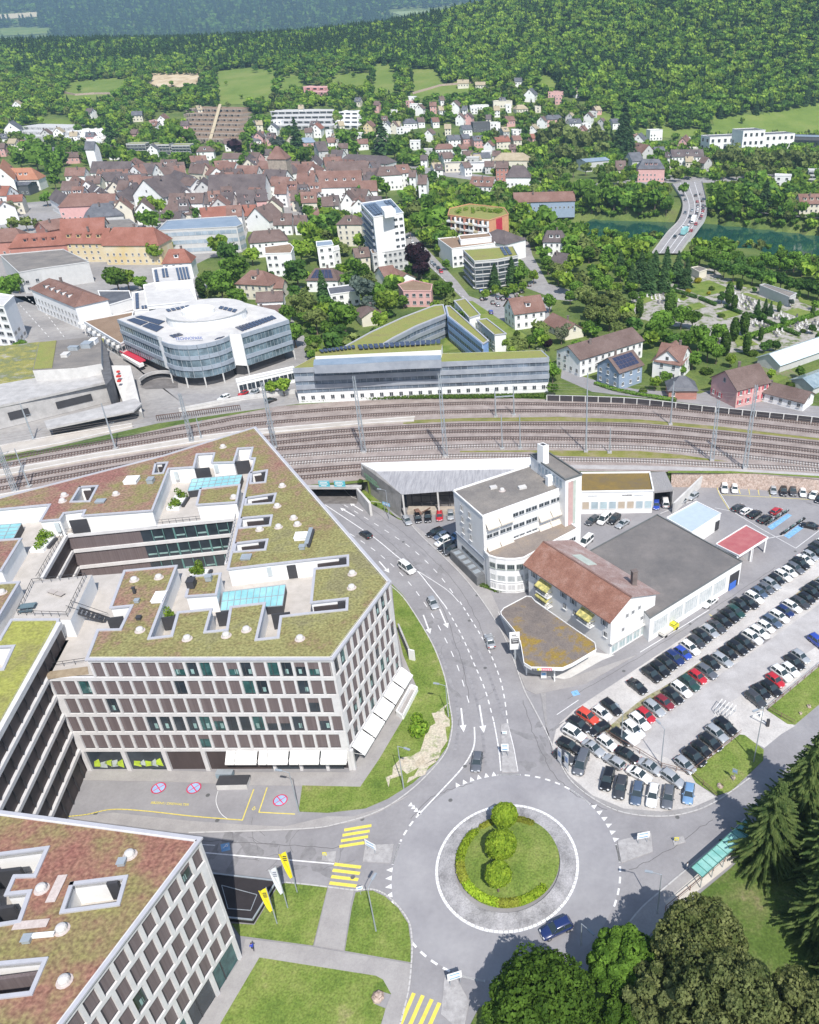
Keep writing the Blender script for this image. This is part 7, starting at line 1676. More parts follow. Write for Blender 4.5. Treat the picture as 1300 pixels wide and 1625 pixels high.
bp_=xy([(375,602),(465,582),(469,586),(376,607)],N+4.6)[::-1];flat(g,bp_,N,N+4.6,ROOFC['pale'],white,par=.3)
for i in range(4):
    a,b,L,u,nn,yaw=wallframe(bp_[i],bp_[(i+1)%4])
    if L>10 and nn.dot(-a.normalized())>.1:
        for k in range(7): winbox(g,a,u,nn,yaw,L*(k+.6)/7.2,N+2.4,2.6,2.4,sill=False,mull=1)
# --- station block, ramp and deck
root=newb((80,600),N,'raw concrete station block with flowering roof garden and dark slots',cat='station building',name='station_building')
flw=mat_multi('flowering_roof_garden',[(.33,.32,.30),(.17,.19,.09),(.30,.28,.08),(.38,.36,.33)],.2,fine=.3,fscale=4)
zt=N+6.5
dk_=xy([(-60,556),(62,543),(165,537),(163,598),(168,608),(-60,662)],zt);foot(dk_);mb=MB();mb.prism(dk_,N+.1,zt,mt=0,ms=0,top=False);_B(mb,'wall',concrete,root);mb=MB();mb.prism(dk_,zt,zt+.1,ms=0);_B(mb,'roof_garden',flw,root)
q=xy([(-60,624),(80,600),(168,590),(170,610),(0,648),(-60,665)],zt);mb=MB();mb.prism(q,zt+.15,zt+.9);_B(mb,'parapet_slab',concrete,root)
zu=N+11;up=xy([(62,543),(160,533),(161,577),(120,584),(52,588)],zu);mb=MB();mb.prism(up,zt,zu,mt=1,ms=0);_B(mb,'upper_block',[pale_con,ROOFC['gravel']],root)
mb=MB();mb.prism(xy([(63,544),(90,541),(83,584),(54,586)],zu),zu,zu+.2,ms=0);_B(mb,'green_roof',ROOFC['green'],root)
for a_ in [(118,555,3,2,1.2,metal),(140,550,3,4,1.5,metal),(105,565,2,3,1,pale_con),(150,545,2,3,1.6,white)]: hatch(root,*a_[:2],*a_[2:],z=zu)
mb=MB();mb.prism(xy([(160,535),(172,560),(178,600),(168,612),(161,590)],N+9),N,N+9);_B(mb,'dark_side_wall',mat('dark_concrete',(.12,.12,.125),.9,vary=.2),root)
a,b,L,u,nn,yaw=wallframe(dk_[5],dk_[4])
for s,w_,z_,h_ in ((.35,.14,3.4,2.4),(.74,.26,3.2,2.2)): mb=MB();c=a+u*L*s+nn*.1;mb.box((c.x,c.y,N+z_),(L*w_,.3,h_),yaw);_B(mb,'dark_slot',dark,root)
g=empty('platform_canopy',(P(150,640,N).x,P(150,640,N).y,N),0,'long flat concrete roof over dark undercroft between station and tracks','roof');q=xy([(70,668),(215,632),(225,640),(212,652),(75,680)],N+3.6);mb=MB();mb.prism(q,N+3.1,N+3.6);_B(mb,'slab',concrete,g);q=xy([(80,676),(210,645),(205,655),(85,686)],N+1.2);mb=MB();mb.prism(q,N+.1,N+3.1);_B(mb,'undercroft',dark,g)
g=empty('ramp',(P(200,610,N).x,P(200,610,N).y,N),0,'tall pale sloping concrete ramp with small red figure, right of station','ramp');q0_,q1_,q2_,q3_=P(174,580,N+7),P(207,580,N+7),P(226,655,N+2),P(196,640,N+2)
mb=MB();tp_=[q0_,q1_,q2_,q3_];mb.face(tp_[::-1]);[mb.face([(*tp_[i][:2],N),(*tp_[(i+1)%4][:2],N),tuple(tp_[(i+1)%4]),tuple(tp_[i])]) for i in range(4)];_B(mb,'ramp_slab',pale_con,g)
mb=MB();f_=P(190,600,N+5.9)
for k,(dx_,dz_,w_) in enumerate([(0,0,1.2),(0,1.6,1.6),(0,3.2,1.0)]): q=P(189+k*.3,604-k*4,N+6.3-k*.4);mb.box((q.x,q.y,N+6.2+k*.35),(w_*.8,1.0,.5))
_B(mb,'red_figure',mat('sign_red2',(.6,.05,.04),.6,vary=0),g)
g=empty('garage_ramp',(P(265,605,N).x,P(265,605,N).y,N),0,'dark curved garage ramp opening with pale rim in the station forecourt','ramp');pts=[P(x,y,N) for x,y in spline([(224,614),(235,606),(252,601),(270,601),(283,606)],4)];mb=MB()
for a,b in zip(pts,pts[1:]): mb.bar((a.x,a.y,N+2.4),(b.x,b.y,N+2.4),.6,1.);mb.bar((a.x,a.y+.8,N+1),(b.x,b.y+.8,N+1),.2,2.,1)
_B(mb,'curved_rim',[concrete,dark],g);mb=MB();mb.face([(p.x,p.y-.3,N+.12) for p in pts]+[(P(283,616,N).x,P(283,616,N).y,N+.12),(P(232,618,N).x,P(232,618,N).y,N+.12)]);_B(mb,'painted_shade_floor',con_d,g)  # shade of the ramp mouth is put into the floor's dark colour
for i,(x,y,dx,dy,ty,c) in enumerate([(355,631,-12,5,'wagon','white'),(386,624,-10,5,'hatch','red'),(408,617,-10,5,'suv','dark_grey'),(403,623,-10,5,'hatch','silver'),(430,635,10,-4,'hatch','black'),(492,605,-8,6,'hatch','white')]): car(x,y,dx,dy,ty,c,'parked below the round glass office',None,N)
concwall('bridge_parapet',[P(285,655,N)[:2],P(385,635,N)[:2],P(470,625,N)[:2]],N,N+1.6,.4,pale_con,'long pale parapet wall between the station forecourt and the tracks')
mb=MB();g=empty('railing_wall',(P(250,660,N).x,P(250,660,N).y,N),0,'brown slatted railing along the end of the side platform','railing')
a,b=P(250,668,N),P(382,651,N)
for k in range(40): q=a+(b-a)*k/39;mb.box((q.x,q.y,N+.9),(.12,.25,1.8))
mb.bar((a.x,a.y,N+1.8),(b.x,b.y,N+1.8),.3,.2);_B(mb,'slats',rust,g)
# zigzag-fronted shop roof, red canopy
block([(133,510),(212,495),(201,541),(192,546)],6.5,'white','bgravel','left of the round glass office','rust-brown shop roof with sawtooth white edge',bands=True,fl=2,cat='shop building',nm='shop_building',z0=N)
for k in range(9):
    p=P(131+k*7.6,512+k*4.6,N+5);g=empty('balcony_fin',(p.x,p.y,N),.5);lab(g,'white sawtooth balcony fin','on the stepped shop roof','balcony','sawtooth balconies');mb=MB();mb.box((0,0,4.6),(3.0,1.6,.25));mb.box((0,-.7,5.1),(3.,.2,1.0));mb.build('fin_slab',white,g);mb=MB();mb.box((0,0,2.2),(.4,.4,4.4));mb.build('support',pale_con,g)
g=empty('entrance_canopy',(P(210,565,N).x,P(210,565,N).y,N),0,'red and white entrance canopy left of the round glass office','canopy');mb=MB();mb.prism(xy([(190,557),(203,553),(231,571),(222,574)],N+3.2),N+2.8,N+3.2);_B(mb,'red_roof',mat('canopy_red',(.5,.04,.07),.6,vary=.1),g);mb=MB();mb.prism(xy([(192,562),(198,560),(228,576),(220,579)],N+2.7),N+1.6,N+2.7);_B(mb,'white_screen',white,g)
# --- other mid-distance blocks
_,pl,zb=block([(0,405),(100,396),(141,416),(62,427),(30,433)],9.5,'lgrey','gravel','behind the tiled white hotel','broad grey hall with white end',wins=4,cat='hall',nm='concert_hall')
gable(78,442,132,463,13,9.5,3.6,'white','rbrown','on the left street corner','long white hotel with dormered hipped roof',hip=5,dorm=5,wins=26,sp=3.2,cat='hotel',z0=N,nm='hotel')
block([(-60,478),(6,486),(22,470),(-30,462)],16,'white','pale','cut by the left photo edge near the street','white office with rows of dark windows',wins=30,fl=5,sp=4,ww=2.6,z0=N,cat='office building',nm='office_building')
block([(228,453),(290,440),(313,478),(234,486)],12,'white','pale','behind the round glass office','stepped white building with broad pale roof',bands=True,fl=3,z0=N)
r,_,_=block([(242,427),(300,421),(306,445),(246,450)],14,'white','pale','with the highest solar roof behind the glass office','white block',wins=4,z0=N);pv(r,[(244,429),(250,428),(254,447),(247,448)],N+14,1,5);pv(r,[(256,427),(266,426),(269,440),(258,441)],N+14,2,4);pv(r,[(278,425),(298,423),(303,444),(283,446)],N+14,4,1)
r,_,_=block([(210,465),(229,462),(268,484),(265,490),(213,493)],10,'white','pale','left of the stepped white building','low white block with solar edge',wins=4,z0=N);pv(r,[(214,466),(221,465),(222,490),(215,491)],N+10,1,5);pv(r,[(224,486),(262,481),(262,486),(225,491)],N+10,8,1)
block([(250,366),(266,350),(375,343),(385,356),(376,360)],13,'lgrey','blue','below the old town front','long pale blue glass office',bands=True,fl=3,glassm=mat('pale_sky_glass',(.25,.31,.37),.25,base2=(.4,.47,.53),scale=.2),cat='office building',nm='office_building',z0=N)
gable(100,362,174,362,15,9.5,6,'yellow','red','at the front left of the town','yellow-walled school with long red roof and dormers',dorm=4,wins=22,cat='school',z0=N,sp=3.2,nm='school')
gable(180,361,244,361,16,10,7,'yellow','red','beside the dormered yellow school','yellow building with plain steep red roof',hip=4,wins=18,cat='school',z0=N,sp=3.2,nm='school')
gable(28,372,97,368,13,9,5,'brick','red','left of the yellow school','red-walled block with long red hipped roof',hip=4,dorm=4,wins=16,cat='school',z0=N,nm='school')
gable(97,348,165,345,12,8,4.5,'cream','red','behind the yellow school',wins=6,z0=N);gable(62,352,98,346,14,7,4,'brick','rbrown','behind the yellow school',wins=4,z0=N)
block([(166,350),(205,348),(219,358),(216,365),(172,365)],8,'grey','gravel','behind the yellow school roof','grey mansard block with arched dormers',wins=8,z0=N)
gable(-10,364,25,362,16,8,5,'brick','rbrown','at the left photo edge below the square',hip=4,wins=6,z0=N)
tw,_,_=block([(572.5,323),(592.5,345),(640,338),(620,316)],27,'white','blue','on the town side of the copper beech','tall white apartment tower with solar roof',fl=8,wins=0,z0=N,cat='apartment tower',nm='apartment_tower')
q=xy([(572.5,323),(592.5,345),(640,338),(620,316)],N+27)
for i in range(8):
    a,b,L,u,nn,yaw=wallframe(q[1],q[2])
    for s in (.72,.9): winbox(tw,a,u,nn,yaw,L*s,N+2+i*3.2,2.0,1.3,sill=False,fr=winfr)
    a,b,L,u,nn,yaw=wallframe(q[0],q[1]);mb=MB();c=a+u*L*.5+nn*.5;mb.box((c.x,c.y,N+1+i*3.2),(L*.86,1.0,1.1),yaw);mb.cur=1;mb.box((*(a+u*L*.5+nn*.05),N+2.3+i*3.2),(L*.86,.1,1.6),yaw);_B(mb,'balcony_row',[sb_,glass],tw)
pv(tw,[(578,326),(596,322),(610,338),(595,342)],N+27.2,3,5,.06);pv(tw,[(608,319),(619,317),(630,328),(619,330)],N+27.2,2,2);mb=MB();mb.prism(xy([(604,328),(621,326),(628,333),(610,336)],N+30),N+27,N+30);_B(mb,'lift_house',white,tw)
block([(588,397),(641,389),(646,395),(591,403)],10,'lgrey','bgravel','directly below the white apartment tower','pale office with brown gravel roof',fl=3,wins=27,sp=2.4,z0=N,cat='office building',nm='office_building')
# colourful terraced flats
r,pl,zb=block([(711,341),(714,331),(745,324),(800,330),(807,340),(776,350)],15,'orange','green','right of the avenue','orange-sided terrace flats with red stripe and plants on top',wins=0,z0=N,cat='apartment block')
a,b,L,u,nn,yaw=wallframe(xy([(776,350)],N+15)[0],xy([(807,340)],N+15)[0])
mb=MB();c=a+u*L*.5+nn*.1;mb.box((c.x,c.y,N+8),(L*.3,.2,13),yaw);_B(mb,'red_screen',MATS['canopy_red'],r)
a,b,L,u,nn,yaw=wallframe(xy([(711,341)],N+15)[0],xy([(776,350)],N+15)[0])
for i in range(9):
    for j in range(4):
        mb=MB();c=a+u*L*(i+.5)/9+nn*(.9+.5*(i%2));z=N+2+j*3.6;mb.cur=0 if (i+j)%4 else 1;mb.box((c.x,c.y,z-.8),(L/9*.9,1.8,1.0),yaw);mb.cur=2;mb.box((c.x-nn.x*.8,c.y-nn.y*.8,z+.6),(L/9*.8,.2,1.9),yaw);mb.cur=3;c2=c+u*L/20;mb.box((c2.x,c2.y,z+.6),(.35,1.6,2.6),yaw);_B(mb,'balcony',[white,MATS['yellow_render'],glass,white if i%3 else MATS['reddish_render']],r)
rg=random.Random(5);cc=P(760,336,N+15);ps=[leafball((rg.uniform(-13,13)+cc.x-r.location.x,rg.uniform(-5,6)+cc.y-r.location.y,HR+.9),1.1,50,.3,rg) for _ in range(26)];leafobj('',ps,None).build('roof_plants',leaf_g,r)
block([(695,379),(775,372),(786,386),(717,395)],9.5,'white','bgravel','below the colourful terrace flats','white clinic with brown gravel roof',wins=16,z0=N,cat='clinic',nm='clinic')
block([(728,374),(776,370),(780,376),(731,381)],12,'white','bgravel','set back on top of the clinic','upper storey block',wins=8,z0=N)
gable(789,364,800,366,16,9.5,4.5,'white','dark','right of the white clinic','white pavilion with dark pyramid roof',hip=8,chim=False,wins=4,z0=N)
r,pl,zb=block([(735,397),(814,391),(822,406),(790,412),(753,415)],13,'lgrey','green','in front of the white clinic','curved pale block with balcony bands and roof garden',bands='balcony',fl=4,z0=N,cat='apartment block')
for q in ([(792,393),(806,391),(814,404),(800,406)],): pv(r,q,N+13,2,4)
gable(808,474,856,468,11.5,6.8,4.6,'white','rbrown','above the silver office','white villa with one big dormer',dorm=1,wins=16,z0=N,sp=3)
gable(878,497,912,514,8.5,3.2,2.8,'cream','rbrown','right of the villa with one big dormer','low cottage',wins=5,z0=N)
gable(902,549,1002,520,12.5,6.5,3.2,'white','brown','beyond the lane bend','long white terraced row',wins=26,z0=N,sp=3)
r=gable(966,568,1003,556,10.5,6.5,3.6,'blue','brown','between lane and long white row',wins=12,z0=N,look='light blue house with large solar roof',solar=(6,3))
q=[r.location]
s0=PH(981,578,9) if False else None
gable(1052,544,1090,550,12,6.3,4.5,'white','rbrown','right of the light blue house','white house with crossed brown roofs',wins=12,z0=N);gable(1060,556,1072,541,10,6.3,4.2,'white','rbrown','right of the light blue house, front wing','white gable',wins=4,z0=N,chim=False)
gable(1081,597,1085,597,7.5,3.5,3.2,'brick','slate','below the crossed-roof house','dark slate pyramid-roofed garage',hip=3.6,wins=1,chim=False,z0=N)
gable(1152,589,1203,577,12.5,6.3,4.2,'pink','brown','near the noise barrier','pink house with red shutters',wins=10,z0=N,sh=MATS['canopy_red'])
gable(1202,601,1286,622,8.5,3.2,2.2,'white','brown','right of the pink house','long low white garage wing',wins=6,z0=N)
g=gable(1222,562,1318,530,10,3,2.6,'lgrey','pale','by the garden plots',wins=0,chim=False,z0=N,cat='greenhouse',look='long glazed greenhouse',nm='greenhouse')
for ch in g.children:
    if ch.name.startswith('roof_slope'): ch.data.materials.clear();ch.data.materials.append(mat('greenhouse_glass',(.48,.56,.60),.2,base2=(.6,.68,.72),scale=.6))
g=gable(1275,600,1330,580,9,2.6,2.,'lgrey','pale','at the right edge',wins=0,chim=False,z0=N,cat='greenhouse',look='small blue-grey greenhouse',nm='greenhouse')
for ch in g.children:
    if ch.name.startswith('roof_slope'): ch.data.materials.clear();ch.data.materials.append(mat('blue_grey_glass2',(.18,.24,.28),.2,base2=(.3,.37,.4),scale=.6))
block([(1206,453),(1213,451),(1264,466),(1253,472)],4.2,'lgrey','gravel','in the upper cemetery','open-fronted grey chapel hall',wins=0,z0=N,cat='chapel',nm='chapel')
block([(1097,425),(1108,423),(1122,428),(1110,432)],3.5,'cream','gravel','behind the square cemetery lawn','small flat cemetery lodge',wins=0,z0=N,cat='lodge',nm='lodge')
block([(632,452),(655,445),(686,452),(684,462),(640,462)],7,'pink','bgravel','below the copper beech','pink flat-roofed house',wins=8,z0=N)
gable(602,424,622,421,13,4,4,'white','rbrown','left of the copper beech foot','white chapel-like gabled hall',wins=2,z0=N,chim=False);gable(622,424,645,434,9,3,2.5,'white','rbrown','left of the copper beech foot','low brown-roofed annex',wins=0,z0=N,chim=False)
gable(561,394,583,392,9,7,3.5,'cream','brown','left of the pale office','cream house with shuttered windows',wins=8,dorm=1,z0=N)
gable(548,342,564,342,12,12,3.5,'cream','brown','left of the white apartment tower','tall cream corner house',hip=4,wins=14,dorm=1,z0=N)
block([(502,384),(526,382),(529,389),(503,392)],11,'white','blue','in the middle gardens','white cube with blue roof deck',wins=8,z0=N);block([(528,392),(537,390),(539,396),(529,399)],8,'white','pale','against the white cube with blue deck','small white annex',wins=2,z0=N)
block([(420,392),(460,387),(466,393),(462,402),(421,403)],11,'white','bgravel','in the middle gardens','white block with brown gravel roof',wins=10,z0=N)
gable(402,367,444,364,12,8,4.5,'white','brown','behind the brown gravel roof block',hip=3,wins=10,z0=N)
gable(398,429,418,430,12,7.,4.5,'cream','rbrown','above the round glass office','cream villa with rusty hipped roof',hip=5,dorm=1,wins=12,z0=N)
gable(430,444,450,444,8,5,2.5,'cream','rbrown','above the round glass office',wins=2,z0=N,chim=False);gable(408,464,448,462,9,5,2.8,'white','brown','above the round glass office',wins=6,z0=N);gable(400,486,448,484,10,5,2.8,'cream','brown','above the round glass office',wins=2,z0=N)
gable(500,426,528,426,12,5.5,3.8,'white','brown','amid the garden trees left of the blue cedar','white house with solar roof',solar=(5,1),hip=3,wins=8,z0=N)
gable(268,396,292,395,11,8,5,'white','red','right of the yellow school','house with bright red steep roof',hip=3,dorm=1,wins=8,z0=N)
block([(520,457),(560,452),(570,462),(524,468)],6,'white','slate','beside the blue cedar','low white house with dark roof deck',wins=6,z0=N);gable(580,482,590,492,9,4,2.5,'cream','brown','beside the blue cedar',wins=0,z0=N)
block([(156,462),(205,462),(209,474),(165,487)],4.5,'white','slate','between hotel and stepped white building','low shed with sweeping grey roof',wins=0,z0=N,cat='shed')
gable(868,366,892,366,11,8,4.5,'white','dark','among trees above the villa with one big dormer','tall white villa with dark steep roof',hip=2,dorm=2,wins=10,z0=N);gable(882,400,902,403,9,5,4,'white','dark','among trees above the villa with one big dormer','low dark-roofed chalet',wins=4,z0=N)
# ---- bridge over the river
root=empty('road_bridge',(P(1090,340,5).x,P(1090,340,5).y,5),0,'curved concrete road bridge crossing the river, full of queuing cars','bridge')
Lp=spline([(1035,402),(1058,371),(1076,352),(1083,333),(1081,315),(1066,291)],5);Rp=spline([(1078,402),(1094,380),(1110,358),(1120,343),(1122,325),(1114,288)],5)
zd=5.2;Lw_=[P(x,y,zd) for x,y in Lp];Rw_=[P(x,y,zd) for x,y in Rp];mb=MB()
for i in range(len(Lw_)-1):
    a,b,c_,d_=Lw_[i],Rw_[i],Rw_[i+1],Lw_[i+1]
    mb.face([a,b,c_,d_],0)
    for p,q in ((a,d_),(b,c_)): mb.face([(p.x,p.y,zd-2.2),(q.x,q.y,zd-2.2),(q.x,q.y,zd+.9),(p.x,p.y,zd+.9)],1)
    mb.face([(a.x,a.y,zd-2.2),(b.x,b.y,zd-2.2),(c_.x,c_.y,zd-2.2),(d_.x,d_.y,zd-2.2)][::-1],1)
_B(mb,'deck',[MATS['worn_asphalt'],pale_con],root)
mb=MB()
for f in (.28,.52,.75): strip(mb,[tuple((l*(1-f)+r_*f)[:2]) for l,r_ in zip(Lw_,Rw_)],.3,zd+.05)
_B(mb,'lane_lines',paint,root)
for x,y in [(1082,376),(1100,345)]: p=P(x,y,-6);mb=MB();mb.box((p.x,p.y,-1.5),(5,3,11),.8);_B(mb,'pier',concrete,root)
rg=random.Random(11)
for f,lst in ((.84,[.30,.40,.52,.56,.6,.66,.71,.76,.82,.88]),(.63,[.34,.42,.5,.545,.59,.64,.69,.74,.80,.86]),(.42,[.18,.33,.5,.62]),(.15,[.55,.78])):
    for t_ in lst:
        i=t_*(len(Lw_)-1);k=int(i);l=Lw_[k].lerp(Lw_[k+1],i-k);r_=Rw_[k].lerp(Rw_[k+1],i-k);p=l.lerp(r_,f);d_=(Lw_[k+1]-Lw_[k]);hd=math.atan2(d_.y,d_.x)+(math.pi if f<.5 else 0)
        ty=rg.choice(['hatch','wagon','suv']);c_=rg.choice(['black','white','silver','dark_grey','grey','white','red'])
        if (f,t_) in ((.63,.34),(.63,.42)): ty='van';c_='white'
        car(0,0,0,0,ty,c_,'on the curved river bridge','cars queuing on the bridge',zd,full=True,world=p,head=hd,name='moving_car')
def lorry(x,y,hx,hy,c_,label):
    p=P(x,y,zd);q=P(x+hx,y+hy,zd);g=empty('lorry',(p.x,p.y,zd+.02),math.atan2(q.y-p.y,q.x-p.x),label,'lorry');mb=MB();mb.box((-1.5,0,2.2),(9,2.5,2.9));mb.build('load_box',c_,g);mb=MB();mb.box((4.4,0,1.7),(2,2.4,2.4));mb.build('cab',white,g)
    for xx in(-4.5,-1,4.2):
        for s in(-1,1): mb=MB();mb.cone((xx,s*1.0,.5),(xx,s*1.25,.5),.5,.5,10);mb.build('wheel',black_p,g)
lorry(1101,352,4,-7,white,'white lorry with box body driving across the bridge');lorry(1087,371,7,-6,mat('lorry_teal',(.25,.5,.5),.6,vary=.1),'pale teal lorry at the near end of the bridge')
# ================================================================ old town, hillside villas
paved=mat('town_paving',(.25,.24,.235),.95,base2=(.36,.345,.33),scale=.05,fine=.1,detail=8)
sheet('town_square',xy([(-80,700),(-80,395),(-60,330),(60,320),(160,310),(300,300),(480,325),(600,320),(590,335),(470,345),(400,340),(385,400),(330,410),(300,425),(330,455),(320,480),(460,500),(500,560),(475,600),(480,640),(390,652),(250,672),(60,715)],N),N+.012,paved)
OT='in the old town'
def tg(x0,y0,lst,place,**kw):
    for e in lst:
        x1,y1,x2,y2,W,hw,hr,wl,rf=e[:9];o=dict(kw);
        if len(e)>9: o.update(e[9])
        gable(x0+x1/4,y0+y1/4,x0+x2/4,y0+y2/4,W,hw,hr,wl,rf,place=place if 'place' not in o else o.pop('place'),**o)
tg(0,170,[(590,345,835,345,17,8,7,'white','dark',dict(look='long dark church nave',wins=6,cat='church',nm='church')),(545,218,600,218,9,24,5,'white','slate',dict(look='white saddle-roofed church tower',cat='church tower',wins=3,chim=False,nm='church_tower')),
 (420,385,540,383,13,7,5,'white','rbrown'),(625,396,735,396,14,7,5,'white','rbrown',dict(dorm=2)),(470,430,540,470,10,8,5,'white','rbrown'),(400,470,500,470,11,8,5,'white','brown'),(355,520,440,565,11,8,5,'white','dark'),(440,552,610,545,17,9,6,'pink','rbrown',dict(hip=6,wins=10)),(640,572,800,528,12,8,5,'white','dark'),(780,530,855,480,12,8,5,'lgrey','dark'),(815,435,890,430,14,8,6,'white','rbrown'),(845,372,900,362,16,9,6,'white','rbrown'),(900,360,985,362,15,9,6,'white','dark'),
 (912,462,1090,425,24,11,10,'white','dark',dict(look='big white stepped-gable granary with steep dark roof',wins=30,sp=2.6)),(1070,460,1180,520,13,8,6,'white','dark'),(1080,548,1290,545,13,8,5,'white','brown',dict(dorm=2,wins=10)),(1070,612,1180,612,13,6,5,'cream','brown',dict(hip=4)),(930,668,1150,664,12,5,4,'lgrey','dark'),(590,615,700,608,18,7,6,'lgrey','slate',dict(hip=6,look='dark angular modern hall')),(700,598,800,600,12,7,5,'lgrey','slate'),(1010,385,1110,372,12,7,5,'white','brown'),(1110,400,1230,440,12,7,5,'white','dark'),(1170,445,1250,455,13,8,4,'white','brown'),(560,470,620,500,10,7,4,'white','dark'),(690,500,750,480,11,7,4,'white','rbrown')],OT,wins=6)
tg(325,170,[(30,430,385,425,20,9,9,'white','dark',dict(look='huge dark-roofed hall',wins=8)),(0,540,180,540,12,7,6,'white','dark',dict(dorm=3,wins=10)),(200,530,385,520,12,8,6,'pink','dark',dict(dorm=2,wins=10)),(100,345,200,350,12,8,5,'white','rbrown'),(210,370,340,372,15,8,6,'white','rbrown'),(120,290,240,292,12,5,4,'white','brown',dict(wins=8)),(275,285,350,288,12,7,5,'pink','brown'),(350,340,480,345,12,9,5,'white','rbrown'),(390,395,520,400,14,9,6,'white','dark'),(430,440,540,445,14,9,5,'white','rbrown'),(450,490,520,490,10,9,5,'white','rbrown'),(525,470,585,470,9,10,5,'pink','rbrown',dict(dorm=2)),(590,420,700,420,14,9,6,'lgrey','rbrown'),(592,492,650,492,9,9,5,'white','dark',dict(dorm=2)),(655,480,735,478,11,8,5,'white','rbrown',dict(dorm=2)),
 (725,408,990,402,22,10,9,'white','rbrown',dict(look='long white granary with great red-brown roof',wins=12,dorm=4)),(700,222,760,215,12,11,7,'lgrey','dark'),(770,300,830,300,10,8,5,'white','brown'),(780,345,1040,345,15,9,6,'white','brown',dict(wins=8)),(910,298,1150,310,16,8,5,'lgrey','dark',dict(hip=5,wins=4)),(810,270,880,272,11,9,5,'white','dark'),(1050,350,1100,345,12,10,5,'white','dark'),(1110,380,1200,375,14,11,5,'white','brown',dict(hip=4,wins=10,dorm=1)),(1210,368,1285,362,14,11,5,'white','rbrown',dict(wins=12,dorm=1)),(570,688,645,686,12,6,4,'white','brown',dict(wins=4)),(440,678,550,675,13,6,5,'white','brown',dict(dorm=1)),(-30,640,130,628,14,7,5,'white','red'),(235,622,320,620,14,7,5,'white','red'),(140,625,230,622,12,9,5,'white','rbrown',dict(dorm=1)),(320,640,420,610,16,7,7,'white','brown'),(0,355,70,385,13,8,5,'white','rbrown'),(540,345,600,345,11,7,5,'white','brown'),(690,645,750,645,9,4,3,'cream','rbrown',dict(wins=2)),(340,270,420,265,11,5,4,'lgrey','dark',dict(wins=0)),(480,380,560,365,10,8,5,'white','dark'),(600,360,680,375,12,8,5,'white','rbrown'),(690,355,760,390,11,8,5,'white','rbrown')],'in the old town',wins=5)
tw=gable(438.5,232,440.5,232,13,20,8,'stone','rbrown','beyond the huge dark-roofed hall','square stone tower with pointed roof',hip=6.2,wins=3,chim=False,cat='tower',nm='stone_tower')
tg(0,170,[(0,385,20,330,12,12,8,'white','orange'),(0,390,200,385,16,8,7,'white','orange',dict(dorm=5,hip=5,wins=10)),(0,478,200,474,16,7,1.2,'darkg','slate',dict(wins=8,chim=False)),(-20,500,60,500,14,9,5,'white','red'),(50,560,140,555,14,8,3,'cream','red'),(-40,590,20,600,12,9,4,'white','rbrown')],'by the square at the left edge',wins=5)
rg=random.Random(77);nfill=0
RF=['brown','rbrown','dark','rbrown','brown']
for _ in range(1500):
    if nfill>=78: break
    x=rg.uniform(110,600);y=rg.uniform(247,318)
    if y<247+max(0,(270-x))*.12 or (x<190 and y<262): continue
    q=PH(x,y,12)
    if not free(q.x,q.y,4.5): continue
    L=rg.uniform(7,15)*1.2;an=rg.choice([0.05,0.15,-.2,1.4,.1]);du=L/2*1.55*math.cos(an);dv=L/2*1.1*math.sin(an)*.5
    hw_=rg.uniform(7,9.5);p1=(x-du,y+dv);p2=(x+du,y-dv)
    gable(*p1,*p2,rg.uniform(9,12.5),hw_,rg.uniform(4,6),rg.choice(['white','white','white','cream','lgrey','pink']),rg.choice(RF),OT,wins=4,dorm=rg.choice([0,0,1,2]));nfill+=1
# hillside and suburbs: x,y of the roof centre (photo pixels), width px, kind
HV=[(17,194,24,'slate',1,4.5),(108,210,0,'',0,0),(217,178,22,'slate',0,5),(257,183,14,'rbrown',1,7),(345,228,0,'',0,0),(407,193,15,'slate',0,4),(328,226,0,'',0,0),(164,278,0,'',0,0),(5,214,12,'slate',0,4),(32,224,18,'rbrown',0,3),(92,235,22,'slate',0,5),(115,243,30,'brown',0,4),(325,234,22,'brown',0,6),(363,222,20,'brown',0,5),(406,217,16,'slate',0,3),(502,197,16,'red',1,6),(585,194,15,'rbrown',2,6),(575,222,22,'rbrown',0,4),(487,220,20,'blue',0,3),(525,220,18,'rbrown',0,5),
(722,161,18,'brown',1,6),(779,172,0,'',0,0),(842,142,20,'slate',1,5),(798,163,30,'flat',0,6),(761,170,30,'flat',0,4),(882,148,24,'flat',0,5),(667,188,14,'brown',0,4),(660,168,20,'flat',0,4),(681,206,14,'brown',1,5),(739,200,20,'slate',0,4),(764,197,27,'flatg',0,8),(719,216,26,'slate',0,5),(757,217,22,'slate',0,5),(705,230,28,'rbrown',0,4),(736,230,24,'rbrown',0,4),(706,243,26,'brown',0,5),(763,286,0,'',0,0),(796,219,30,'red',0,5),(846,199,14,'tan',1,5),(878,184,26,'slate',0,5),(911,190,26,'slate',0,5),(844,214,10,'red',0,3),(761,286,0,'',0,0),(764,244,34,'slate',0,5),(722,262,32,'flatd',0,6),(762,262,32,'flatd',0,6),(808,186,18,'rbrown',0,4),(975,190,16,'slate',0,4),(1015,213,20,'slate',1,4),(1042,209,20,'flat',0,9),(1086,217,16,'rbrown',1,6),(826,168,14,'tan',0,3),(913,142,8,'tan',0,4),(947,170,12,'tan',0,3),
(625,178,16,'flat',0,4),(640,205,22,'flat',0,5),(605,232,22,'flat',0,4),(650,190,16,'slate',0,4),(735,128,24,'tan',0,4),(823,125,18,'slate',0,4),(490,142,0,'',0,0),(690,188,14,'rbrown',0,4),(700,170,12,'tan',0,3),(830,95,0,'',0,0)]
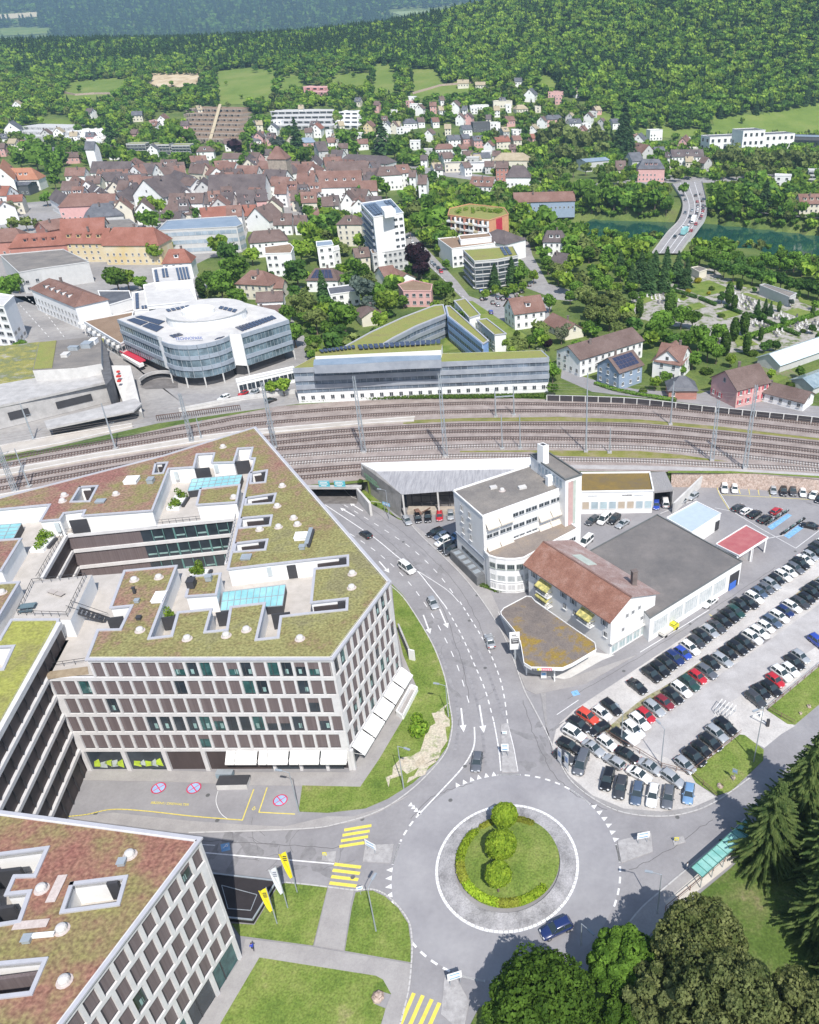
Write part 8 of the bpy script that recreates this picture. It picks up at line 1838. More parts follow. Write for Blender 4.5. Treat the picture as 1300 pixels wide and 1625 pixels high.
for i,(x,y,wp,k,gb,h_) in enumerate(HV):
    if not wp: continue
    pl='on the hillside left of centre' if x<430 else 'on the middle hillside' if x<650 else 'above the river road' if x<960 else 'beyond the bridge'
    wl=['white','white','cream','white','pink','white','white'][i%7] if k not in('flatg',) else 'darkg'
    if x in (1086,844): wl='pink'
    if x==585: wl='yellow'
    if k.startswith('flat'):
        hh=7;block([(x-wp/2,y-2),(x+wp/2,y-3)],h_+1,wl,{'flat':'pale','flatg':'gravel','flatd':'slate'}[k],pl,wins=6,sp=3.4,cat='house',nm='house',dm=9)
    elif gb: gable(x-2,y+2,x+3,y-5,wp*.62,h_+1,wp*.28,wl,k,pl,wins=5)
    else: gable(x-wp*.36,y-1,x+wp*.36,y-2,11,h_+1,3.6,wl,k,pl,wins=6,dorm=1 if i%4==0 else 0,hip=3 if i%3==0 else 0)
# named larger houses right of centre
tg(650,130,[(585,450,720,450,18,8,5,'cream','tan',dict(hip=7,wins=12)),(550,505,625,505,13,10,4,'brick','brown',dict(wins=10)),(655,530,725,530,13,11,7,'white','dark',dict(hip=5,wins=10)),(400,600,540,605,16,8,5,'white','rbrown',dict(dorm=3,wins=14,look='long white villa with rusty roof and balconies')),(660,672,1040,700,14,6,5,'blue','rbrown',dict(look='very long pale blue barn-like hall with red-brown roof',wins=18,cat='hall')),(0,560,40,560,10,11,4,'white','brown',dict(wins=6)),(60,590,110,590,14,12,5,'white','brown',dict(wins=12)),(1090,490,1240,478,16,8,1.5,'lgrey','blue',dict(wins=6)),(420,0,500,0,10,4,3,'cream','tan')],'on the slope right of centre')
tg(975,130,[(130,385,220,400,17,7,7,'lgrey','rbrown',dict(wins=4)),(90,450,160,445,14,7,6,'lgrey','slate',dict(wins=3)),(180,490,285,490,15,10,6,'pink','slate',dict(dorm=3,hip=4,wins=12,look='pink villa with slate mansard roof')),(10,500,70,500,14,5,6,'cream','brown',dict(dorm=1)),(360,430,560,428,14,8,5,'white','dark',dict(wins=18,dorm=3)),(560,475,600,480,11,7,4,'lgrey','brown',dict(wins=6)),(1170,712,1320,710,12,6.5,5,'cream','rbrown',dict(wins=14,dorm=3))],'near the bridge head')
block([(1127,218),(1262,212)],14,'white','slate','above the avenue of trees','long white barracks-like building with slate roof',wins=40,fl=2,sp=7,ww=3,wh_=3,dm=18)
block([(1180,208),(1215,206.5)],22,'white','slate','rising from the long white building','taller white centre block',wins=16,fl=3,sp=6,ww=2.8,wh_=3,dm=20)
block([(1262,217),(1335,219)],11,'darkg','blue','at the right photo edge','dark modern hall with blue-grey roof',wins=0,bands=True,fl=1,dm=22)
block([(1230,279),(1256,280)],11,'white','pale','right of the river road','white cube villa',wins=6,sp=4,ww=2,dm=10);block([(1284,271),(1320,272)],9,'lgrey','pale','right of the river road','pale balcony flats',bands=True,fl=3,dm=11)
rg=random.Random(31)
for (xa,xb,ya,yb,n_) in ((645,960,148,262,46),(390,640,178,232,22),(0,330,182,236,14),(960,1120,205,262,8),(20,620,150,178,6)):
    k=0
    for _ in range(n_*12):
        if k>=n_: break
        x,y=rg.uniform(xa,xb),rg.uniform(ya,yb);q=PH(x,y,6)
        if 830<x<960 and 200<y or not free(q.x,q.y,9): continue
        wp=rg.uniform(12,20)*(.6+.4*(y-140)/110);k+=1;wl=rg.choice(['white','white','cream','lgrey','white','pink']);rf=rg.choice(['brown','rbrown','slate','dark','brown','tan'])
        pl='on the hillside left of centre' if x<390 else 'on the middle hillside' if x<640 else 'above the river road' if x<960 else 'beyond the bridge'
        u=rg.random()
        if u<.25: block([(x-wp/2,y),(x+wp/2,y)],rg.choice([6,8]),wl,'pale',pl,wins=5,sp=3.4,cat='house',nm='house',dm=9)
        elif u<.5: gable(x-2,y+1.5,x+2,y-2,9,6.5,4,wl,rf,pl,wins=5)
        else: gable(x-wp*.4,y,x+wp*.4,y-rg.uniform(-.5,1),10,rg.choice([5,6,7]),3.6,wl,rf,pl,wins=5,dorm=rg.choice([0,0,1]))
# terraced housing stepping up the slopes
def steps(pts,n,place,look,wall='white',dark_=False):
    """pts: bottom-left, bottom-right, top-right, top-left pixels on the terrain"""
    q=[PT(*p) for p in pts];m=(q[0]+q[1]+q[2]+q[3])/4;g=empty('terraced_flats',(m.x,m.y,T(m.x,m.y)),0);FOOT.append(([(p.x,p.y) for p in q],m.x,m.y,max((p-m).length for p in q)))
    for r in range(n):
        l=q[0].lerp(q[3],(r+.5)/n);rr=q[1].lerp(q[2],(r+.5)/n);d_=rr-l;L=d_.length;yaw=math.atan2(d_.y,d_.x);c=(l+rr)/2;z=T(c.x,c.y);dp=(q[3]-q[0]).length/n
        mb=MB();k=max(1,int(L/7))
        mb.cur=0;mb.box((c.x,c.y+dp*.2,z-.5),(L,dp*1.25,6.6),yaw)
        mb.cur=1;mb.box((c.x,c.y-dp*.46,z+1.4),(L*.98,.25,1.5),yaw)
        mb.cur=2
        for i in range(k+1): mb.box((c.x+math.cos(yaw)*(-L/2+L*i/k),c.y-dp*.3+math.sin(yaw)*(-L/2+L*i/k),z+1.4),(.5,dp*.9,2.9),yaw)
        mb.box((c.x,c.y-dp*.62,z+3.1),(L,.4,.9),yaw)
        if dark_: mb.cur=3;mb.box((c.x,c.y+.2*dp,z+2.9),(L*.96,dp*.8,.3),yaw)
        _B(mb,'terrace_row',[WALLC[wall],glass,WALLC[wall],ROOFC['bgravel']],g)
    lab(g,look,place,'terraced flats')
steps([(288,226),(384,230),(395,172),(310,172)],7,'on the slope above the church','broad brown terraced housing with central stair','stone',True)
a,b=PT(336,230),PT(352,173);mb=MB();mb.bar((a.x,a.y-2,a.z+4),(b.x,b.y-2,b.z+5),3.,.6);g=empty('hill_stair',(a.x,a.y,a.z),0,'pale straight stair climbing through the brown terraced housing','stair');_B(mb,'stair_flight',mat('sand_stair',(.5,.42,.28),.9,vary=.1),g)
for pts,n,pl,lk,w_ in [([(38,222),(124,226),(122,202),(48,200)],3,'at the left, on the lower hillside','long white stepped flats','lgrey'),([(125,228),(170,232),(168,208),(128,206)],3,'right of the long stepped flats at left','short white stepped flats','white'),([(430,206),(530,208),(532,172),(436,180)],4,'left of the wooded ridge path','pale stepped flats amid trees','lgrey'),([(538,205),(574,206),(573,178),(543,178)],4,'left of the yellow gabled house','white stepped flats','white'),([(480,152),(523,153),(523,138),(482,138)],2,'high under the meadow','small pale terrace flats','pink')]: steps(pts,n,pl,lk,w_)
for k,x in enumerate((216,254,287)): block([(x-16,229+k),(x+14,228+k)],9,'lgrey','green',place='in the row below the church slope',look='grey three-storey balcony block',bands='balcony',fl=3,dm=12)
# quarry scar, vineyard walls, meadow tracks on the hill
def drape(name,pix,m,lift=.25):
    b=[PT(x,y) for x,y in pix];poly=[(p.x,p.y) for p in b];x0,x1=min(p[0] for p in poly),max(p[0] for p in poly);y0,y1=min(p[1] for p in poly),max(p[1] for p in poly)
    mb=MB();n=26;dx,dy=(x1-x0)/n,(y1-y0)/n
    for i in range(n):
        for j in range(n):
            if inpoly(x0+(i+.5)*dx,y0+(j+.5)*dy,poly):
                mb.face([(x0+(i+a)*dx,y0+(j+c)*dy,T(x0+(i+a)*dx,y0+(j+c)*dy)+lift) for a,c in ((0,0),(1,0),(1,1),(0,1))])
    if mb.f: tag(mb.build(name,m),kind='structure')
drape('quarry',[(236,134),(240,118),(262,116),(300,114),(318,118),(312,138),(290,142),(275,138),(255,142)],mat_multi('sandstone_scar',[(.30,.22,.12),(.52,.42,.28),(.6,.52,.38)],.05,fine=.2),1.2)
mdw=mat_multi('hill_meadow',[(.10,.16,.03),(.15,.21,.045),(.21,.24,.07)],.02,fine=.15)
MEAD=[[(345,166),(342,110),(395,104),(440,110),(430,160),(380,166)],[(592,150),(594,100),(622,100),(628,148)],[(652,158),(655,105),(690,108),(700,128),(770,135),(740,150),(700,158)],[(90,160),(110,128),(170,122),(212,124),(190,150),(130,165)],[(1130,216),(1128,186),(1180,182),(1250,176),(1300,160),(1330,160),(1330,218)],[(520,140),(530,118),(560,112),(590,118),(575,145)],[(965,225),(980,205),(1050,200),(1120,205),(1120,215)],[(440,150),(450,120),(478,118),(480,140)],[(270,120),(315,118),(340,112),(338,118),(310,124)],[(850,140),(860,118),(885,122),(890,142)],[(925,200),(935,180),(970,178),(975,198)],[(60,205),(70,190),(120,190),(110,202)]]
for k,pm in enumerate(MEAD): drape('meadow',pm,mdw,.3)
for pm,m in (([(0,24),(60,20),(66,27),(0,31)],mat('far_stubble',(.48,.42,.28),.9,vary=.05)),([(0,46),(40,44),(80,46),(78,54),(0,58)],mdw),([(620,20),(700,17),(760,12),(760,16),(690,24),(640,27)],mat('far_meadow',(.22,.28,.12),.9,vary=.1))): drape('far_field',pm,m,3)
for pts in ([(95,147),(120,152),(150,150),(185,150)],[(655,150),(700,137),(760,132)]):
    mb=MB();q=[PT(x,y) for x,y in pts]
    for a,b in zip(q,q[1:]): mb.bar((a.x,a.y,a.z+1.2),(b.x,b.y,b.z+1.2),.8,2.4)
    c=q[0];mb.v=[(x-c.x,y-c.y,z-c.z) for x,y,z in mb.v];o=mb.build('vineyard_wall',MATS['rough_stone']);o.location=c;tag(o,'pale stone vineyard wall below the %s'%('left forest edge' if pts[0][0]<200 else 'meadow right of the ridge'),'wall')
# ================================================================ trees
G_={'b':((.085,.175,.025),(.19,.33,.05)),'d':((.05,.12,.025),(.12,.23,.045)),'l':((.14,.25,.03),(.31,.43,.06)),'o':((.11,.155,.04),(.23,.28,.085)),'s':((.045,.10,.035),(.10,.18,.06)),'c':((.05,.105,.02),(.12,.21,.04)),'p':((.018,.008,.014),(.055,.025,.035)),'k':((.07,.10,.085),(.15,.19,.15)),'y':((.30,.28,.02),(.5,.45,.04)),'w':((.12,.16,.07),(.42,.44,.30)),'u':((.05,.09,.015),(.13,.2,.03))}
GN={'b':'mid green broadleaf tree','d':'dark green broadleaf tree','l':'bright green broadleaf tree','o':'olive broad tree','s':'dark spruce','c':'slim columnar tree','p':'purple-leaved tree','k':'blue-grey cedar','y':'golden yellow shrub','w':'pale blossoming tree','u':'round green shrub'}
GM={k:foliage('leaves_'+k,*v,.3) for k,v in G_.items()}
def conemesh(h,r,n,size,rg,droop=.25):
    v=[];f=[]
    for i in range(n):
        t=rg.random()**.75;z=h*(.10+.90*(1-t));rr=r*(t**.85)*(.55+.5*rg.random())*(1+.15*math.sin(z*5));a=rg.random()*6.283
        p=Vector((rr*math.cos(a),rr*math.sin(a),z-droop*rr));d_=Vector((math.cos(a),math.sin(a),-.35)).normalized();sd_=Vector((-math.sin(a),math.cos(a),rg.gauss(0,.3))).normalized()
        s=size*rg.uniform(.6,1.3)*(.6+.5*t);k=len(v);v+=[tuple(p-d_*s*.7),tuple(p+sd_*s*.5-d_*s*.05),tuple(p+d_*s*.9),tuple(p-sd_*s*.5)];f.append((k,k+1,k+2,k+3))
    return v,f
def crown(k,det,seed):
    """crown parts for a tree of unit radius 1 (height about 2.6 above ground)"""
    rg=random.Random(seed);ps=[]
    if k=='s': return [conemesh(4.6,1.05,int(900*det),.42/det**.3,rg)]
    if k=='c': return [leafball((0,0,2.2),.8,int(700*det),.22/det**.35,rg,(1,1,2.6),.7)]
    if k=='u': return [leafball((rg.uniform(-.4,.4),rg.uniform(-.4,.4),.6+rg.uniform(-.1,.2)),.65,int(130*det),.17/det**.3,rg,(1,1,.8),.6) for _ in range(5)]
    if k=='y': return crown('u',det,seed)
    n=12 if det>.5 else 8
    for i in range(n):
        a=i*2.399;zz=rg.uniform(-.55,.75);rr=.62*math.sqrt(max(0,1-zz*zz))
        ps.append(leafball((rr*math.cos(a),rr*math.sin(a),1.65+zz*.75+(.25 if k=='k' else 0)*rg.uniform(-1,1)),rg.uniform(.34,.52),int((95 if det>.5 else 30)*det),(.13 if det>.5 else .26)/det**.35,rg,(1,1,.78 if k!='k' else .4),.7))
    ps.append(leafball((0,0,1.6),.75,int(120*det),.2/det**.3,rg,(1,1,.9),.3))
    return ps
TM={}
def treemesh(k,det,var):
    if (k,det,var) in TM: return TM[(k,det,var)]
    cm=me_of(leafobj('',crown(k,det,hash((k,var))%97 if False else ord(k)*7+var),None),'crown',[GM[k]])
    mb=MB();top=1.6 if k not in 'sc' else 3.5;mb.cone((0,0,0),(.03,.02,top*.55),.085,.06,7,cap=False);mb.cone((.03,.02,top*.55),(0,0,top),.06,.02,6,cap=False)
    if k not in 'scuy':
        for a in (0.4,2.4,4.4): mb.cone((.03,.02,top*.5),(.5*math.cos(a),.5*math.sin(a),top),.045,.012,5,cap=False)
    tm_=me_of(mb,'trunk',[bark]);TM[(k,det,var)]=(cm,tm_);return TM[(k,det,var)]
NT=0
def scale_at(p): return F/(p.y*CP+(H-p.z)*SP)
def tree(x,y,rp,k,place,zs=None,world=None,r=None,force=False):
    global NT
    hc={'s':2.2,'c':2.2,'u':.6,'y':.6}.get(k,1.6)
    if world is None:
        q=PH(x,y,rp/2.0*1.6*.6);s=scale_at(q);r=rp/s*(1.0 if k not in 'sc' else 1.05);q=PH(x,y,r*hc)
    else: q=world
    z=T(q.x,q.y)
    if z<-3: return
    det=1.0 if q.y<430 else .45;var=NT%3;NT+=1
    o=empty('tree' if k not in 'uys' else {'s':'spruce','u':'shrub','y':'shrub'}[k],(q.x,q.y,z),NT*1.7);sc1=rnd.uniform(.92,1.12);o.scale=(r*rnd.uniform(.93,1.07),r*rnd.uniform(.93,1.07),r*sc1)
    cm,tm_=treemesh(k,det,var)
    for nm,me in (('crown',cm),('trunk',tm_)): c_=bpy.data.objects.new(nm,me);sc.collection.objects.link(c_);c_.parent=o
    lab(o,GN[k],place,'shrub' if k in 'uy' else 'tree','trees '+place)
def trees(place,s):
    for e in s.split():
        x,y,r,k=e.split(',');tree(float(x),float(y),float(r),k,place)
trees('in gardens behind the round glass office','345,385,15,l 362,400,17,d 374,424,18,b 398,402,12,l 350,452,19,b 374,470,15,b 332,440,12,b 318,455,8,c 490,368,15,l 476,395,16,l 505,350,13,b 470,430,20,d 512,455,10,s 478,482,19,o 500,505,17,o 455,500,14,b 466,528,16,b 497,545,13,b 519,480,14,d 245,398,13,l 262,385,12,b 182,438,18,b 200,440,14,l 224,448,10,b 316,372,9,d')
trees('left of the long silver office','545,502,22,b 538,528,15,d 575,458,20,k 588,480,16,k 612,478,18,l 604,508,14,l 622,450,14,b 562,540,10,o 582,538,10,o 545,425,9,l 576,430,11,b 520,520,12,b 663,412,20,p 668,425,14,p 495,562,8,b 505,558,7,l 448,608,14,l 430,612,11,l 600,530,9,b 640,478,8,b')
trees('along the avenue by the apartment tower','655,335,14,o 668,352,14,b 690,345,18,b 702,368,13,b 650,362,10,l 676,328,13,b 558,312,11,d 575,305,10,d 598,290,11,b 612,300,9,b 540,365,12,b 530,350,12,d 518,335,10,l 555,368,9,b 690,318,11,b 640,310,9,b 700,395,8,l 683,380,8,b')
trees('around the curved balcony block','785,438,9,s 812,432,9,s 851,372,7,c 847,438,8,l 710,460,11,b 696,455,9,b 770,466,7,l 786,460,7,l 800,464,7,l 815,455,7,l 830,455,7,l 758,405,6,u 742,425,5,u 826,420,7,b 708,418,7,b 735,395,6,u 690,440,7,u 675,432,8,b')
trees('beside the villa with one big dormer','840,540,9,b 856,530,11,b 870,546,8,p 891,530,11,w 905,520,10,w 916,548,10,b 877,590,12,b 877,615,10,b 886,435,11,l 900,425,10,l 872,480,11,b 870,420,10,b 895,412,9,b 800,545,8,l 815,555,8,l 858,560,8,w 866,575,9,l 930,520,9,b 948,455,10,b 820,530,6,u 905,470,9,b')
trees('in the grove above the white row','930,470,18,o 950,482,19,o 968,500,17,o 915,456,11,b 945,435,12,b 985,485,15,o 940,500,14,o 975,470,14,o 962,452,12,b 1000,505,12,o')
trees('between cemetery and the crossed-roof house','1050,512,19,b 1082,498,16,b 1110,532,17,b 1125,548,18,b 1142,525,14,b 1182,512,9,c 1166,524,8,c 1100,566,14,b 1078,585,11,b 1040,606,10,l 1058,600,9,b 1122,588,10,u 1135,605,9,u 1035,525,13,b 1068,540,13,d 1138,560,12,b 1152,545,9,c 1020,620,7,u 1090,540,14,b 1065,480,11,c 1160,570,9,l 1100,505,12,b 1186,545,8,c 1195,560,8,u 1240,620,9,u 1255,612,8,u 1225,590,7,l 1270,590,8,b 1285,605,8,b')
trees('in the tall grove by the bridge','1003,440,9,s 1018,424,10,s 1040,420,10,s 1058,422,10,s 1076,424,10,s 1090,436,9,s 1030,440,11,s 1000,418,10,b 985,430,11,b 1055,440,10,s 1088,408,9,b 1112,402,12,b 1128,408,11,b 1068,434,5,p 1100,416,10,b 985,415,8,s 1012,408,8,b 1028,410,9,b')
trees('along the near river bank','1150,412,11,b 1170,408,10,b 1195,415,10,b 1215,410,11,b 1240,408,12,b 1262,412,12,b 1285,412,12,b 1305,418,12,b 1135,402,9,b 1225,415,12,b 1250,418,12,b 1275,420,12,b 1300,428,12,b')
trees('in the dark hedge line behind the cemetery','1135,418,11,d 1150,425,11,d 1165,430,11,d 1180,430,11,d 1195,435,11,d 1210,438,11,d 1225,440,11,d 1240,444,11,d 1255,448,11,d 1270,452,11,d 1285,455,11,d 1300,460,11,d 1175,418,10,d 1205,425,10,d')
trees('inside the cemetery','1146,470,8,d 1158,465,8,c 1166,480,6,c 1108,445,7,y 1092,462,5,y 1203,488,6,s 1215,486,5,s 1223,490,5,s 1237,486,4,c 1212,502,6,d 1205,498,5,d 1243,510,6,d 1208,530,5,c 1290,495,4,c 1172,450,4,c 1176,452,4,c 1256,480,5,k 1130,458,5,u 1125,465,4,y 1072,455,4,d 1060,470,6,o 1015,490,7,c 1110,500,6,u 1085,470,4,u 1290,520,7,d 1300,535,6,d 1275,525,5,u 1222,545,8,d 1232,548,7,d 1213,550,7,d 1005,470,8,b 1000,455,8,b 1020,470,6,b 1145,500,6,u')
trees('between the bridge and the near bank','925,300,14,b 940,315,14,b 920,330,15,b 945,345,13,b 905,345,13,b 880,330,13,b 865,345,14,b 895,370,14,b 920,365,14,b 938,380,9,b 850,335,12,l 830,345,12,l 960,300,11,b 975,310,14,b 995,315,14,b 1015,320,14,b 1040,315,14,b 1058,325,11,b 985,335,12,b 1010,338,12,b 1035,335,12,b 1055,340,10,b 870,310,11,k 955,280,7,c 958,412,9,b 935,402,10,b 915,400,10,b 965,424,10,b 975,410,8,b 1085,300,8,b')
trees('in the avenue above the river road','840,235,11,l 858,240,11,l 862,215,13,o 885,205,13,o 905,215,14,o 925,222,14,o 945,215,14,o 955,235,11,o 895,240,12,o 920,245,12,o 845,258,8,o 870,268,8,o 890,270,8,o 910,268,8,o 930,265,8,o 950,270,8,o 965,270,8,o 895,285,8,b 1000,230,10,s 992,195,13,s 1050,270,9,l 1070,262,8,l 985,220,11,s 1045,245,8,b')
trees('in the avenue at the far right','1140,248,10,o 1155,255,10,o 1165,240,12,o 1180,255,11,o 1195,262,10,o 1190,242,9,b 1205,250,11,o 1220,255,11,o 1235,248,12,o 1248,262,11,o 1262,250,12,o 1278,255,12,o 1295,250,11,o 1210,270,9,o 1240,275,8,l 1290,262,9,y 1150,270,8,o 1170,272,8,o 1190,280,8,b 1265,280,9,b 1300,280,9,b')
trees('right of the bridge on the far bank','1135,300,12,b 1150,315,13,b 1165,330,13,b 1145,335,13,b 1160,300,11,b 1175,310,12,b 1195,300,12,d 1215,310,10,s 1205,325,10,b 1235,318,11,b 1250,330,10,b 1255,300,10,b 1200,350,10,k 1260,350,9,k 1225,340,6,u 1130,345,9,b 1135,280,8,b 1210,285,11,b 1185,345,7,u 1275,330,8,b 1128,325,8,b 1230,352,7,u 1290,352,7,u')
trees('at the square left of the old town','75,255,12,b 88,270,12,b 55,250,13,b 70,240,12,b 85,285,9,b 72,312,9,b 30,250,12,b 45,235,11,b 18,328,9,w 20,355,9,o 40,352,9,o 60,356,8,o 5,375,10,b 10,455,18,b 25,445,13,b 95,245,11,b 232,322,13,l 250,325,13,l 240,350,12,b 268,345,10,b 308,337,9,d 225,345,10,b 35,552,10,b 42,572,6,u 28,548,7,l 12,560,5,u 12,608,6,u')
trees('on the station verges','563,748,0.1,u') if False else None
trees('in gardens of the old town edge','480,320,10,b 560,322,8,p 575,350,10,b 585,330,8,d 505,325,9,b 490,335,9,b 385,260,8,b 372,232,11,p 390,250,9,b 410,240,10,b 460,240,10,b 480,245,10,b 440,225,10,k 345,260,7,b 470,215,9,s 300,215,10,b 280,210,11,b 265,225,9,b 190,240,10,l 175,215,9,s 178,245,11,b 195,230,8,o 290,250,10,b 315,255,9,b 605,215,11,s 625,235,12,b 640,250,10,b 560,230,9,b 545,220,10,b')
# ---- foreground trees
def bigleaf(name,cx_,cy_,zc,R,lobes,per,size,m,label,seed,sq=.8,z0=0,hold=.75):
    c=P(cx_,cy_,zc);rg=random.Random(seed);g=empty(name,(c.x,c.y,z0),0,label,'tree');ps=[]
    for i in range(lobes):
        a=i*2.399;zz=1-1.75*(i+.5)/lobes;rr=math.sqrt(max(0,1-zz*zz))*hold;k=rg.uniform(.85,1.1)
        lr=R*(rg.uniform(.13,.27) if 'pine' in name else rg.uniform(.16,.27));ps.append(leafball((rr*R*math.cos(a)*k,rr*R*math.sin(a)*k,zc+zz*R*sq*.8+(rg.uniform(-.9,.9) if 'pine' in name else 0)),lr,per,size,rg,(1,1,.7),.72))
    ps.append(leafball((0,0,zc),R*(.55 if 'pine' in name else .72),lobes*per//5,size*1.6,rg,(1,1,sq),.5))
    leafobj('',ps,None).build('crown',m,g);mb=MB();mb.cone((0,0,-.2),(0,0,zc),.42,.22,9)
    for i in range(7): a=i*.9;mb.cone((0,0,zc*.55+i*.2),(R*.55*math.cos(a),R*.55*math.sin(a),zc+R*.2),.16,.04,6,cap=False)
    mb.build('trunk',bark,g)
maple=foliage('maple_leaves',(.055,.115,.014),(.14,.25,.035),.5);pine=foliage('pine_needles',(.095,.125,.035),(.26,.285,.105),.5);pine2=foliage('dark_pine_needles',(.075,.10,.03),(.19,.215,.08),.5);spr=foliage('spruce_needles',(.05,.09,.025),(.15,.20,.06),.7)
bigleaf('maple_tree',862,1600,8,7.4,62,420,.21,maple,'big bright green maple at the bottom edge, left of the pines',1)
bigleaf('maple_tree',988,1528,8,4.9,40,400,.21,maple,'smaller bright green maple between roundabout and brown pines',2)
bigleaf('maple_tree',985,1650,7,5.0,34,380,.21,maple,'low bright maple cut by the bottom photo edge',3)
bigleaf('pine_tree',1110,1500,11,6.4,70,330,.20,pine,'tall olive-brown pine just above the bottom edge, nearest the park lawn',4,.95)
bigleaf('pine_tree',1150,1610,12,7.4,70,330,.2,pine2,'dark olive pine filling the bottom edge right of the maples',5,.95)
bigleaf('pine_tree',1265,1630,10,6.5,56,330,.2,pine,'brownish pine in the bottom right corner',6,.9)
bigleaf('pine_tree',1050,1590,9,5.0,44,300,.2,pine2,'shaded pine wedged behind the bright maples',7,.95)
def spruce(ax,ay,h,r,label,seed):
    c=P(ax,ay,h);rg=random.Random(seed);g=empty('spruce',(c.x,c.y,0),0,label,'tree');v=[];f=[]
    n=int(h/.5)
    for i in range(n):
        t=(i+.5)/n;z=h*(1-t*.94);R=r*(t**.8)*(1+.12*math.sin(i*1.3));nb=max(5,int(8+10*t))
        for j in range(nb):
            a=rg.random()*6.283;L=R*rg.uniform(.68,1.12);ca,sa=math.cos(a),math.sin(a);m=max(2,int(L/.28))
            for q in range(m):
                s=(q+.6)/m;
                if s<.22 and L>1.5: continue
                x=s*L;zz=z-.10*x-.04*x*x/max(1,R)-rg.random()*.08;w_=(.62*(1-s)+.16)*rg.uniform(.7,1.2);b=len(v);e=.28
                for sd_ in (-1,1):
                    b=len(v);p=(x*ca,x*sa,zz);v+=[p,((x+e)*ca,(x+e)*sa,zz-.04),((x+e*1.3)*ca-sd_*w_*sa,(x+e*1.3)*sa+sd_*w_*ca,zz-.22-rg.random()*.15),((x+.05)*ca-sd_*w_*.8*sa,(x+.05)*sa+sd_*w_*.8*ca,zz-.14)];f.append((b,b+1,b+2,b+3))
    mb=MB();mb.v=v;mb.f=f;mb.m=[0]*len(f);mb.build('crown',spr,g);mb=MB();mb.cone((0,0,0),(0,0,h*.97),.42,.03,9);mb.build('trunk',bark,g)
spruce(1243,1240,17,6.6,'tall layered spruce overhanging the teal glass shelter',1)
spruce(1306,1160,19,6.4,'tall spruce at the right photo edge, farthest of the spruces',2)
spruce(1352,1250,20,6.4,'spruce beyond the right photo edge shading the park lawn',3)
spruce(1345,1345,19,6.2,'dark spruce at the right photo edge below the layered one',4)
spruce(1410,1440,20,6.5,'spruce outside the right edge darkening the lawn',5)
trees('by the hangar wall and the traffic verge','575,784,5,u 585,794,4,u 596,800,3,u')
hedge([(664,1168),(668,1158)],3.0,2.2,'bright green leafy bush on the verge between facade and road',.1,leaf_g,cat='shrub',name='shrub');hedge([(662,1146),(663,1142)],1.8,1.6,'smaller bright bush just above the big verge bush',.1,leaf_g,cat='shrub',name='shrub')
# ---- cemetery
cem=sheet('cemetery_paths',xy([(1000,470),(1040,448),(1075,440),(1125,420),(1150,440),(1200,455),(1300,482),(1380,505),(1340,545),(1240,556),(1150,560),(1080,520),(1010,505)],N),N+.05,mat_multi('cemetery_ground',[(.09,.14,.04),(.16,.19,.08),(.34,.32,.29),(.40,.38,.35)],.22,fine=.25,stops=[.36,.43,.5,.62]))
for k,p in enumerate([[(1072,455),(1126,445),(1153,456),(1150,463),(1118,471)],[(1030,457),(1042,453),(1094,473),(1085,478)],[(1176,466),(1186,465),(1246,484),(1236,487)],[(1242,495),(1266,489),(1298,499),(1275,506)],[(1150,450),(1165,443),(1205,452),(1195,458)],[(1262,468),(1300,478),(1300,490),(1270,480)],[(1010,475),(1040,466),(1045,474),(1020,483)],[(1135,497),(1160,492),(1175,500),(1150,507)],[(1090,485),(1110,480),(1122,487),(1100,493)],[(1160,530),(1185,535),(1205,548),(1170,550)],[(1180,605),(1240,580),(1260,595),(1230,610)]]): sheet('cemetery_lawn',xy(p,N),N+.12+.004*k,lawn_m)
for pts,lb in (([(1040,452),(1070,463),(1105,474)],'long clipped hedge left of the square cemetery lawn'),([(1110,475),(1136,486)],'short clipped hedge at the foot of the square cemetery lawn'),([(1150,488),(1176,499)],'clipped hedge in the middle of the cemetery'),([(1190,503),(1215,512),(1243,524),(1268,534)],'long dark hedge crossing the lower cemetery')): hedge(pts,1.6,1.8,lb,N,GM['d'])
hedge([(945,610),(975,620),(1010,627),(1040,632),(1072,637)],1.6,1.2,'clipped hedge running along the lane beside the railway',N,GM['b']);hedge([(1180,540),(1240,520),(1330,490)],2.2,2.2,'tall bright hedge between cemetery and greenhouse',N,GM['b'])
gs=MB();gs.box((0,0,.45),(.55,.16,.9));gs.box((0,-.6,.08),(.7,1.1,.16));gms=[me_of(gs,'gravestone',[m]) for m in (pale_con,mat('dark_granite',(.12,.12,.13),.5,vary=.2))]
rg=random.Random(9);n=0
for poly in ([(1150,470),(1162,465),(1206,479),(1200,494),(1150,484)],[(1220,504),(1240,496),(1300,512),(1310,520),(1280,530)],[(1185,512),(1200,509),(1245,526),(1238,538)],[(1022,458),(1035,462),(1085,478),(1080,484),(1045,482),(1018,468)]):
    q=[P(x,y,N) for x,y in poly];x0,x1=min(p.x for p in q),max(p.x for p in q);y0,y1=min(p.y for p in q),max(p.y for p in q);Y=y0
    while Y<y1:
        X=x0
        while X<x1:
            if inpoly(X,Y,[(p.x,p.y) for p in q]) and rg.random()<.8 and n<290:
                o=bpy.data.objects.new('gravestone',gms[rg.random()<.4]);sc.collection.objects.link(o);o.location=(X+rg.gauss(0,.15),Y+rg.gauss(0,.1),N+.05);o.rotation_euler=(0,0,.25);o.scale=(1.25,1.25,rg.uniform(1,1.5));tag(o,'small gravestone in one of the dense cemetery rows','gravestone','gravestones in the cemetery');n+=1
            X+=2.0
        Y+=3.2
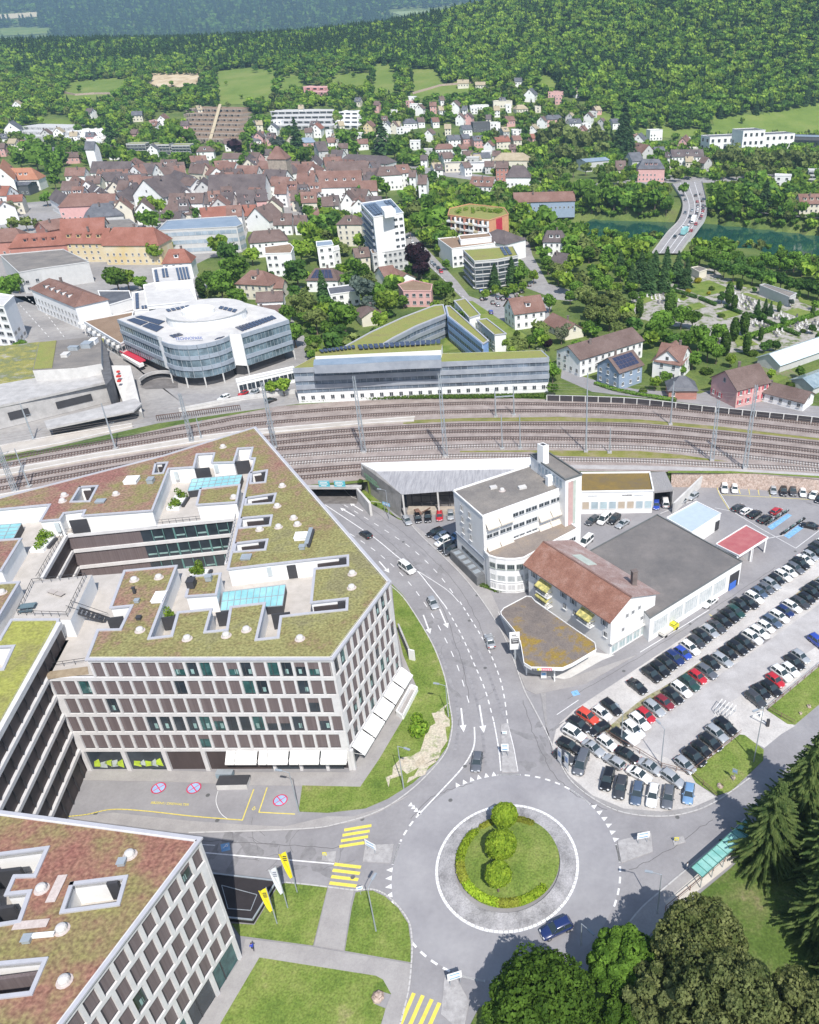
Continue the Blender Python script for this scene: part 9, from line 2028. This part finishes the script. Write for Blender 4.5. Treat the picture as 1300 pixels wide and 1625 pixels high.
# garden plots by the greenhouse
for k in range(7):
    q=xy([(1195+k*9,575+k*2.2),(1200+k*9,573+k*2.2),(1222+k*9,590+k*2.2),(1216+k*9,592+k*2.2)],N);sheet('garden_bed',q,N+.2+.003*k,mat('garden_soil',(.22,.17,.12),.95,base2=(.12,.2,.05),scale=1.2))
for i,(x,y,c) in enumerate([(764,462,'blue'),(772,463,'white'),(780,462,'black'),(790,472,'blue_grey'),(798,474,'dark_grey'),(806,472,'blue'),(782,480,'dark_grey'),(790,483,'silver'),(765,474,'black'),(779,495,'blue'),(820,468,'white'),(828,462,'silver'),(840,452,'black')]): car(x,y,-3,-8,['hatch','wagon'][i%2],c,'in the lot below the curved balcony block','cars below the curved block',N)
for i,(x,y,c) in enumerate([(650,376,'white'),(655,384,'white'),(662,394,'black'),(678,408,'dark_red'),(686,417,'silver'),(690,421,'grey'),(696,426,'black'),(700,431,'red'),(820,394,'red'),(822,402,'silver'),(836,379,'white')]): car(x,y,6,8,'hatch',c,'along the avenue kerb','cars along the avenue',N)
# ---- hillside woods and gardens as one mass
FB=[(-100,112),(0,116),(100,120),(240,112),(330,106),(480,100),(600,100),(720,122),(850,132),(950,160),(1010,190),(1130,192),(1180,176),(1300,160),(1500,150)]
rg=random.Random(21);pts=[];spc=[];scl=[];rot=[]
def rgrid(y0,y1,st,fn):
    Y=y0
    while Y<y1:
        xl,xr=-.84*Y-60,.40*Y+60;X=xl
        while X<xr:
            x_=X+rg.uniform(-.5,.5)*st;y_=Y+rg.uniform(-.5,.5)*st;z=T(x_,y_);px,py=proj(x_,y_,z+6)
            if -30<px<1330 and -40<py: fn(x_,y_,z,px,py)
            X+=st
        Y+=st*.9
def inmead(px,py): return any(inpoly(px,py,m) for m in MEAD) or inpoly(px,py,[(236,142),(240,118),(318,116),(312,142)])
def infront(x,y):
    L=math.hypot(x,y)
    for d_ in ((8,16,24) if y>620 else (7,12)):
        if not free(x*(1+d_/L),y*(1+d_/L),0): return True
    return False
def forest(x,y,z,px,py):
    fb=lerp_tab(FB,px)+6*noise.noise(Vector((px*.03,0,4)))
    if inmead(px,py+4): 
        if rg.random()>.015: return
    if py<fb:
        n_=noise.noise(Vector((x*.006,y*.006,1)));hgh=(fb-py)/60
        s_=rg.uniform(4.2,6.2)*(.9+.2*n_);u=rg.random()
        if rg.random()<.10: return
        k=3 if u<(.25+.45*min(1,hgh)+.5*n_) else rg.choice([0,0,1,2])
        if px>700 and u>.16+.3*max(0,n_): k=rg.choice([0,0,1,2,2])
    else:
        if y>1500: return
        dens=.78 if py<170 else .62
        if noise.noise(Vector((x*.015,y*.015,8)))*.9+.5>dens+.12: return
        if not free(x,y,2.2) or infront(x,y): return
        s_=rg.uniform(2.2,4.6);k=rg.choice([0,0,0,1,2,2,3,4])
        if rg.random()<.1: return
        if k==3: s_*=.8
    pts.append((x,y,z-.4));spc.append(k);scl.append(s_ if k!=3 else s_*.72);rot.append(rg.random()*6.28)
rgrid(770,1000,7.2,forest);rgrid(1000,1400,7.6,forest);rgrid(1400,1960,8.2,forest)
STP=[[(20,462),(130,515),(240,600),(470,610),(464,590),(380,615),(210,560),(60,455)],[(612,395),(660,365),(735,445),(755,468),(835,462),(830,400),(815,370),(842,370),(875,450),(925,462),(955,448),(945,475),(880,482),(800,525),(740,500),(700,445)],[(870,555),(900,590),(1010,612),(1140,612),(1300,640),(1300,700),(860,650)],[(1000,470),(1040,445),(1125,415),(1200,448),(1310,478),(1300,560),(1150,562),(1080,525),(1010,508)],[(1180,610),(1160,570),(1330,500),(1330,640),(1240,600)],[(1020,420),(1060,300),(1055,280),(1140,280),(1135,320),(1120,380),(1090,410)],[(1165,338),(1310,347),(1310,353),(1165,346)],[(640,258),(780,277),(985,286),(1240,272),(1240,285),(985,300),(780,293),(640,268)]]
def town(x,y,z,px,py):
    near=px>700 and 292<py<400
    if px>930 and any(T(x*(1+d_/y),y+d_)<-4.5 for d_ in (10,22,34,46)) and z>-3: return
    if z<(-4.3 if near else 3.5) or py>575 or (px<640 and 228<py<330) or (px<480 and py>325 and not(325<px and 420<py<480)) or px<120: return
    if any(inpoly(px,py+3,m) for m in STP): return
    if not near and noise.noise(Vector((x*.02,y*.02,5)))<-.22 or not free(x,y,2.6) or infront(x,y): return
    if py>400 and rg.random()<.35: return
    if py>400 and rg.random()<.5: s_=rg.uniform(.9,1.6)
    else: s_=rg.uniform(1.8,4.0)
    if near: s_=rg.uniform(2.6,4.8) if z>1 else rg.uniform(2.2,3.8)
    pts.append((x,y,z-.3));spc.append(rg.choice([0,0,1,2,2,4]));scl.append(s_);rot.append(rg.random()*6.28)
rgrid(285,770,7.8,town)
def bank(x,y,z,px,py):
    if -4.6<z<3.6 and 700<px and not (1050<px<1125) and 290<py<400 and py<372+max(0,px-1100)*.08: pts.append((x,y,z-.5));spc.append(rg.choice([0,2,4,0]));scl.append(rg.uniform(1.4,2.6));rot.append(rg.random()*6)
rgrid(430,720,3.4,bank)
def farhill(x,y,z,px,py):
    if py>75 or y<3500: return
    if any(inpoly(px,py,m) for m in ([(-30,20),(60,18),(70,34),(-30,40)],[(-30,43),(85,42),(85,70),(-30,74)],[(610,14),(770,6),(770,26),(630,40)])): return
    pts.append((x,y,z));spc.append(rg.choice([0,1,3]));scl.append(rg.uniform(9,13));rot.append(rg.random()*6.28)
rgrid(3500,6900,30,farhill)
fm=bpy.data.meshes.new('forest');fm.from_pydata(pts,[],[])
for nm,ty,arr in (('sp','INT',spc),('sc','FLOAT',scl),('ro','FLOAT',rot)): a=fm.attributes.new(nm,ty,'POINT');a.data.foreach_set('value',arr)
fo=link('forest',fm);tag(fo,'dense mixed woodland and garden greenery covering the hillsides','forest',None,'stuff')
ng=bpy.data.node_groups.new('scatter','GeometryNodeTree');ng.interface.new_socket('Geometry',in_out='INPUT',socket_type='NodeSocketGeometry');ng.interface.new_socket('Geometry',in_out='OUTPUT',socket_type='NodeSocketGeometry')
ni=ng.nodes.new('NodeGroupInput');no=ng.nodes.new('NodeGroupOutput');jn=ng.nodes.new('GeometryNodeJoinGeometry');ng.links.new(jn.outputs[0],no.inputs[0])
def attr(nm,ty): a=ng.nodes.new('GeometryNodeInputNamedAttribute');a.data_type=ty;a.inputs[0].default_value=nm;return a
asp,asc,aro=attr('sp','INT'),attr('sc','FLOAT'),attr('ro','FLOAT');cxyz=ng.nodes.new('ShaderNodeCombineXYZ');ng.links.new(aro.outputs[0],cxyz.inputs[2])
for i,k in enumerate(['b','d','l','s','o']):
    mb=leafobj('',crown(k,.45,50+i),None)
    po=bpy.data.objects.new('forest_tree',me_of(mb,'forest_tree',[GM[k]]))
    oi=ng.nodes.new('GeometryNodeObjectInfo');oi.inputs['Object'].default_value=po;oi.inputs['As Instance'].default_value=True
    cm_=ng.nodes.new('FunctionNodeCompare');cm_.data_type='INT';cm_.operation='EQUAL';cm_.inputs[3].default_value=i;ng.links.new(asp.outputs[0],cm_.inputs[2])
    ip=ng.nodes.new('GeometryNodeInstanceOnPoints');ng.links.new(ni.outputs[0],ip.inputs['Points']);ng.links.new(cm_.outputs[0],ip.inputs['Selection']);ng.links.new(oi.outputs['Geometry'],ip.inputs['Instance']);ng.links.new(cxyz.outputs[0],ip.inputs['Rotation']);ng.links.new(asc.outputs[0],ip.inputs['Scale']);ng.links.new(ip.outputs[0],jn.inputs[0])
fo.modifiers.new('scatter','NODES').node_group=ng
print('forest points',len(pts),'trees',NT)
# ---- air
hz=bpy.data.meshes.new('haze');mb=MB();mb.box((-800,3300,290),(9600,8200,640));hz.from_pydata(mb.v,[],mb.f);ho=link('haze',hz);tag(ho,kind='stuff')
hm=bpy.data.materials.new('haze_air');hm.use_nodes=True;hn=hm.node_tree;hn.nodes.remove(hn.nodes['Principled BSDF']);pv_=hn.nodes.new('ShaderNodeVolumePrincipled');pv_.inputs['Color'].default_value=(.5,.76,1,1);pv_.inputs['Density'].default_value=.00011;pv_.inputs['Anisotropy'].default_value=.1
hn.links.new(pv_.outputs[0],hn.nodes['Material Output'].inputs['Volume']);hz.materials.append(hm)
finish_labels()
